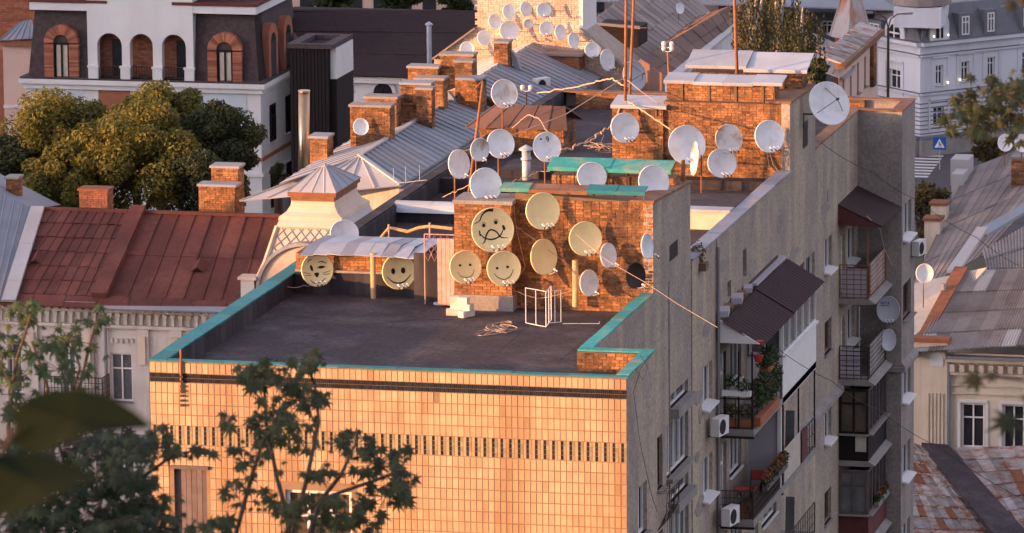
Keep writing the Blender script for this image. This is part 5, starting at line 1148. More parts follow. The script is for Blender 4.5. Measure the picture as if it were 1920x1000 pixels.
# ---------------------------------------------------------------- rusty roof house with spire
sp = thing('spire_house', at(1590, 140, 112), 'brown house with rusty sheet roof and pointed metal spire', 'house')
A, B, Cc, D = at(1512, 88, 112), at(1604, 126, 108), at(1612, 100, 114), at(1506, 55, 120)
sheet_roof(sp, A, B, Cc, D, 9, 'rusty_tin', 2, lift=.03, seam=.03, seed=16)
A2, B2 = at(1500, 120, 108), at(1588, 150, 104); sheet_roof(sp, A2, B2, B-Z_*.1, A-Z_*.1, 6, 'zinc_pale', 1, lift=.02, seam=.03, seed=17)
ft0, ft1 = at(1572, 125, 104), at(1646, 100, 116); zb = GZ
WV = (ft1-ft0); WV.z = 0; L_ = WV.length; Uv = WV.normalized(); Nv = V3(Uv.y, -Uv.x, 0)
mb = MB(); O_ = V3(ft0.x, ft0.y, GZ); Ht = ft0.z-GZ-.2
hl = [(L_*(.1+.18*i), L_*(.1+.18*i)+.6, Ht-1.9-.0, Ht-.45) for i in range(5)]
wall_holes(mb, O_, Uv, Z_, Nv, L_, Ht, hl, .2); mb.build('facade', 'peach_wall', sp)
for a, b, c, d in hl: window(sp, O_+Uv*a+Z_*c, Uv, Z_, Nv, b-a, d-c, .2, (1, 0), 'glass', 'wood', 'concrete', .06)
mb = MB(); mb.bar(ft0+Z_*.0+Nv*.1, ft1+Nv*.1-Z_*(ft1.z-ft0.z), .5, .25); mb.build('cornice', 'brown_rust', sp)
sheet_roof(sp, ft0+Nv*.15+Z_*.12, V3(ft1.x, ft1.y, ft0.z+.12)+Nv*.15, V3(ft1.x, ft1.y, ft0.z+.45)-Nv*.9, V3(ft0.x, ft0.y, ft0.z+.45)-Nv*.9, 8, 'rusty_tin', 1, seed=18)
ap = at(1598, -70, 118); bs = [at(x, y, Y) for x, y, Y in ((1556, 68, 117), (1590, 76, 116.2), (1634, 72, 117.3), (1628, 62, 120), (1565, 60, 120))]
for a, b in zip(bs, bs[1:]+bs[:1]):
    mb = MB(); mb.poly([a, b, ap]); mb.tube([a, ap], .06, 5); mb.build('spire_face', 'rust_spire', sp)
bx(sp, 'spire_base', 'brick_red', bs[0].x+.3, bs[2].x-.3, 116.6, 119.5, bs[0].z-3.5, bs[0].z-.02)
chim(sp, 1606, 1638, 78, 125, 113.5, .9, seed=150, capm='galv_dull')
bx(sp, 'chimney_top', 'galv_dull', at(1600, 0, 113.5).x, at(1624, 0, 113.5).x, 112.9, 113.5, at(1610, 102, 113.5).z, at(1610, 94, 113.5).z)

# ---------------------------------------------------------------- white corner house across the street
wc = thing('white_corner_house', at(1725, 270, 207), 'large white corner house with uplights and grey mansard across the street', 'building')
c0 = at(1725, 262, 205); c0.z = GZ; rE = at(2160, 262, 218.9); lE = at(1628, 262, 209)
faces_ = []
for (E_, nm) in ((rE, 'right'), (lE, 'left')):
    U = V3(E_.x-c0.x, E_.y-c0.y, 0); L_ = U.length; U.normalize(); N = V3(U.y, -U.x, 0) if nm == 'right' else V3(-U.y, U.x, 0)
    def uv(px, py, O=c0, U=U, N=N):
        d = ray(px, py); t = (O-CAM).dot(N)/d.dot(N); p = CAM+d*t; return (p-O).dot(U), p.z-GZ
    W = [(1755, 1769, 123, 160), (1803, 1818, 116, 152), (1852, 1866, 108, 144), (1917, 1932, 98, 134), (1975, 1990, 89, 125), (2033, 2048, 81, 117), (2091, 2106, 73, 109), (1750, 1770, 202, 237), (1802, 1822, 192, 228), (1852, 1872, 184, 220)] if nm == 'right' else [(1667, 1688, 128, 165), (1667, 1688, 205, 240)]
    top = uv(1725, 82)[1]
    hl = []
    for a, b, t, bt in W:
        ua, ub = sorted((uv(a, t)[0], uv(b, t)[0])); hl.append((ua, ub, uv(a, bt)[1], uv(a, t)[1]))
    mb = MB(); wall_holes(mb, c0, U, Z_, N, L_, top, hl, .25); mb.build('wall', 'grey_white', wc)
    for i, (a, b, c, d) in enumerate(hl):
        window(wc, c0+U*a+Z_*c, U, Z_, N, b-a, d-c, .25, (1, 1), 'glass', 'white_paint', 'white_paint', .08, .15)
        g = MB(); g.obox(c0+U*((a+b)/2)+Z_*(d+.55)+N*.06, U*((b-a)/2+.35), Z_*.06, N*.08); g.build('hood_mould', 'grey_white', wc)
        g = MB(); g.obox(c0+U*(a-.35)+Z_*((c+d)/2+.1)+N*.03, U*.05, Z_*((d-c)/2+.4), N*.035); g.build('window_surround', 'grey_white', wc); g = MB(); g.obox(c0+U*(b+.35)+Z_*((c+d)/2+.1)+N*.03, U*.05, Z_*((d-c)/2+.4), N*.035); g.build('window_surround', 'grey_white', wc)
        if d > top-5.5 and nm == 'right' and i in (0, 1):
            for uu in ((b+.25,) if i == 0 else (a-.25,)):
                g = MB(); g.lathe([(.02, 0), (.06, .03), (.06, .11), (.02, .15)], 8, c0+U*uu+Z_*(c+.05)+N*.16); g.build('wall_lamp', 'lamp', wc)
    # cornices and rustication bands
    for (py_, pr, hh) in ((84, .32, .25), (106, .16, .14), (178, .18, .16)):
        v = uv(1725, py_)[1]; g = MB(); g.obox(c0+U*(L_/2+.1)+Z_*v+N*(pr/2), U*(L_/2+.1), Z_*hh/2, N*(pr/2+.001)); g.build('string_course', 'grey_white', wc)
        g = MB(); g.obox(c0+U*(L_/2+.1)+Z_*(v+hh/2+.02)+N*(pr/2), U*(L_/2+.12), Z_*.02, N*(pr/2+.04)); g.build('course_flashing', 'mansard_grey', wc)
    for k in range(8):
        v = uv(1725, 196+k*8)[1]; g = MB(); g.obox(c0+U*(L_/2)+Z_*v+N*.01, U*(L_/2), Z_*.035, N*.012); g.build('rustication_joint', 'mansard_grey', wc)
    pz = uv(1725, 262)[1]; g = MB(); g.obox(c0+U*(L_/2+.4)+Z_*(pz/2)+N*.35, U*(L_/2+.8), Z_*(pz/2), N*.35); g.build('plinth', 'concrete', wc)
    g = MB(); g.obox(c0+U*(L_/2+.4)+Z_*(pz+.1)+N*.3, U*(L_/2+.75), Z_*.1, N*.3); g.build('plinth_cap', 'mansard_grey', wc)
    # mansard storey
    tz = uv(1725, 20)[1]; O2 = c0+Z_*(top+.1)
    g = MB(); g.prism([O2, O2+U*L_, O2+U*L_-N*1.0+Z_*(tz-top), O2-N*1.0+Z_*(tz-top)], -N*.2); g.build('mansard_slope', 'mansard_grey', wc)
    for (a, b, t, bt) in ([(1802, 1816, 31, 66), (1850, 1863, 24, 60), (1918, 1930, 16, 50), (1976, 1989, 8, 42), (2034, 2047, 0, 34)] if nm == 'right' else [(1632, 1650, 42, 66)]):
        ua, ub = sorted((uv(a, t)[0], uv(b, t)[0])); v0, v1 = uv(a, bt)[1], uv(a, t)[1]
        g = MB(); g.obox(c0+U*((ua+ub)/2)+Z_*((v0+v1)/2)-N*.35, U*((ub-ua)/2+.2), Z_*((v1-v0)/2+.2), N*.4); g.build('dormer', 'mansard_grey', wc)
        window(wc, c0+U*ua+Z_*v0+N*.052, U, Z_, N, ub-ua, v1-v0, .02, (1, 1), 'glass', 'white_paint', None, .08)
    a, b, t, bt = (1755, 1768, 38, 72) if nm == 'right' else (1668, 1688, 43, 77)
    ua, ub = sorted((uv(a, t)[0], uv(b, t)[0])); v0, v1 = uv(a, bt)[1], uv(a, t)[1]; uc, hw = (ua+ub)/2, (ub-ua)/2
    g = MB(); pr = [c0+U*(uc-hw-.5)+Z_*top+N*.02]+[c0+U*(uc-(hw+.5)*math.cos(x))+Z_*(v1-hw+(hw+.5)*math.sin(x))+N*.02 for x in [math.pi*k/10 for k in range(11)]]+[c0+U*(uc+hw+.5)+Z_*top+N*.02]; g.prism(pr, -N*1.0); g.build('dormer_front', 'grey_white', wc)
    g = MB(); pr = [c0+U*(uc-hw)+Z_*v0+N*.05]+[c0+U*(uc-hw*math.cos(x))+Z_*(v1-hw+hw*math.sin(x))+N*.05 for x in [math.pi*k/10 for k in range(11)]]+[c0+U*(uc+hw)+Z_*v0+N*.05]; g.prism(pr, -N*.04); pn = g.build('arched_window', 'glass', wc)
    g = MB(); g.obox(c0+U*uc+Z_*((v0+v1)/2)+N*.07, U*.05, Z_*(v1-v0)/2, N*.02); g.obox(c0+U*uc+Z_*(v1-hw)+N*.07, U*hw, Z_*.05, N*.019); g.build('glazing_bar', 'white_paint', pn)
    for uu in (ua-.3, ub+.3):
        g = MB(); g.lathe([(.02, 0), (.055, .03), (.055, .1), (.02, .14)], 8, c0+U*uu+Z_*(v0+.1)+N*.2); g.build('wall_lamp', 'lamp', wc)
at_ = at(1725, 48, 204.6); U2 = V3(1, .25, 0).normalized()
g = MB(); g.box(at_.x-1.7, at_.x+1.4, 204.4, 208, at(1725, 52, 204.6).z, at(1725, 14, 204.6).z); g.build('corner_attic', 'grey_white', wc)
mb = MB(); zt = at(1725, 12, 204.6).z; mb.lathe([(2.0, zt), (1.7, zt+.7), (.9, zt+1.6), (.1, zt+2.2)], 12, (at_.x-.1, 206.2, 0)); mb.build('corner_dome', 'slate', wc)
g = MB(); z_ = at(1725, 20, 208).z; g.prism([V3(lE.x-20, lE.y+2, z_-.3), V3(c0.x, 207.5, z_), V3(rE.x+6, rE.y+2.5, z_-.2), V3(rE.x+6, rE.y+16, z_+3.5), V3(lE.x-20, lE.y+16, z_+3.5)], (0, 0, .1)); rf = g.build('roof', 'galv_dull', wc)
for i in range(24):
    g = MB(); x = -40+i*1.5; y0 = 209+(.0 if x < c0.x else .3*(x-c0.x)); g.bar((x, y0+1.0, z_+.25), (x+3, y0+13, z_+3.3), .06, .1); g.build('roof_seam', 'mansard_grey', rf)
# grey mansard range to its left, behind the birches
mr = thing('grey_mansard_house', at(1560, 60, 222), 'grey mansard house behind the birches with white framed windows', 'building')
a, b = at(1470, 110, 222), at(1652, 110, 222)
g = MB(); g.box(a.x, b.x, 222, 232, GZ, at(1560, 24, 222).z); g.build('wall', 'mansard_grey', mr)
g = MB(); z_ = at(1560, 24, 222).z; g.prism([(a.x-1, 221.6, z_), (b.x+1, 221.6, z_), (b.x+1, 234, z_+4), (a.x-1, 234, z_+4)], (0, 0, .12)); g.build('roof', 'galv_dull', mr)
for (x0, x1) in ((1541, 1562), (1500, 1520), (1470, 1488), (1590, 1610)):
    p, q_ = at(x0, 64, 222), at(x1, 39, 222); window(mr, (p.x, 221.99, p.z), X_, Z_, -Y_, q_.x-p.x, q_.z-p.z, .0, (1, 1), 'glass', 'white_paint', 'white_paint', .1)

# ---------------------------------------------------------------- street with crossing, sign and lamp
g = MB(); p0, p1 = onZ(1690, 345, GZ), onZ(1690, 288, GZ)
g.box(-60, 60, 176, 213.0, GZ-.2, GZ+.02); road = struct(g, 'road', 'asphalt')
g = MB(); g.box(-60, 60, 213.0, 216.5, GZ-.2, GZ+.15); struct(g, 'pavement', 'pavement')
for k in range(8):
    y_ = 291+k*5.6; a, b = onZ(1690, y_, GZ+.024), onZ(1771-k*4.2, y_, GZ+.024)
    g = MB(); g.box(a.x, b.x, a.y-.28, a.y+.28, GZ+.0205, GZ+.026); g.build('crossing_stripe', 'road_white', road)
p = at(1720, 285, 207.5)
p = onZ(1762, 300, GZ); sg = thing('crossing_sign', (p.x, 199.5, GZ+.02), 'blue pedestrian crossing sign by the zebra crossing', 'sign')
q_ = at(1762, 269, 199.5); g = MB(); g.tube([(q_.x, 199.5, GZ), (q_.x, 199.5, q_.z)], .04, 6); g.build('post', 'galv', sg)
g = MB(); g.box(q_.x-.42, q_.x+.42, 199.42, 199.45, q_.z-.4, q_.z+.4); pl_ = g.build('plate', 'sign_blue', sg)
g = MB(); g.prism([(q_.x-.33, 199.41, q_.z-.27), (q_.x+.33, 199.41, q_.z-.27), (q_.x, 199.41, q_.z+.3)], (0, .008, 0)); tr = g.build('triangle', 'sign_white', pl_)
g = MB(); g.bar((q_.x, 199.4, q_.z+.02), (q_.x+.04, 199.4, q_.z-.1), .06, .02); g.bar((q_.x+.04, 199.4, q_.z-.1), (q_.x+.12, 199.4, q_.z-.24), .035, .02); g.bar((q_.x+.03, 199.4, q_.z-.1), (q_.x-.1, 199.4, q_.z-.24), .035, .021); g.bar((q_.x-.1, 199.4, q_.z-.02), (q_.x+.12, 199.4, q_.z-.05), .03, .022); g.lathe([(.03, -.03), (.04, 0), (.03, .03)], 8, (q_.x-.01, 199.4, q_.z+.08)); g.build('walking_figure', 'ink', pl_)
# low wall along the white house
g = MB(); a = at(1700, 280, 204); g.box(-40, 30, 216.6, 217.0, GZ, GZ+.9); single(g, 'street_wall', 'concrete', 'low grey wall along the pavement of the white corner house', 'wall')
p = at(1665, 190, 150); q_ = at(1664, 52, 150)
ln = thing('street_lamp', (p.x, 150, GZ), 'tall dark street lamp with two curved arms before the white house', 'street lamp')
g = MB(); g.tube([(p.x, 150, GZ), (p.x, 150, q_.z)], [.12, .07], 8); g.build('post', 'iron', ln)
for s_ in (-1, 1):
    g = MB(); g.tube([(p.x, 150, q_.z), (p.x+s_*.15, 150, q_.z+.5), (p.x+s_*.5, 150, q_.z+.75), (p.x+s_*.95, 150, q_.z+.8)], .04, 6); am = g.build('arm', 'iron', ln); g = MB(); g.obox((p.x+s_*1.1, 150, q_.z+.8), (.25, 0, .02), (0, .1, 0), (0, 0, .05)); g.build('lamp_head', 'mansard_grey', am)

# ---------------------------------------------------------------- neighbour on the right: corrugated roofs and ornate front
NY = 72.0; nb = thing('ornate_house', at(1820, 750, 74), 'ornate cream house with corrugated roof right of the block', 'house')
xa, xb = at(1700, 750, NY).x, at(2200, 750, NY).x; ze = at(1800, 662, NY).z
hl = []
for (a, b) in ((1803, 1846), (1881, 1921), (1956, 1996), (2031, 2071), (2106, 2146)): hl.append((at(a, 750, NY).x-xa, at(b, 750, NY).x-xa, at(1820, 840, NY).z-GZ, at(1820, 757, NY).z-GZ))
hl += [(a, b, c-3.4, d-3.4) for a, b, c, d in hl]
g = MB(); wall_holes(g, (xa, NY, GZ), X_, Z_, -Y_, xb-xa, ze-GZ, hl, .22); g.build('facade', 'cream_plaster', nb)
for a, b, c, d in hl:
    window(nb, (xa+a, NY, GZ+c), X_, Z_, -Y_, b-a, d-c, .2, (1, 1), 'glass', 'white_paint', None, .07)
    bx(nb, 'window_head', 'white_wall', xa+a-.12, xa+b+.12, NY-.1, NY, GZ+d+.05, GZ+d+.17)
    for x in (xa+a-.16, xa+b+.04): bx(nb, 'jamb', 'white_wall', x, x+.12, NY-.06, NY, GZ+c, GZ+d+.05)
for py_, pr, hh, mt in ((668, .4, .12, 'galv_dark'), (674, .3, .14, 'cream_plaster'), (700, .16, .1, 'cream_plaster'), (722, .08, .06, 'cream_plaster'), (737, .08, .06, 'cream_plaster')):
    z_ = at(1800, py_, NY).z; bx(nb, 'moulding', mt, at(1778, 700, NY).x, xb, NY-pr, NY, z_-hh/2, z_+hh/2)
z_ = at(1800, 680, NY).z
for i in range(14):
    x = at(1782, 690, NY).x+i*.4; g = MB(); g.box(x, x+.2, NY-.22, NY, z_-.36, z_-.05); g.box(x+.04, x+.16, NY-.14, NY, z_-.5, z_-.36); g.build('corbel', 'cream_plaster', nb)
x0, x1 = at(1736, 700, NY-.2).x, at(1776, 700, NY-.2).x
bx(nb, 'corner_pier', 'cream_plaster', xa, x1, NY-.2, NY, GZ, at(1750, 640, NY).z)
for i in range(5): x = x0+.05+i*.15; bx(nb, 'flute', 'cream_plaster', x, x+.08, NY-.26, NY-.2, at(1750, 830, NY).z, at(1750, 735, NY).z)
g = MB(); zc = at(1755, 672, NY-.25).z; ring(g, (x0+x1)/2, zc, .28, .4, NY-.32, .12, 12); g.build('niche_arch', 'cream_plaster', nb); g = MB(); g.prism([(x, NY-.24, z) for x, z in arch_pts((x0+x1)/2, .28, zc, 10)]+[((x0+x1)/2-.28, NY-.24, zc-.35), ((x0+x1)/2+.28, NY-.24, zc-.35)], (0, .03, 0)); g.build('niche', 'white_wall', nb)
bx(nb, 'pier_cap', 'rust', xa, x1+.1, NY-.35, NY+.3, at(1750, 640, NY).z, at(1750, 632, NY).z)
g = MB(); x = at(1779, 700, NY-.1).x; g.tube([(x, NY-.12, ze), (x, NY-.12, GZ)], .08, 7); g.build('rain_pipe', 'galv_dark', nb)
bx(nb, 'parapet_ledge', 'black_wood', at(1780, 840, NY).x, xb, NY-.5, NY, at(1820, 848, NY).z-.1, at(1820, 843, NY).z)
def corrugated(parent, A, B, Cc, D, n, m_, matn, amp=.035, waves=5, seed=1, alt=None, name='corrugated_sheet'):
    """n x m lapped corrugated sheets, each one piece"""
    rg_ = random.Random(seed); A, B, Cc, D = map(Vector, (A, B, Cc, D)); N = (B-A).cross(D-A).normalized(); N = -N if N.z < 0 else N
    P = lambda u, v: A.lerp(B, u).lerp(D.lerp(Cc, u), v)
    for j in range(m_):
        for i in range(n):
            g = MB(); g.cur = rg_.random(); k_ = waves*4; vs = []; up = N*(.03*(j % 2)*0+.012*rg_.random())
            for s_ in range(k_+1):
                u = (i+s_/k_)/n; c = N*amp*math.sin(s_*math.pi/2)
                vs += [P(u, j/m_-(.03 if j else 0))+c+up+N*.035, P(u, (j+1)/m_)+c+up]
            g.add(vs, [(2*s_, 2*s_+2, 2*s_+3, 2*s_+1) for s_ in range(k_)]); g.add([p-N*.02 for p in vs], [(2*s_, 2*s_+1, 2*s_+3, 2*s_+2) for s_ in range(k_)])
            g.build(name, alt if (alt and rg_.random() < .06) else matn, parent)
A, B, Cc, D = at(1712, 662, NY-.7), at(2210, 632, NY-.7), at(2210, 497, 81), at(1800, 508, 80.5)
corrugated(nb, A, B, Cc, D, 18, 4, 'asbestos', seed=2, alt='asbestos_new')
g = MB(); g.prism([at(1700, 672, NY-.8), at(1722, 672, NY-.8), at(1815, 505, 80.4), at(1790, 505, 80.4)], (0, 0, .12)); g.build('verge', 'rust', nb)
corrugated(nb, at(1850, 505, 81.5), at(2210, 497, 81.5), at(2210, 260, 106), at(1842, 470, 84), 13, 2, 'asbestos', seed=3)
sheet_roof(nb, at(1700, 560, 80), at(1845, 478, 83.5), at(2080, 215, 118), at(1815, 318, 108), 12, 'slate', 4, lift=.04, seam=.02, seed=21)
g = MB(); g.prism([at(1775, 512, 80.5), at(1800, 512, 80.5), at(1852, 432, 84), at(1832, 432, 84)], (0, 0, .15)); g.build('valley_sheet', 'zinc_pale', nb)
g = MB(); g.prism([at(1690, 650, 75), at(1690, 540, 81), at(1850, 505, 80.3), at(1780, 585, 77)], (0, 0, .08)); g.build('apron', 'peach_panel', nb)
g = MB(); g.prism([at(1832, 436, 84), at(1925, 385, 92), at(1990, 350, 98), at(1990, 362, 97), at(1850, 446, 84)], (0, 0, .14)); g.build('ridge_cap', 'galv_dull', nb)
bx(nb, 'house_core', 'old_plaster', xa+.3, xb, NY+.3, 100, GZ, ze-.4)
for (a, b, t, bt, Y) in ((1782, 1816, 300, 325, 106), (1784, 1806, 327, 350, 104)):
    p, q_ = at(a, bt, Y), at(b, t, Y); bx(nb, 'dormer', 'zinc_pale', p.x, q_.x, Y, Y+1.6, p.z-.6, q_.z)
for (a, b, t, bt, Y) in ((1745, 1774, 386, 418, 96), (1733, 1762, 415, 440, 93)): 
    p, q_ = at(a, bt, Y), at(b, t, Y); c = bx(nb, 'chimney', 'cream_plaster', p.x, q_.x, Y, Y+.9, p.z-1.2, q_.z); bx(c, 'cap', 'rust', p.x-.08, q_.x+.08, Y-.08, Y+1, q_.z, q_.z+.12)
chim(nb, 1896, 1960, 296, 335, 101, 1.0, seed=160, capm='concrete')
g = MB(); p = at(1770, 565, 78); g.tube([(p.x, 78, p.z-.6), (p.x, 78, p.z+.75)], .13, 10); g.build('flue', 'galv_dark', nb)
dish(1734, 513, 32, 35, 77, 'white dish on the corrugated roof edge right of the block', None, 25, 10, lnb=0, mount=('pole', at(1734, 570, 78).z))
gR = 'pair of dishes on the right brick chimney'
dish(1885, 268, 27, 31, 100, 'left dish of the pair above the brick chimney at the right edge', gR, 20, 10, lnb=0, mount=('pole', at(1885, 305, 101).z)); dish(1917, 269, 28, 32, 100, 'right dish of the pair, cut by the right edge of the picture', gR, 20, 10, lnb=0, mount=('pole', at(1917, 305, 101).z))
# rusty tin roofs in front of it, meeting in a dark valley
rt = thing('rusty_tin_house', at(1820, 960, 66), 'low roof of rusty tin sheets with a dark valley, bottom right', 'house')
A, B, Cc, D = at(1640, 1060, 57), at(1945, 1060, 57), at(1740, 842, 69), at(1640, 815, 69)
sheet_roof(rt, A, B, Cc, D, 16, 'rusty_tin', 11, lift=.05, seam=.04, seed=31, alt='rust', altp=.09)
A2, B2, C3, D3 = at(1925, 1040, 59), at(2010, 1010, 59), at(2010, 835, 71), at(1760, 842, 70)
sheet_roof(rt, A2, B2, C3, D3, 9, 'rusty_tin', 8, lift=.05, seam=.04, seed=32, alt='rust', altp=.09)
g = MB(); g.prism([at(1728, 838, 69), at(1778, 842, 69.5), at(1965, 1050, 57.5), at(1895, 1050, 56.5)], (0, 0, .18)); g.build('valley', 'bitumen', rt)
bx(rt, 'wall', 'old_plaster', at(1640, 1060, 57).x+.3, at(2010, 1010, 59).x, 58, 71, GZ, -20.6)

# ---------------------------------------------------------------- mansard house top left
MY = 150.0; mh = thing('mansard_house', at(270, 240, 155), 'grand white house with dark mansard and brick arched windows, top left', 'building')
X0, X1 = at(50, 150, MY).x, at(488, 155, MY).x; zc = at(260, 152, MY).z; ztop = at(260, 6, MY).z; SD = 9.0
xz = lambda px, py: pxz(px, py, MY)
g = MB(); g.box(X0, X1, MY, MY+SD, GZ, zc-.2); g.build('lower_wall', 'white_wall', mh)
bx(mh, 'cornice', 'white_wall', X0-.35, X1+.35, MY-.4, MY+SD+.3, zc-.25, zc+.02); bx(mh, 'cornice_step', 'white_wall', X0-.15, X1+.15, MY-.2, MY+SD, zc-.55, zc-.25); bx(mh, 'gutter', 'mansard', X0-.3, X1+.3, MY-.35, MY+SD+.2, zc+.02, zc+.12)
# mansard body leaning back, white centre with three arches
c0_, c1_ = at(166, 100, MY).x, at(364, 100, MY).x
g = MB(); zt_ = ztop-.4
for (a, b, l, r) in ((X0+.1, c0_, .35, 0), (c1_, X1-.1, 0, .35)):
    if l == 0: g.build('mansard', 'mansard', mh); g = MB()
    g.prism([(a, MY+.05, zc+.1), (b, MY+.05, zc+.1), (b-r, MY+.5, zt_), (a+l, MY+.5, zt_)], (0, 1.5, 0))
g.build('mansard', 'mansard', mh); g = MB(); g.prism([(X1-.1, MY+.06, zc+.1), (X1-.1, MY+SD-.2, zc+.1), (X1-.45, MY+SD-.5, zt_), (X1-.45, MY+.51, zt_)], (-1.5, 0, 0)); g.build('mansard', 'mansard', mh)
hl = []
for a, b in ((184, 230), (245, 288), (305, 350)): hl.append((at(a, 100, MY).x-c0_, at(b, 100, MY).x-c0_, .12, at(260, 63, MY).z-zc))
g = MB(); wall_holes(g, (c0_, MY-.15, zc), X_, Z_, -Y_, c1_-c0_, ztop-zc+3, hl, .5)
for a, b, c, d in hl: spandrels(g, c0_+a, c0_+b, zc+d, MY-.148, .4)
g.quad((c1_, MY-.15, zc), (c1_, MY+1.5, zc), (c1_, MY+1.5, ztop+3), (c1_, MY-.15, ztop+3)); g.quad((c0_, MY-.15, zc), (c0_, MY+1.5, zc), (c0_, MY+1.5, ztop+3), (c0_, MY-.15, ztop+3)); ce = g.build('arcade', 'white_wall', mh)
g = MB(); g.box(c0_+.1, c1_-.1, MY+1.0, MY+1.1, zc+.05, zt_); g.build('loggia_wall', 'mortar', mh); bricks(mh, (c0_+.1, MY+1.0, zc+.05), X_, Z_, -Y_, c1_-c0_-.2, zt_-zc-.1, 'brick_red', bl=.3, bh=.09, seed=171)
for i, (a, b, c, d) in enumerate(hl):
    if i != 1: bx(mh, 'loggia_door', 'glass', c0_+a+.55, c0_+b+.05, MY+.92, MY+.97, zc+.1, zc+d-.5)
    rail(mh, [(c0_+a, MY+.1), (c0_+b, MY+.1)], zc+.1, .7, 7, nh=0, r=.02)
for px_ in (177, 237, 297, 357): x = at(px_, 100, MY).x; bx(mh, 'pier_plinth', 'white_wall', x-.28, x+.28, MY-.32, MY-.152, zc+.12, zc+.75); bx(mh, 'pier_capital', 'white_wall', x-.33, x+.33, MY-.36, MY-.152, zc+.75, zc+.87)
bx(mh, 'top_cornice', 'white_wall', X0+.3, c0_+.9, MY-.1, MY+.9, ztop-.5, ztop-.05); bx(mh, 'top_cornice', 'white_wall', c1_-.9, X1-.15, MY-.12, MY+SD, ztop-.5, ztop-.05)
bx(mh, 'top_flashing', 'maroon_board', X0+.3, c0_+1.2, MY-.2, MY+.9, ztop-.05, ztop+.12); bx(mh, 'top_flashing', 'maroon_board', c1_-1.2, X1-.05, MY-.22, MY+SD, ztop-.05, ztop+.12)
bx(mh, 'upper_roof', 'mansard', X0+.5, X1-.5, MY+1, MY+SD-.5, ztop-.2, ztop+2.5)
def brick_arch(parent, xo0, xo1, xi0, xi1, zt, zb, Y, dep=.5):
    xc, ro, ri = (xo0+xo1)/2, (xo1-xo0)/2, (xi1-xi0)/2; g = MB(); ring(g, xc, zt-ro, ri, ro, Y, dep, 22)
    n = int((zt-ro-zb)/.1); rg_ = random.Random(int(xc*9))
    for i in range(n):
        for s_ in (-1, 1): a_, b_ = sorted((xc+s_*ri, xc+s_*ro)); g.box(a_, b_, Y-.01*(i % 2), Y+dep, zb+i*.1+.008, zb+i*.1+.095, rg_.random())
    o = g.build('brick_arch', 'brick_red', parent); o['kind'] = 'stuff'
    g = MB(); g.prism([(xc-ri, Y+.2, zb), (xc+ri, Y+.2, zb)]+[(x, Y+.2, z) for x, z in arch_pts(xc, ri, zt-ro, 10)], (0, .02, 0)); w_ = g.build('arched_window', 'glass_warm', parent)
    g = MB(); zz = zt-ro-.1; g.box(xc-.05, xc+.05, Y+.1, Y+.2, zb, zz); g.box(xc-ri, xc+ri, Y+.1, Y+.199, zz, zz+.1); g.box(xc-ri, xc-ri+.08, Y+.1, Y+.2, zb, zz); g.box(xc+ri-.08, xc+ri, Y+.1, Y+.2, zb, zz); g.build('window_frame', 'black_wood', w_)
    for s_ in (-1, 1): bx(w_, 'curtain', 'curtain', xc+s_*.35*ri-.16, xc+s_*.35*ri+.16, Y+.17, Y+.19, zb+.05, zz-.05)
for (o0, o1, i0, i1, t) in ((84, 148, 103, 132, 50), (390, 454, 407, 437, 57)): brick_arch(mh, at(o0, 100, MY).x, at(o1, 100, MY).x, at(i0, 100, MY).x, at(i1, 100, MY).x, at(250, t, MY).z, zc+.1, MY-.15)
# side wall: arched windows above, tall ones below
for k in range(2):
    y0 = MY+1.6+k*3.2; g = MB()
    P2 = [(X1+.1, y0, zc+.12), (X1+.1, y0+1.9, zc+.12)]+[(X1+.1, y0+.95+.95*math.cos(t), zc+2.2+.95*math.sin(t)) for t in [math.pi*k2/10 for k2 in range(11)]]
    g.prism(P2, (-.5, 0, 0)); f_ = g.build('brick_arch', 'brick_red', mh); g = MB(); P3 = [(X1+.12, y0+.45, zc+.12), (X1+.12, y0+1.45, zc+.12)]+[(X1+.12, y0+.95+.5*math.cos(t), zc+2.1+.5*math.sin(t)) for t in [math.pi*k2/10 for k2 in range(11)]]; g.prism(P3, (-.03, 0, 0)); g.build('arched_window', 'glass', f_)
    for j, zz in enumerate((-3.6, -7.4)):
        y1 = MY+1.8+k*3.4; window(mh, (X1+.003, y1, zc+zz), Y_, Z_, X_, 1.1, 2.1, .0, (1, 1), 'glass', 'black_wood', 'white_wall', .09, .15)
for zz in (-4.4, -5.3, -8.3): bx(mh, 'string_course', 'brick_red' if zz == -4.4 else 'white_wall', X0-.05, X1+.12, MY-.12, MY+SD, zc+zz, zc+zz+.18)
for (a, b, m_) in ((82, 155, 'blue_wall'), (185, 244, 'brick_red'), (258, 275, 'blue_wall'), (334, 350, 'brick_red'), (378, 462, 'blue_wall')):
    p, q_ = at(a, 190, MY), at(b, 166, MY); bx(mh, 'wall_panel', m_, p.x, q_.x, MY-.03, MY+.02, p.z-1.0, q_.z)
for i in range(3):
    p = at(205+i*60, 300, MY); window(mh, (p.x, MY-.002, zc-4.0), X_, Z_, -Y_, 1.0, 2.0, .0, (1, 1), 'glass', 'white_paint', 'white_wall', .08)
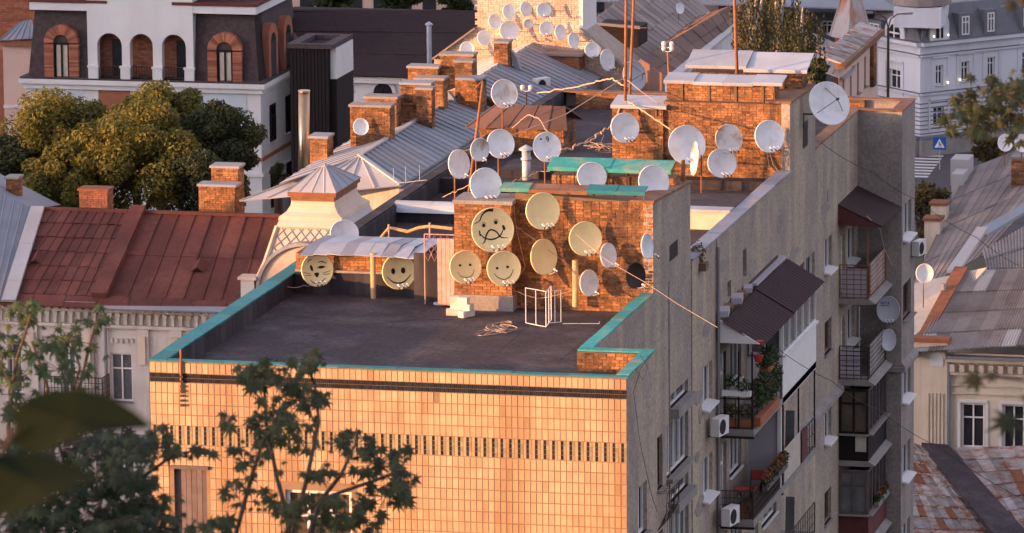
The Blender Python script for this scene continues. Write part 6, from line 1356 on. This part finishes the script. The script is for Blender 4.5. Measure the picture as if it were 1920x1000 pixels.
# pink neighbour and brick house at the very left
pk = thing('pink_house', at(30, 240, 156), 'narrow pink rendered house with grey hip roof at the left edge', 'house')
a, b = at(-40, 200, 156), at(64, 90, 156); zt_ = at(30, 86, 156).z; bx(pk, 'wall', 'peach_wall', at(8, 200, 156).x, b.x, 156, 163, GZ, zt_); bx(pk, 'cornice', 'brick_red', at(2, 100, 156).x, b.x+.1, 155.7, 163, zt_, zt_+.35)
A, B, Cc, D = at(0, 76, 155.5), at(66, 72, 155.5), at(60, 38, 159), at(38, 42, 159); sheet_roof(pk, A, B, Cc, D, 5, 'galv_dull', seed=41); g = MB(); g.prism([A, D, D+V3(-1, 3, -1.5)], (0, 0, -.1)); g.build('hip_slope', 'galv_dull', pk)
bx(pk, 'string_course', 'white_wall', at(8, 200, 156).x-.02, b.x, 155.92, 156, at(30, 200, 156).z-.1, at(30, 200, 156).z+.08)
bh_ = thing('brick_house', at(-20, 150, 172), 'red brick house with rusty roof behind the pink one at the left edge', 'house')
a, b = at(-90, 60, 172), at(68, 0, 172); g = MB(); g.box(a.x, b.x, 172, 180, GZ, at(20, -30, 172).z); c = g.build('wall', 'mortar', bh_); bricks(c, (a.x, 172, at(20, 120, 172).z), X_, Z_, -Y_, b.x-a.x, 5.5, 'brick_red', bl=.32, bh=.1, seed=181)
a, b = at(-20, 240, 166), at(7, 95, 166); bx(bh_, 'annex', 'brick_red', a.x-2, b.x, 166, 172, GZ, b.z)
# grey curved roof at the left edge, beside the red roof
gl = thing('grey_roof_house', at(0, 500, 70), 'house with rounded grey sheet roof at the left edge beside the red roof', 'house')
A, B = at(-60, 560, 67.2), at(6, 566, 67.2); Cc, D = at(60, 392, 73.4), at(-60, 330, 73.4); sheet_roof(gl, A, B, Cc, D, 7, 'galv_dull', 1, seam=.05, seed=51)
Nn = (B-A).cross(D-A).normalized(); Nn = -Nn if Nn.z < 0 else Nn
for i in range(5):
    t0, t1 = i/5, (i+1)/5+.01; g = MB(); a_, b_ = B.lerp(Cc, t0), B.lerp(Cc, t1); g.prism([a_-X_*.05, a_+X_*.55, b_+X_*.55, b_-X_*.05], Nn*(.13+.01*(i % 2))); g.build('verge_sheet', 'zinc_pale', gl)
pts = [at(20, 395, 73.4), at(-60, 330, 73.4)]; g = MB(); g.prism([at(60, 392, 73.4), at(-70, 325, 73.4), at(-70, 400, 73.4)], (0, 4, -.5)); g.build('rear_slope', 'galv_dull', gl)
bx(gl, 'wall', 'old_plaster', A.x-3, B.x-.1, 67.9, 75, GZ, A.z-.1); chim(gl, 12, 32, 332, 372, 74.5, .7, seed=190)

# ---------------------------------------------------------------- dark roofed house and black shed
DY = 152.0; dh = thing('dark_roof_house', at(680, 200, DY), 'white house with very dark brown roof and arched windows behind the chimneys', 'house')
x0, x1 = at(614, 200, DY).x, at(900, 150, DY).x; ze = at(680, 143, DY).z
bx(dh, 'wall', 'white_wall', x0, x1, DY, DY+9, GZ, ze); bx(dh, 'cornice', 'white_wall', x0-.2, x1+.2, DY-.35, DY, ze-.35, ze)
A, B, Cc, D = at(610, 141, DY-.6), at(800, 141, DY-.6), at(905, 20, DY+7.5), at(520, 18, DY+7.5); B.z = A.z; B.x = at(905, 60, DY).x
sheet_roof(dh, A, B, Cc, D, 4, 'dark_roof', 3, lift=.02, seam=0, seed=61)
bx(dh, 'roof_core', 'dark_roof', at(545, 60, DY+8).x, at(900, 60, DY+8).x, DY+7.2, DY+9, GZ, at(700, 22, DY+7.6).z)
g = MB(); g.prism([A, D, D-Z_*4, A-Z_*.4], (.2, 0, 0)); g.build('gable', 'white_wall', dh)
for (a, b, t, bt) in ((628, 657, 160, 204), (701, 736, 156, 200)):
    p, q_ = at(a, bt, DY), at(b, t, DY); xc, r_ = (p.x+q_.x)/2, (q_.x-p.x)/2; zz = q_.z-r_
    g = MB(); g.prism([(xc-r_, DY-.03, p.z), (xc+r_, DY-.03, p.z)]+[(x, DY-.03, z) for x, z in arch_pts(xc, r_, zz, 12)], (0, .04, 0)); w_ = g.build('arched_window', 'glass', dh)
    g = MB(); g.box(xc-.05, xc+.05, DY-.07, DY-.03, p.z, q_.z-.02); g.box(xc-r_, xc+r_, DY-.07, DY-.031, zz-.05, zz+.05); g.build('window_frame', 'black_wood', w_); g = MB(); ring(g, xc, zz, r_, r_+.22, DY-.08, .09, 14); g.build('arch_moulding', 'grey_white', w_)
bx(dh, 'string_course', 'grey_white', x0, x1, DY-.1, DY, at(680, 208, DY).z-.1, at(680, 208, DY).z+.1)
p, q_ = at(805, 106, DY-2), at(805, 44, DY-2)
fp = thing('vent_stack', (p.x, DY-2, p.z-1.2), 'tall steel vent pipe with a cap before the dark brown roof', 'flue'); g = MB(); g.tube([(p.x, DY-2, p.z-1.2), (p.x, DY-2, q_.z-.1)], .14, 10); g.build('pipe', 'galv', fp); g = MB(); g.lathe([(.22, q_.z-.1), (.22, q_.z-.04), (.02, q_.z+.1)], 10, (p.x, DY-2, 0)); g.build('cap', 'galv', fp)
SY = 140.0; ss_ = thing('black_shed', at(585, 240, SY), 'tall black boarded shaft between the mansard house and dark roof', 'shed')
a, b = at(543, 90, SY), at(616, 90, SY); bx(ss_, 'body', 'black_wood', a.x, b.x, SY, SY+4, GZ, a.z)
n = 11
for i in range(n): x = a.x+(b.x-a.x)*i/n; bx(ss_, 'board', 'black_wood', x+.02, x+(b.x-a.x)/n-.02, SY-.04, SY-.001, GZ, a.z-.02, random.random())
g = MB(); zz = a.z; 
for (u0, u1, v0, v1) in ((a.x-.1, b.x+.3, SY-.15, SY+.25), (a.x-.1, b.x+.3, SY+3.6, SY+4.1), (a.x-.1, a.x+.5, SY+.25, SY+3.6), (b.x-.3, b.x+.3, SY+.25, SY+3.6)): g.box(u0, u1, v0, v1, zz, zz+.25)
g.build('rim', 'mansard', ss_); bx(ss_, 'side_wall', 'black_wood', b.x+.01, b.x+.35, SY+.3, SY+3.9, GZ, zz-1.7); bx(ss_, 'side_panel', 'white_wall', b.x+.01, b.x+.35, SY+.3, SY+3.9, zz-1.7, zz-.01)
p, q_ = at(571, 280, 100), at(571, 172, 100); fp = thing('steel_chimney', (p.x, 100, p.z-3), 'shiny bronze steel chimney pipe left of the grey roof', 'chimney'); g = MB(); g.tube([(p.x-.1, 100, p.z-3), (p.x+.02, 100, q_.z)], .26, 14); g.build('pipe', 'steel', fp, True); g = MB(); g.tube([(p.x+.02, 100, q_.z-.02), (p.x+.02, 100, q_.z+.06)], .29, 14); g.build('collar', 'steel', fp)
# far row along the top edge
fr = thing('ochre_house', at(760, 20, 240), 'ochre walled house along the top edge behind the dark roof', 'house')
a, b = at(540, 40, 240), at(905, -40, 240); bx(fr, 'wall', 'peach_wall', a.x, b.x, 240, 248, GZ, at(700, -30, 240).z); 
for i in range(7): p = at(575+i*46, 14, 240); bx(fr, 'window', 'glass', p.x-.5, p.x+.5, 239.95, 240, p.z-.9, p.z+.9)
fh = thing('far_brown_house', at(1330, 20, 245), 'plain brown house along the top edge behind the masts', 'house'); a, b = at(1090, 40, 245), at(1480, -40, 245); bx(fh, 'wall', 'slate', a.x, b.x, 245, 252, GZ, at(1300, -30, 245).z)
for i in range(6): p = at(1120+i*60, -2, 245); bx(fh, 'window', 'glass', p.x-.5, p.x+.5, 244.95, 245, p.z-1, p.z+1)

# ================================================================ plants and trees
def leafcloud(mb, c, rad, n, size, rg, outward=.6, up=.35, squash=1.0, shell=.55, tone=(.2, .9)):
    """n folded leaf blades spread through an ellipsoid, thicker towards its skin"""
    c = Vector(c); rad = Vector(rad)
    for _ in range(n):
        d = V3(rg.gauss(0, 1), rg.gauss(0, 1), rg.gauss(0, 1)).normalized(); r = shell+(1-shell)*rg.random() if rg.random() < .8 else rg.random()
        p = c+V3(d.x*rad.x, d.y*rad.y, d.z*rad.z)*r
        nrm = (d*outward+V3(rg.gauss(0, .5), rg.gauss(0, .5), rg.gauss(0, .5)+up)).normalized()
        a = nrm.cross(V3(rg.gauss(0, 1), rg.gauss(0, 1), rg.gauss(0, 1))).normalized(); b = nrm.cross(a); s_ = size*rg.uniform(.6, 1.3)
        t = rg.uniform(*tone)
        mb.add([p-a*s_, p-b*s_*.45+nrm*s_*.12, p+a*s_, p+b*s_*.45+nrm*s_*.12], [(0, 1, 2, 3)], t)
def leafy_tree(px, py, rpx, Y, label, seed, matn, group=None, clumps=26, per=230, size=.2, name='chestnut_tree', asp=1.0, cat='tree', trunk=True, zbase=None):
    rg = random.Random(seed); k = ppm(Y); c = at(px, py, Y); Rr = rpx/k; zb = gh(c.x, c.y) if zbase is None else zbase
    t = thing(name, (c.x, c.y, zb), label, cat, group)
    if trunk:
        mb = MB(); top = c+V3(0, 0, Rr*.1); mb.tube([(c.x, c.y, zb), (c.x+.2, c.y, zb+(c.z-zb)*.5), c-V3(0, 0, Rr*.5), top], [.32, .26, .2, .08], 8)
        for i in range(7):
            a = i*.9+rg.random(); s0 = c-V3(0, 0, Rr*(.9-.12*i)); mb.tube([s0, s0+V3(math.cos(a)*Rr*.4, math.sin(a)*Rr*.4, Rr*.4), s0+V3(math.cos(a)*Rr*.75, math.sin(a)*Rr*.75, Rr*.75)], [.12, .08, .03], 5)
        mb.build('trunk', 'bark', t)
    mb = MB()
    for i in range(clumps):
        d = V3(rg.gauss(0, 1), rg.gauss(0, 1), rg.gauss(0, 1)*.9+.15).normalized(); r = rg.uniform(.55, .95) if i > clumps*.2 else rg.uniform(.1, .5)
        cr = Rr*rg.uniform(.24, .42); tn = rg.uniform(0, .35)
        leafcloud(mb, c+V3(d.x*Rr, d.y*Rr, d.z*Rr*asp)*r, (cr, cr, cr*.8), per, size, rg, tone=(tn, tn+.6))
    mb.build('crown', matn, t); return t
gT = 'trees below the mansard house'
for i, (x, y, r, Y, m_, lab) in enumerate(((105, 272, 118, 86, 'leaf_chestnut', 'broad golden green tree below the left arched window of the mansard house'), (255, 305, 118, 83, 'leaf_chestnut', 'largest golden tree in the middle of the clump below the mansard house'), (300, 238, 92, 88, 'leaf_chestnut', 'golden brown tree top just under the three arches'),
        (425, 268, 82, 86, 'leaf_dark', 'dark green tree at the right end of the clump, beside the white side wall'), (120, 352, 80, 81, 'leaf_chestnut', 'low yellow green tree behind the left part of the red roof'), (15, 330, 85, 84, 'leaf_dark', 'dark green tree at the left picture edge above the grey roof'), (395, 345, 75, 82, 'leaf_dark', 'dark low tree behind the red roof chimneys'))):
    leafy_tree(x, y, r, Y, lab, 300+i, m_, gT, clumps=44, per=520, size=.115)
leafy_tree(520, 325, 22, 93, 'small dark shrub between the steel chimney and the white side wall', 320, 'leaf_dark', None, 8, 120, .15, 'shrub', cat='shrub')
leafy_tree(612, 2, 50, 228, 'dark tree at the top edge left of the ochre wall', 321, 'leaf_dark', 'trees at the top edge', 14, 130, .35)
leafy_tree(745, 4, 40, 226, 'dark tree at the top edge in front of the ochre wall', 322, 'leaf_dark', 'trees at the top edge', 12, 130, .35); leafy_tree(855, 8, 34, 224, 'low dark tree at the top edge left of the pale gable', 323, 'leaf_dark', 'trees at the top edge', 10, 130, .35)
leafy_tree(1524, 138, 30, 66, 'dark green bushy tree behind the big dish with a three legged feed', 324, 'leaf_dark', None, 14, 170, .11, 'bushy_tree', 1.2)
leafy_tree(1738, 405, 48, 98, 'yellow green tree squeezed between the block and the right hand roofs', 325, 'leaf_autumn', None, 16, 170, .16, 'street_tree', 1.2)
leafy_tree(1862, 285, 34, 118, 'yellow brown tree beside the pair of dishes at the right edge', 326, 'leaf_autumn', None, 12, 150, .2, 'street_tree')
leafy_tree(1440, 20, 40, 205, 'distant green tree behind the birches', 327, 'leaf_dark', None, 10, 130, .3)
# birches with hanging twigs
for i, (x, y, w_, h_, Y, lab) in enumerate(((1412, 52, 38, 62, 92, 'left birch with pale stem and hanging brownish twigs'), (1455, 60, 40, 70, 96, 'middle birch with drooping brownish twigs'), (1497, 72, 34, 55, 100, 'right birch beside the rusty roof'))):
    rg = random.Random(400+i); k = ppm(Y); c = at(x, y, Y); t = thing('birch_tree', (c.x, c.y, GZ), lab, 'tree', 'birches behind the upper stair head')
    mb = MB(); 
    for j in range(3):
        e = c+V3((rg.random()-.5)*w_/k, (rg.random()-.5)*1.0, h_/k*rg.uniform(.7, 1.3)); mb.tube([(c.x, c.y, GZ), c-V3(0, 0, h_/k*1.0), c+V3((e.x-c.x)*.4, 0, 0), e], [.2, .15, .11, .03], 6)
    mb.build('trunk', 'birch_bark', t); mb = MB()
    for j in range(120):
        p = c+V3(rg.gauss(0, .5)*w_/k, rg.gauss(0, .8), rg.uniform(-.5, 1.0)*h_/k*(1 if True else 1)); L = rg.uniform(.5, 1.6); tn = rg.random()*.4
        for s_ in range(int(L*22)):
            q = p-V3(rg.gauss(0, .05), rg.gauss(0, .05), s_/22); a = rg.random()*6.28; u = V3(math.cos(a), math.sin(a), 0)*.045; v = V3(rg.gauss(0, .02), rg.gauss(0, .02), -.1); mb.add([q-u, q+u, q+u*.6+v, q-u*.6+v], [(0, 1, 2, 3)], tn+rg.random()*.6)
    mb.build('crown', 'leaf_birch', t)

# balcony plants
def planter(x0, x1, y0, y1, z0, h_, matn, label, rad, n, seed, leaf='leaf_plant', size=.07, flowers=0, dz=.25, box=True):
    rg = random.Random(seed); t = thing('planter', ((x0+x1)/2, (y0+y1)/2, z0), label, 'planter', 'planters on the balconies')
    if box: bx(t, 'trough', matn, x0, x1, y0, y1, z0, z0+h_)
    mb = MB(); L = max(x1-x0, y1-y0); m_ = max(1, int(L/.35))
    for i in range(m_):
        f = (i+.5)/m_; leafcloud(mb, (x0+(x1-x0)*f if x1-x0 > y1-y0 else (x0+x1)/2, y0+(y1-y0)*f if y1-y0 >= x1-x0 else (y0+y1)/2, z0+h_+dz+rg.gauss(0, .06)), rad, n, size, rg)
    f_ = mb.build('foliage', leaf, t)
    if flowers:
        mb = MB()
        for i in range(m_): f = (i+.5)/m_; leafcloud(mb, (x0+(x1-x0)*f if x1-x0 > y1-y0 else (x0+x1)/2, y0+(y1-y0)*f if y1-y0 >= x1-x0 else (y0+y1)/2, z0+h_+dz+.08), rad, flowers, size*.8, rg)
        mb.build('blossom', 'flower', t)
z0 = -6.3
planter(-1.7, -.72, 22.95, 23.2, z0+.02, .24, 'terracotta', 'terracotta trough on the floor of the balcony below the awning', (.28, .18, .26), 90, 1, flowers=14)
zz = at(1380, 742, 22.75).z; planter(-1.66, -.72, 22.6, 22.82, zz, .17, 'white_paint', 'white trough hung on the railing below the awning', (.26, .2, .24), 90, 2, dz=.2)
planter(-.72, -.5, 23.2, 26.6, z0+.03, .3, 'terracotta', 'long trough of tall climbing plants at the outer edge below the awning', (.26, .4, .6), 190, 3, flowers=22, dz=.75, size=.085)
planter(-.8, -.5, 24.6, 26.0, z0+1.5, .2, 'terracotta', 'upper hanging plant on the outer side of the top balcony', (.3, .5, .4), 170, 4, dz=.15, size=.085)
planter(-.6, -.42, 24.0, 27.7, -9.3+.72, .2, 'wood_grey', 'trough with orange flowers along the railing above the floor mat', (.16, .28, .22), 120, 5, flowers=60, dz=.15)
planter(-.74, -.56, 47.2, 49.4, -15.3+1.05, .14, 'concrete', 'trough with pale flowers on the lowest far balcony in view', (.12, .22, .16), 70, 6, flowers=16, dz=.1)
p = at(1308, 462, 20.0); planter(p.x-.3, p.x+.3, 19.8, 20.3, DZ+.01, .25, 'wood', 'sunlit yellow plant behind the nearer stair head', (.26, .25, .4), 160, 7, 'leaf_autumn', dz=.3)
for i, (yy, lab) in enumerate(((645, 'upper red flower pot on the balcony post below the awning'), (672, 'lower red flower pot on the balcony post below the awning'))):
    q_ = at(1422, yy, 23.0); g = MB(); g.lathe([(.1, -.12), (.17, .1), (.15, .1)], 12, q_); single(g, 'flower_pot', 'red_paint', lab, 'pot', 'red pots on the balcony post')
# folding chair with red back on the flowered balcony
c = V3(-1.15, 25.8, -9.288); ch = thing('folding_chair', c, 'dark folding chair with red back on the balcony with floor mat', 'chair')
g = MB(); g.box(c.x-.2, c.x+.2, c.y-.2, c.y+.2, c.z+.42, c.z+.46); g.build('seat', 'red_paint', ch); g = MB(); g.obox((c.x, c.y+.25, c.z+.78), (.2, 0, 0), (0, .02, .0), (0, .05, .16)); g.build('backrest', 'red_paint', ch)
for sx in (-.19, .19):
    g = MB(); g.bar(c+V3(sx, -.2, 0), c+V3(sx, .3, .95), .03); g.build('leg', 'iron', ch); g = MB(); g.bar(c+V3(sx*.9, .22, 0), c+V3(sx*.9, -.18, .44), .03); g.build('leg', 'iron', ch)
# round iron table before it
c = V3(-1.35, 24.4, -9.288); tb = thing('iron_table', c, 'small iron table with red top at the front of the flowered balcony', 'table'); g = MB(); g.lathe([(.28, .66), (.28, .69)], 16, c); g.build('table_top', 'red_paint', tb)
for k in range(3): a = k*2.1; g = MB(); g.tube([c+V3(math.cos(a)*.24, math.sin(a)*.24, 0), c+V3(0, 0, .35), c+V3(math.cos(a)*.2, math.sin(a)*.2, .66)], .013, 5); g.build('leg', 'iron', tb)
# cloths over the rail and stones on the awning ledge
c = V3(OX+.02, 32.6, -9.3); g = MB(); g.box(OX-.07, OX+.05, 31.4, 32.5, -9.2, -8.2); single(g, 'blanket', 'maroon_board', 'dark blanket hanging over the balcony rail beside the pale slats', 'blanket')
for i, yy in enumerate((23.1, 23.9, 25.4, 26.2, 27.3)):
    g = MB(); rg = random.Random(i); s_ = .13+.05*rg.random(); g.obox((WX+.17, yy, -2.56+s_*.4), (s_, .03, 0), (-.05, s_*2.2, .02), (0, 0, s_*.55)); single(g, 'awning_weight', 'panel_mauve' if i % 2 == 0 else 'brown_rust', ['nearest pale slab weighing down the awning', 'rusty slab second nearest on the awning edge', 'pale slab in the middle of the awning weights', 'rusty slab fourth along the awning edge', 'pale slab beside the awning flashing'][i], 'slab', 'slabs weighing down the awning')

# ---------------------------------------------------------------- maples on the slope below the camera
LEAF = [(0, -.55), (.08, -.2), (.42, -.34), (.27, -.1), (.62, .12), (.24, .12), (.34, .46), (.1, .28), (0, .76), (-.1, .28), (-.34, .46), (-.24, .12), (-.62, .12), (-.27, -.1), (-.42, -.34), (-.08, -.2)]
def maple_leaf(mb, p, nrm, stem, s_, t):
    nrm = nrm.normalized(); v = (stem-nrm*stem.dot(nrm)).normalized(); u = v.cross(nrm); n = len(LEAF)
    vs = [p+nrm*s_*.08]+[p+u*x*s_+v*y*s_-nrm*s_*.5*(abs(x)**2+.35*y*y) for x, y in LEAF]
    mb.add(vs, [(0, 1+i, 1+(i+1) % n) for i in range(n)], t)
def fg(px, py, d): return CAM+ray(px, py)*d
def cluster(mb, tw, px, py, rx, ry, n, d, rg, s_=.082, root=None, tone=(.1, .9)):
    c = fg(px, py, d); k = FPX/d
    for _ in range(n):
        a = rg.random()*6.28; r = math.sqrt(rg.random())*(1 if rg.random() < .85 else rg.uniform(1.1, 1.6)); p = c+RT*(math.cos(a)*r*rx/k)-UP*(math.sin(a)*r*ry/k)+FW*rg.gauss(0, .28)
        nrm = -FW*rg.uniform(.1, 1)+Z_*rg.uniform(.2, 1.0)+RT*rg.gauss(0, .45); stem = -Z_+RT*rg.gauss(0, .7)+FW*rg.gauss(0, .4)
        maple_leaf(mb, p, nrm, stem, s_*rg.uniform(.45, 1.35), rg.uniform(*tone))
        if tw is not None and rg.random() < .5: tw.tube([c+(p-c)*.2, p-stem.normalized()*s_*.3], .004, 3)
    return c
def maple(base_px, label, d, stems, clusters, matn, seed, group='maples on the near slope', s_=.112, tone=(.1, .9)):
    rg = random.Random(seed); b = fg(base_px[0], base_px[1], d); zb = gh(b.x, b.y); t = thing('maple_tree', (b.x, b.y, zb), label, 'tree', group)
    tr = MB(); tr.tube([(b.x+.3, b.y, zb), (b.x, b.y, (zb+b.z)/2), b], [.16, .1, .05], 8)
    for st in stems: P = [fg(x, y, d+rg.gauss(0, .2)) for x, y in st]; tr.tube([b]+P, [.035]+[.02-.014*i/len(P) for i in range(len(P))], 6)
    mb = MB(); tw = MB()
    for st in stems:                                           # loose leaves along the twigs
        P = [fg(x, y, d) for x, y in st]
        for a_, b_ in zip(P[1:], P[2:]):
            for _ in range(4): q_ = a_.lerp(b_, rg.random())+RT*rg.gauss(0, .09)+UP*rg.gauss(0, .06)+FW*rg.gauss(0, .1); maple_leaf(mb, q_, -FW*rg.uniform(.1, 1)+Z_*rg.uniform(.2, 1)+RT*rg.gauss(0, .5), -Z_+RT*rg.gauss(0, .7), s_*rg.uniform(.4, 1.0), rg.random())
    for (x, y, rx, ry, n) in clusters: cluster(mb, tr, x, y, rx, ry, max(4, int(n*.85)), d+rg.gauss(0, .5), rg, s_, tone=tone)
    tr.build('trunk', 'bark', t); mb.build('crown', matn, t); return t
maple((545, 1120), 'maple sapling with dark leaves before the left half of the tiled wall', 42,
      [[(548, 1000), (575, 900), (598, 790), (590, 720), (572, 680)], [(440, 1010), (470, 900), (492, 830), (540, 760)], [(545, 990), (520, 900), (500, 800), (495, 705)], [(540, 975), (620, 930), (720, 895), (755, 880)], [(600, 940), (640, 890), (668, 830)]],
      [(495, 705, 46, 30, 46), (570, 682, 28, 26, 26), (562, 752, 46, 36, 52), (503, 790, 40, 30, 30), (430, 790, 26, 16, 10), (530, 832, 46, 26, 28), (470, 850, 34, 20, 16), (440, 925, 24, 24, 14), (500, 938, 40, 24, 22), (560, 965, 46, 30, 34), (455, 882, 28, 18, 10), (548, 790, 30, 26, 20),
       (668, 832, 35, 24, 22), (705, 868, 58, 28, 38), (755, 885, 26, 45, 26), (722, 930, 48, 34, 36), (640, 955, 45, 34, 36), (592, 888, 38, 16, 12), (690, 985, 38, 18, 16), (615, 985, 45, 20, 18)], 'leaf_maple', 501)
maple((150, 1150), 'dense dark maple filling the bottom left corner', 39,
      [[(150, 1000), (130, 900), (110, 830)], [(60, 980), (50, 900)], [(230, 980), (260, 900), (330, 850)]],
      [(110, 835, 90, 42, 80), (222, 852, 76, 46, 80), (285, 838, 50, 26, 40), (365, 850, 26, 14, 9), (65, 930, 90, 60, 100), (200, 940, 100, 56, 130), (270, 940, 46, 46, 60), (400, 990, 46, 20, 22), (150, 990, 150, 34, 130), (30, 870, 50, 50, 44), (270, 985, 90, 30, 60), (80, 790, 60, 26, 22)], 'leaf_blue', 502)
maple((20, 1150), 'lighter maple with open twigs at the left edge before the ornate cornice', 45,
      [[(40, 950), (100, 820), (135, 740), (150, 690), (135, 640)], [(20, 950), (15, 800), (30, 680), (58, 590)], [(110, 800), (150, 720), (178, 610)], [(60, 850), (90, 730), (60, 640)]],
      [(50, 585, 40, 22, 24), (130, 640, 42, 34, 40), (180, 603, 24, 20, 14), (28, 635, 34, 28, 22), (118, 695, 50, 24, 24), (20, 720, 34, 50, 30), (85, 655, 36, 26, 16), (60, 770, 50, 26, 24)], 'leaf_plant', 504)  # leaf colour chosen as a lit tone for the sun on this maple
maple((2010, 420), 'maple branch reaching in from the right edge below the white house', 44,
      [[(1960, 260), (1900, 215), (1830, 200), (1780, 225)], [(1955, 250), (1920, 200), (1880, 170)]],
      [(1790, 228, 26, 24, 18), (1830, 195, 38, 34, 44), (1880, 175, 36, 32, 40), (1862, 225, 42, 30, 40), (1912, 200, 36, 46, 50), (1830, 245, 22, 14, 8), (1900, 250, 20, 14, 8), (1935, 160, 30, 40, 30)], 'leaf_maple', 503)
# big soft leaves close to the lens
def sprig(label, leaves, d, matn, seed, stempts, size):
    rg = random.Random(seed); P = [fg(x, y, d) for x, y in stempts]; zb = gh(P[0].x, P[0].y)
    t = thing('leaf_sprig', (P[0].x, P[0].y, zb), label, 'leaf sprig', 'sprigs near the lens'); g = MB(); g.tube([(P[0].x, P[0].y, zb)]+P, [.012]+[.006]*len(P), 5); g.build('stem', 'bark', t)
    for (x, y, sx, ang, tilt) in leaves:
        c = fg(x, y, d); g = MB(); st_ = RT*math.cos(R(ang))-UP*math.sin(R(ang)); nrm = -FW*math.cos(R(tilt))+UP*math.sin(R(tilt)); maple_leaf(g, c, nrm, st_, sx/FPX*d*.8, rg.random()*.4); g.build('leaf', matn, t)
def near_leaf(label, outline, rib, d, seed, dz):
    t0 = fg(*outline[0], d); P = [fg(x, y, d) for x, y in rib]; zb = gh(P[0].x, P[0].y); t = thing('leaf_sprig', (P[0].x, P[0].y, zb), label, 'leaf sprig', 'sprigs near the lens')
    g = MB(); g.tube([(P[0].x-.3, P[0].y, zb)]+P, [.01]+[.004]*len(P), 5); g.build('stem', 'bark', t)
    n = len(outline); cx0 = sum(q[0] for q in outline)/n; cy0 = sum(q[1] for q in outline)/n
    vs = [fg(cx0, cy0, d)]+[fg(x, y, d+dz*math.sin(i*2*math.pi/n+.6)) for i, (x, y) in enumerate(outline)]
    g = MB(); g.add(vs, [(0, 1+i, 1+(i+1) % n) for i in range(n)], .4); g.build('leaf', 'leaf_near', t)
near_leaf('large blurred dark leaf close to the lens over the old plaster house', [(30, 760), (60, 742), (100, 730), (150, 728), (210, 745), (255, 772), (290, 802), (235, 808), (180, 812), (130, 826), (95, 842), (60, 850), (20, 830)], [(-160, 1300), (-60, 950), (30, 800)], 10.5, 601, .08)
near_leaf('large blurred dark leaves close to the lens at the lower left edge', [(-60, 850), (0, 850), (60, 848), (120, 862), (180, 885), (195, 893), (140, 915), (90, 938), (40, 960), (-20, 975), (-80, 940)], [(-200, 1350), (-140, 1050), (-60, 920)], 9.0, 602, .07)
sprig('slightly blurred leaf before the ornate cream house', [(1828, 712, 62, 160, 30), (1860, 705, 40, 200, 40)], 20, 'leaf_autumn', 603, [(2050, 900), (1960, 720), (1860, 705)], .1)
sprig('dark slightly blurred leaf before the right hand windows', [(1890, 790, 85, 150, 35), (1930, 745, 40, 170, 50)], 19, 'leaf_maple', 604, [(2050, 900), (1980, 790), (1920, 775)], .1)
sprig('brown green leaves at the top right corner', [(1896, 8, 40, 110, 20), (1918, 0, 40, 60, 20)], 24, 'leaf_autumn', 605, [(2040, 300), (1990, 60), (1920, -20)], .1)
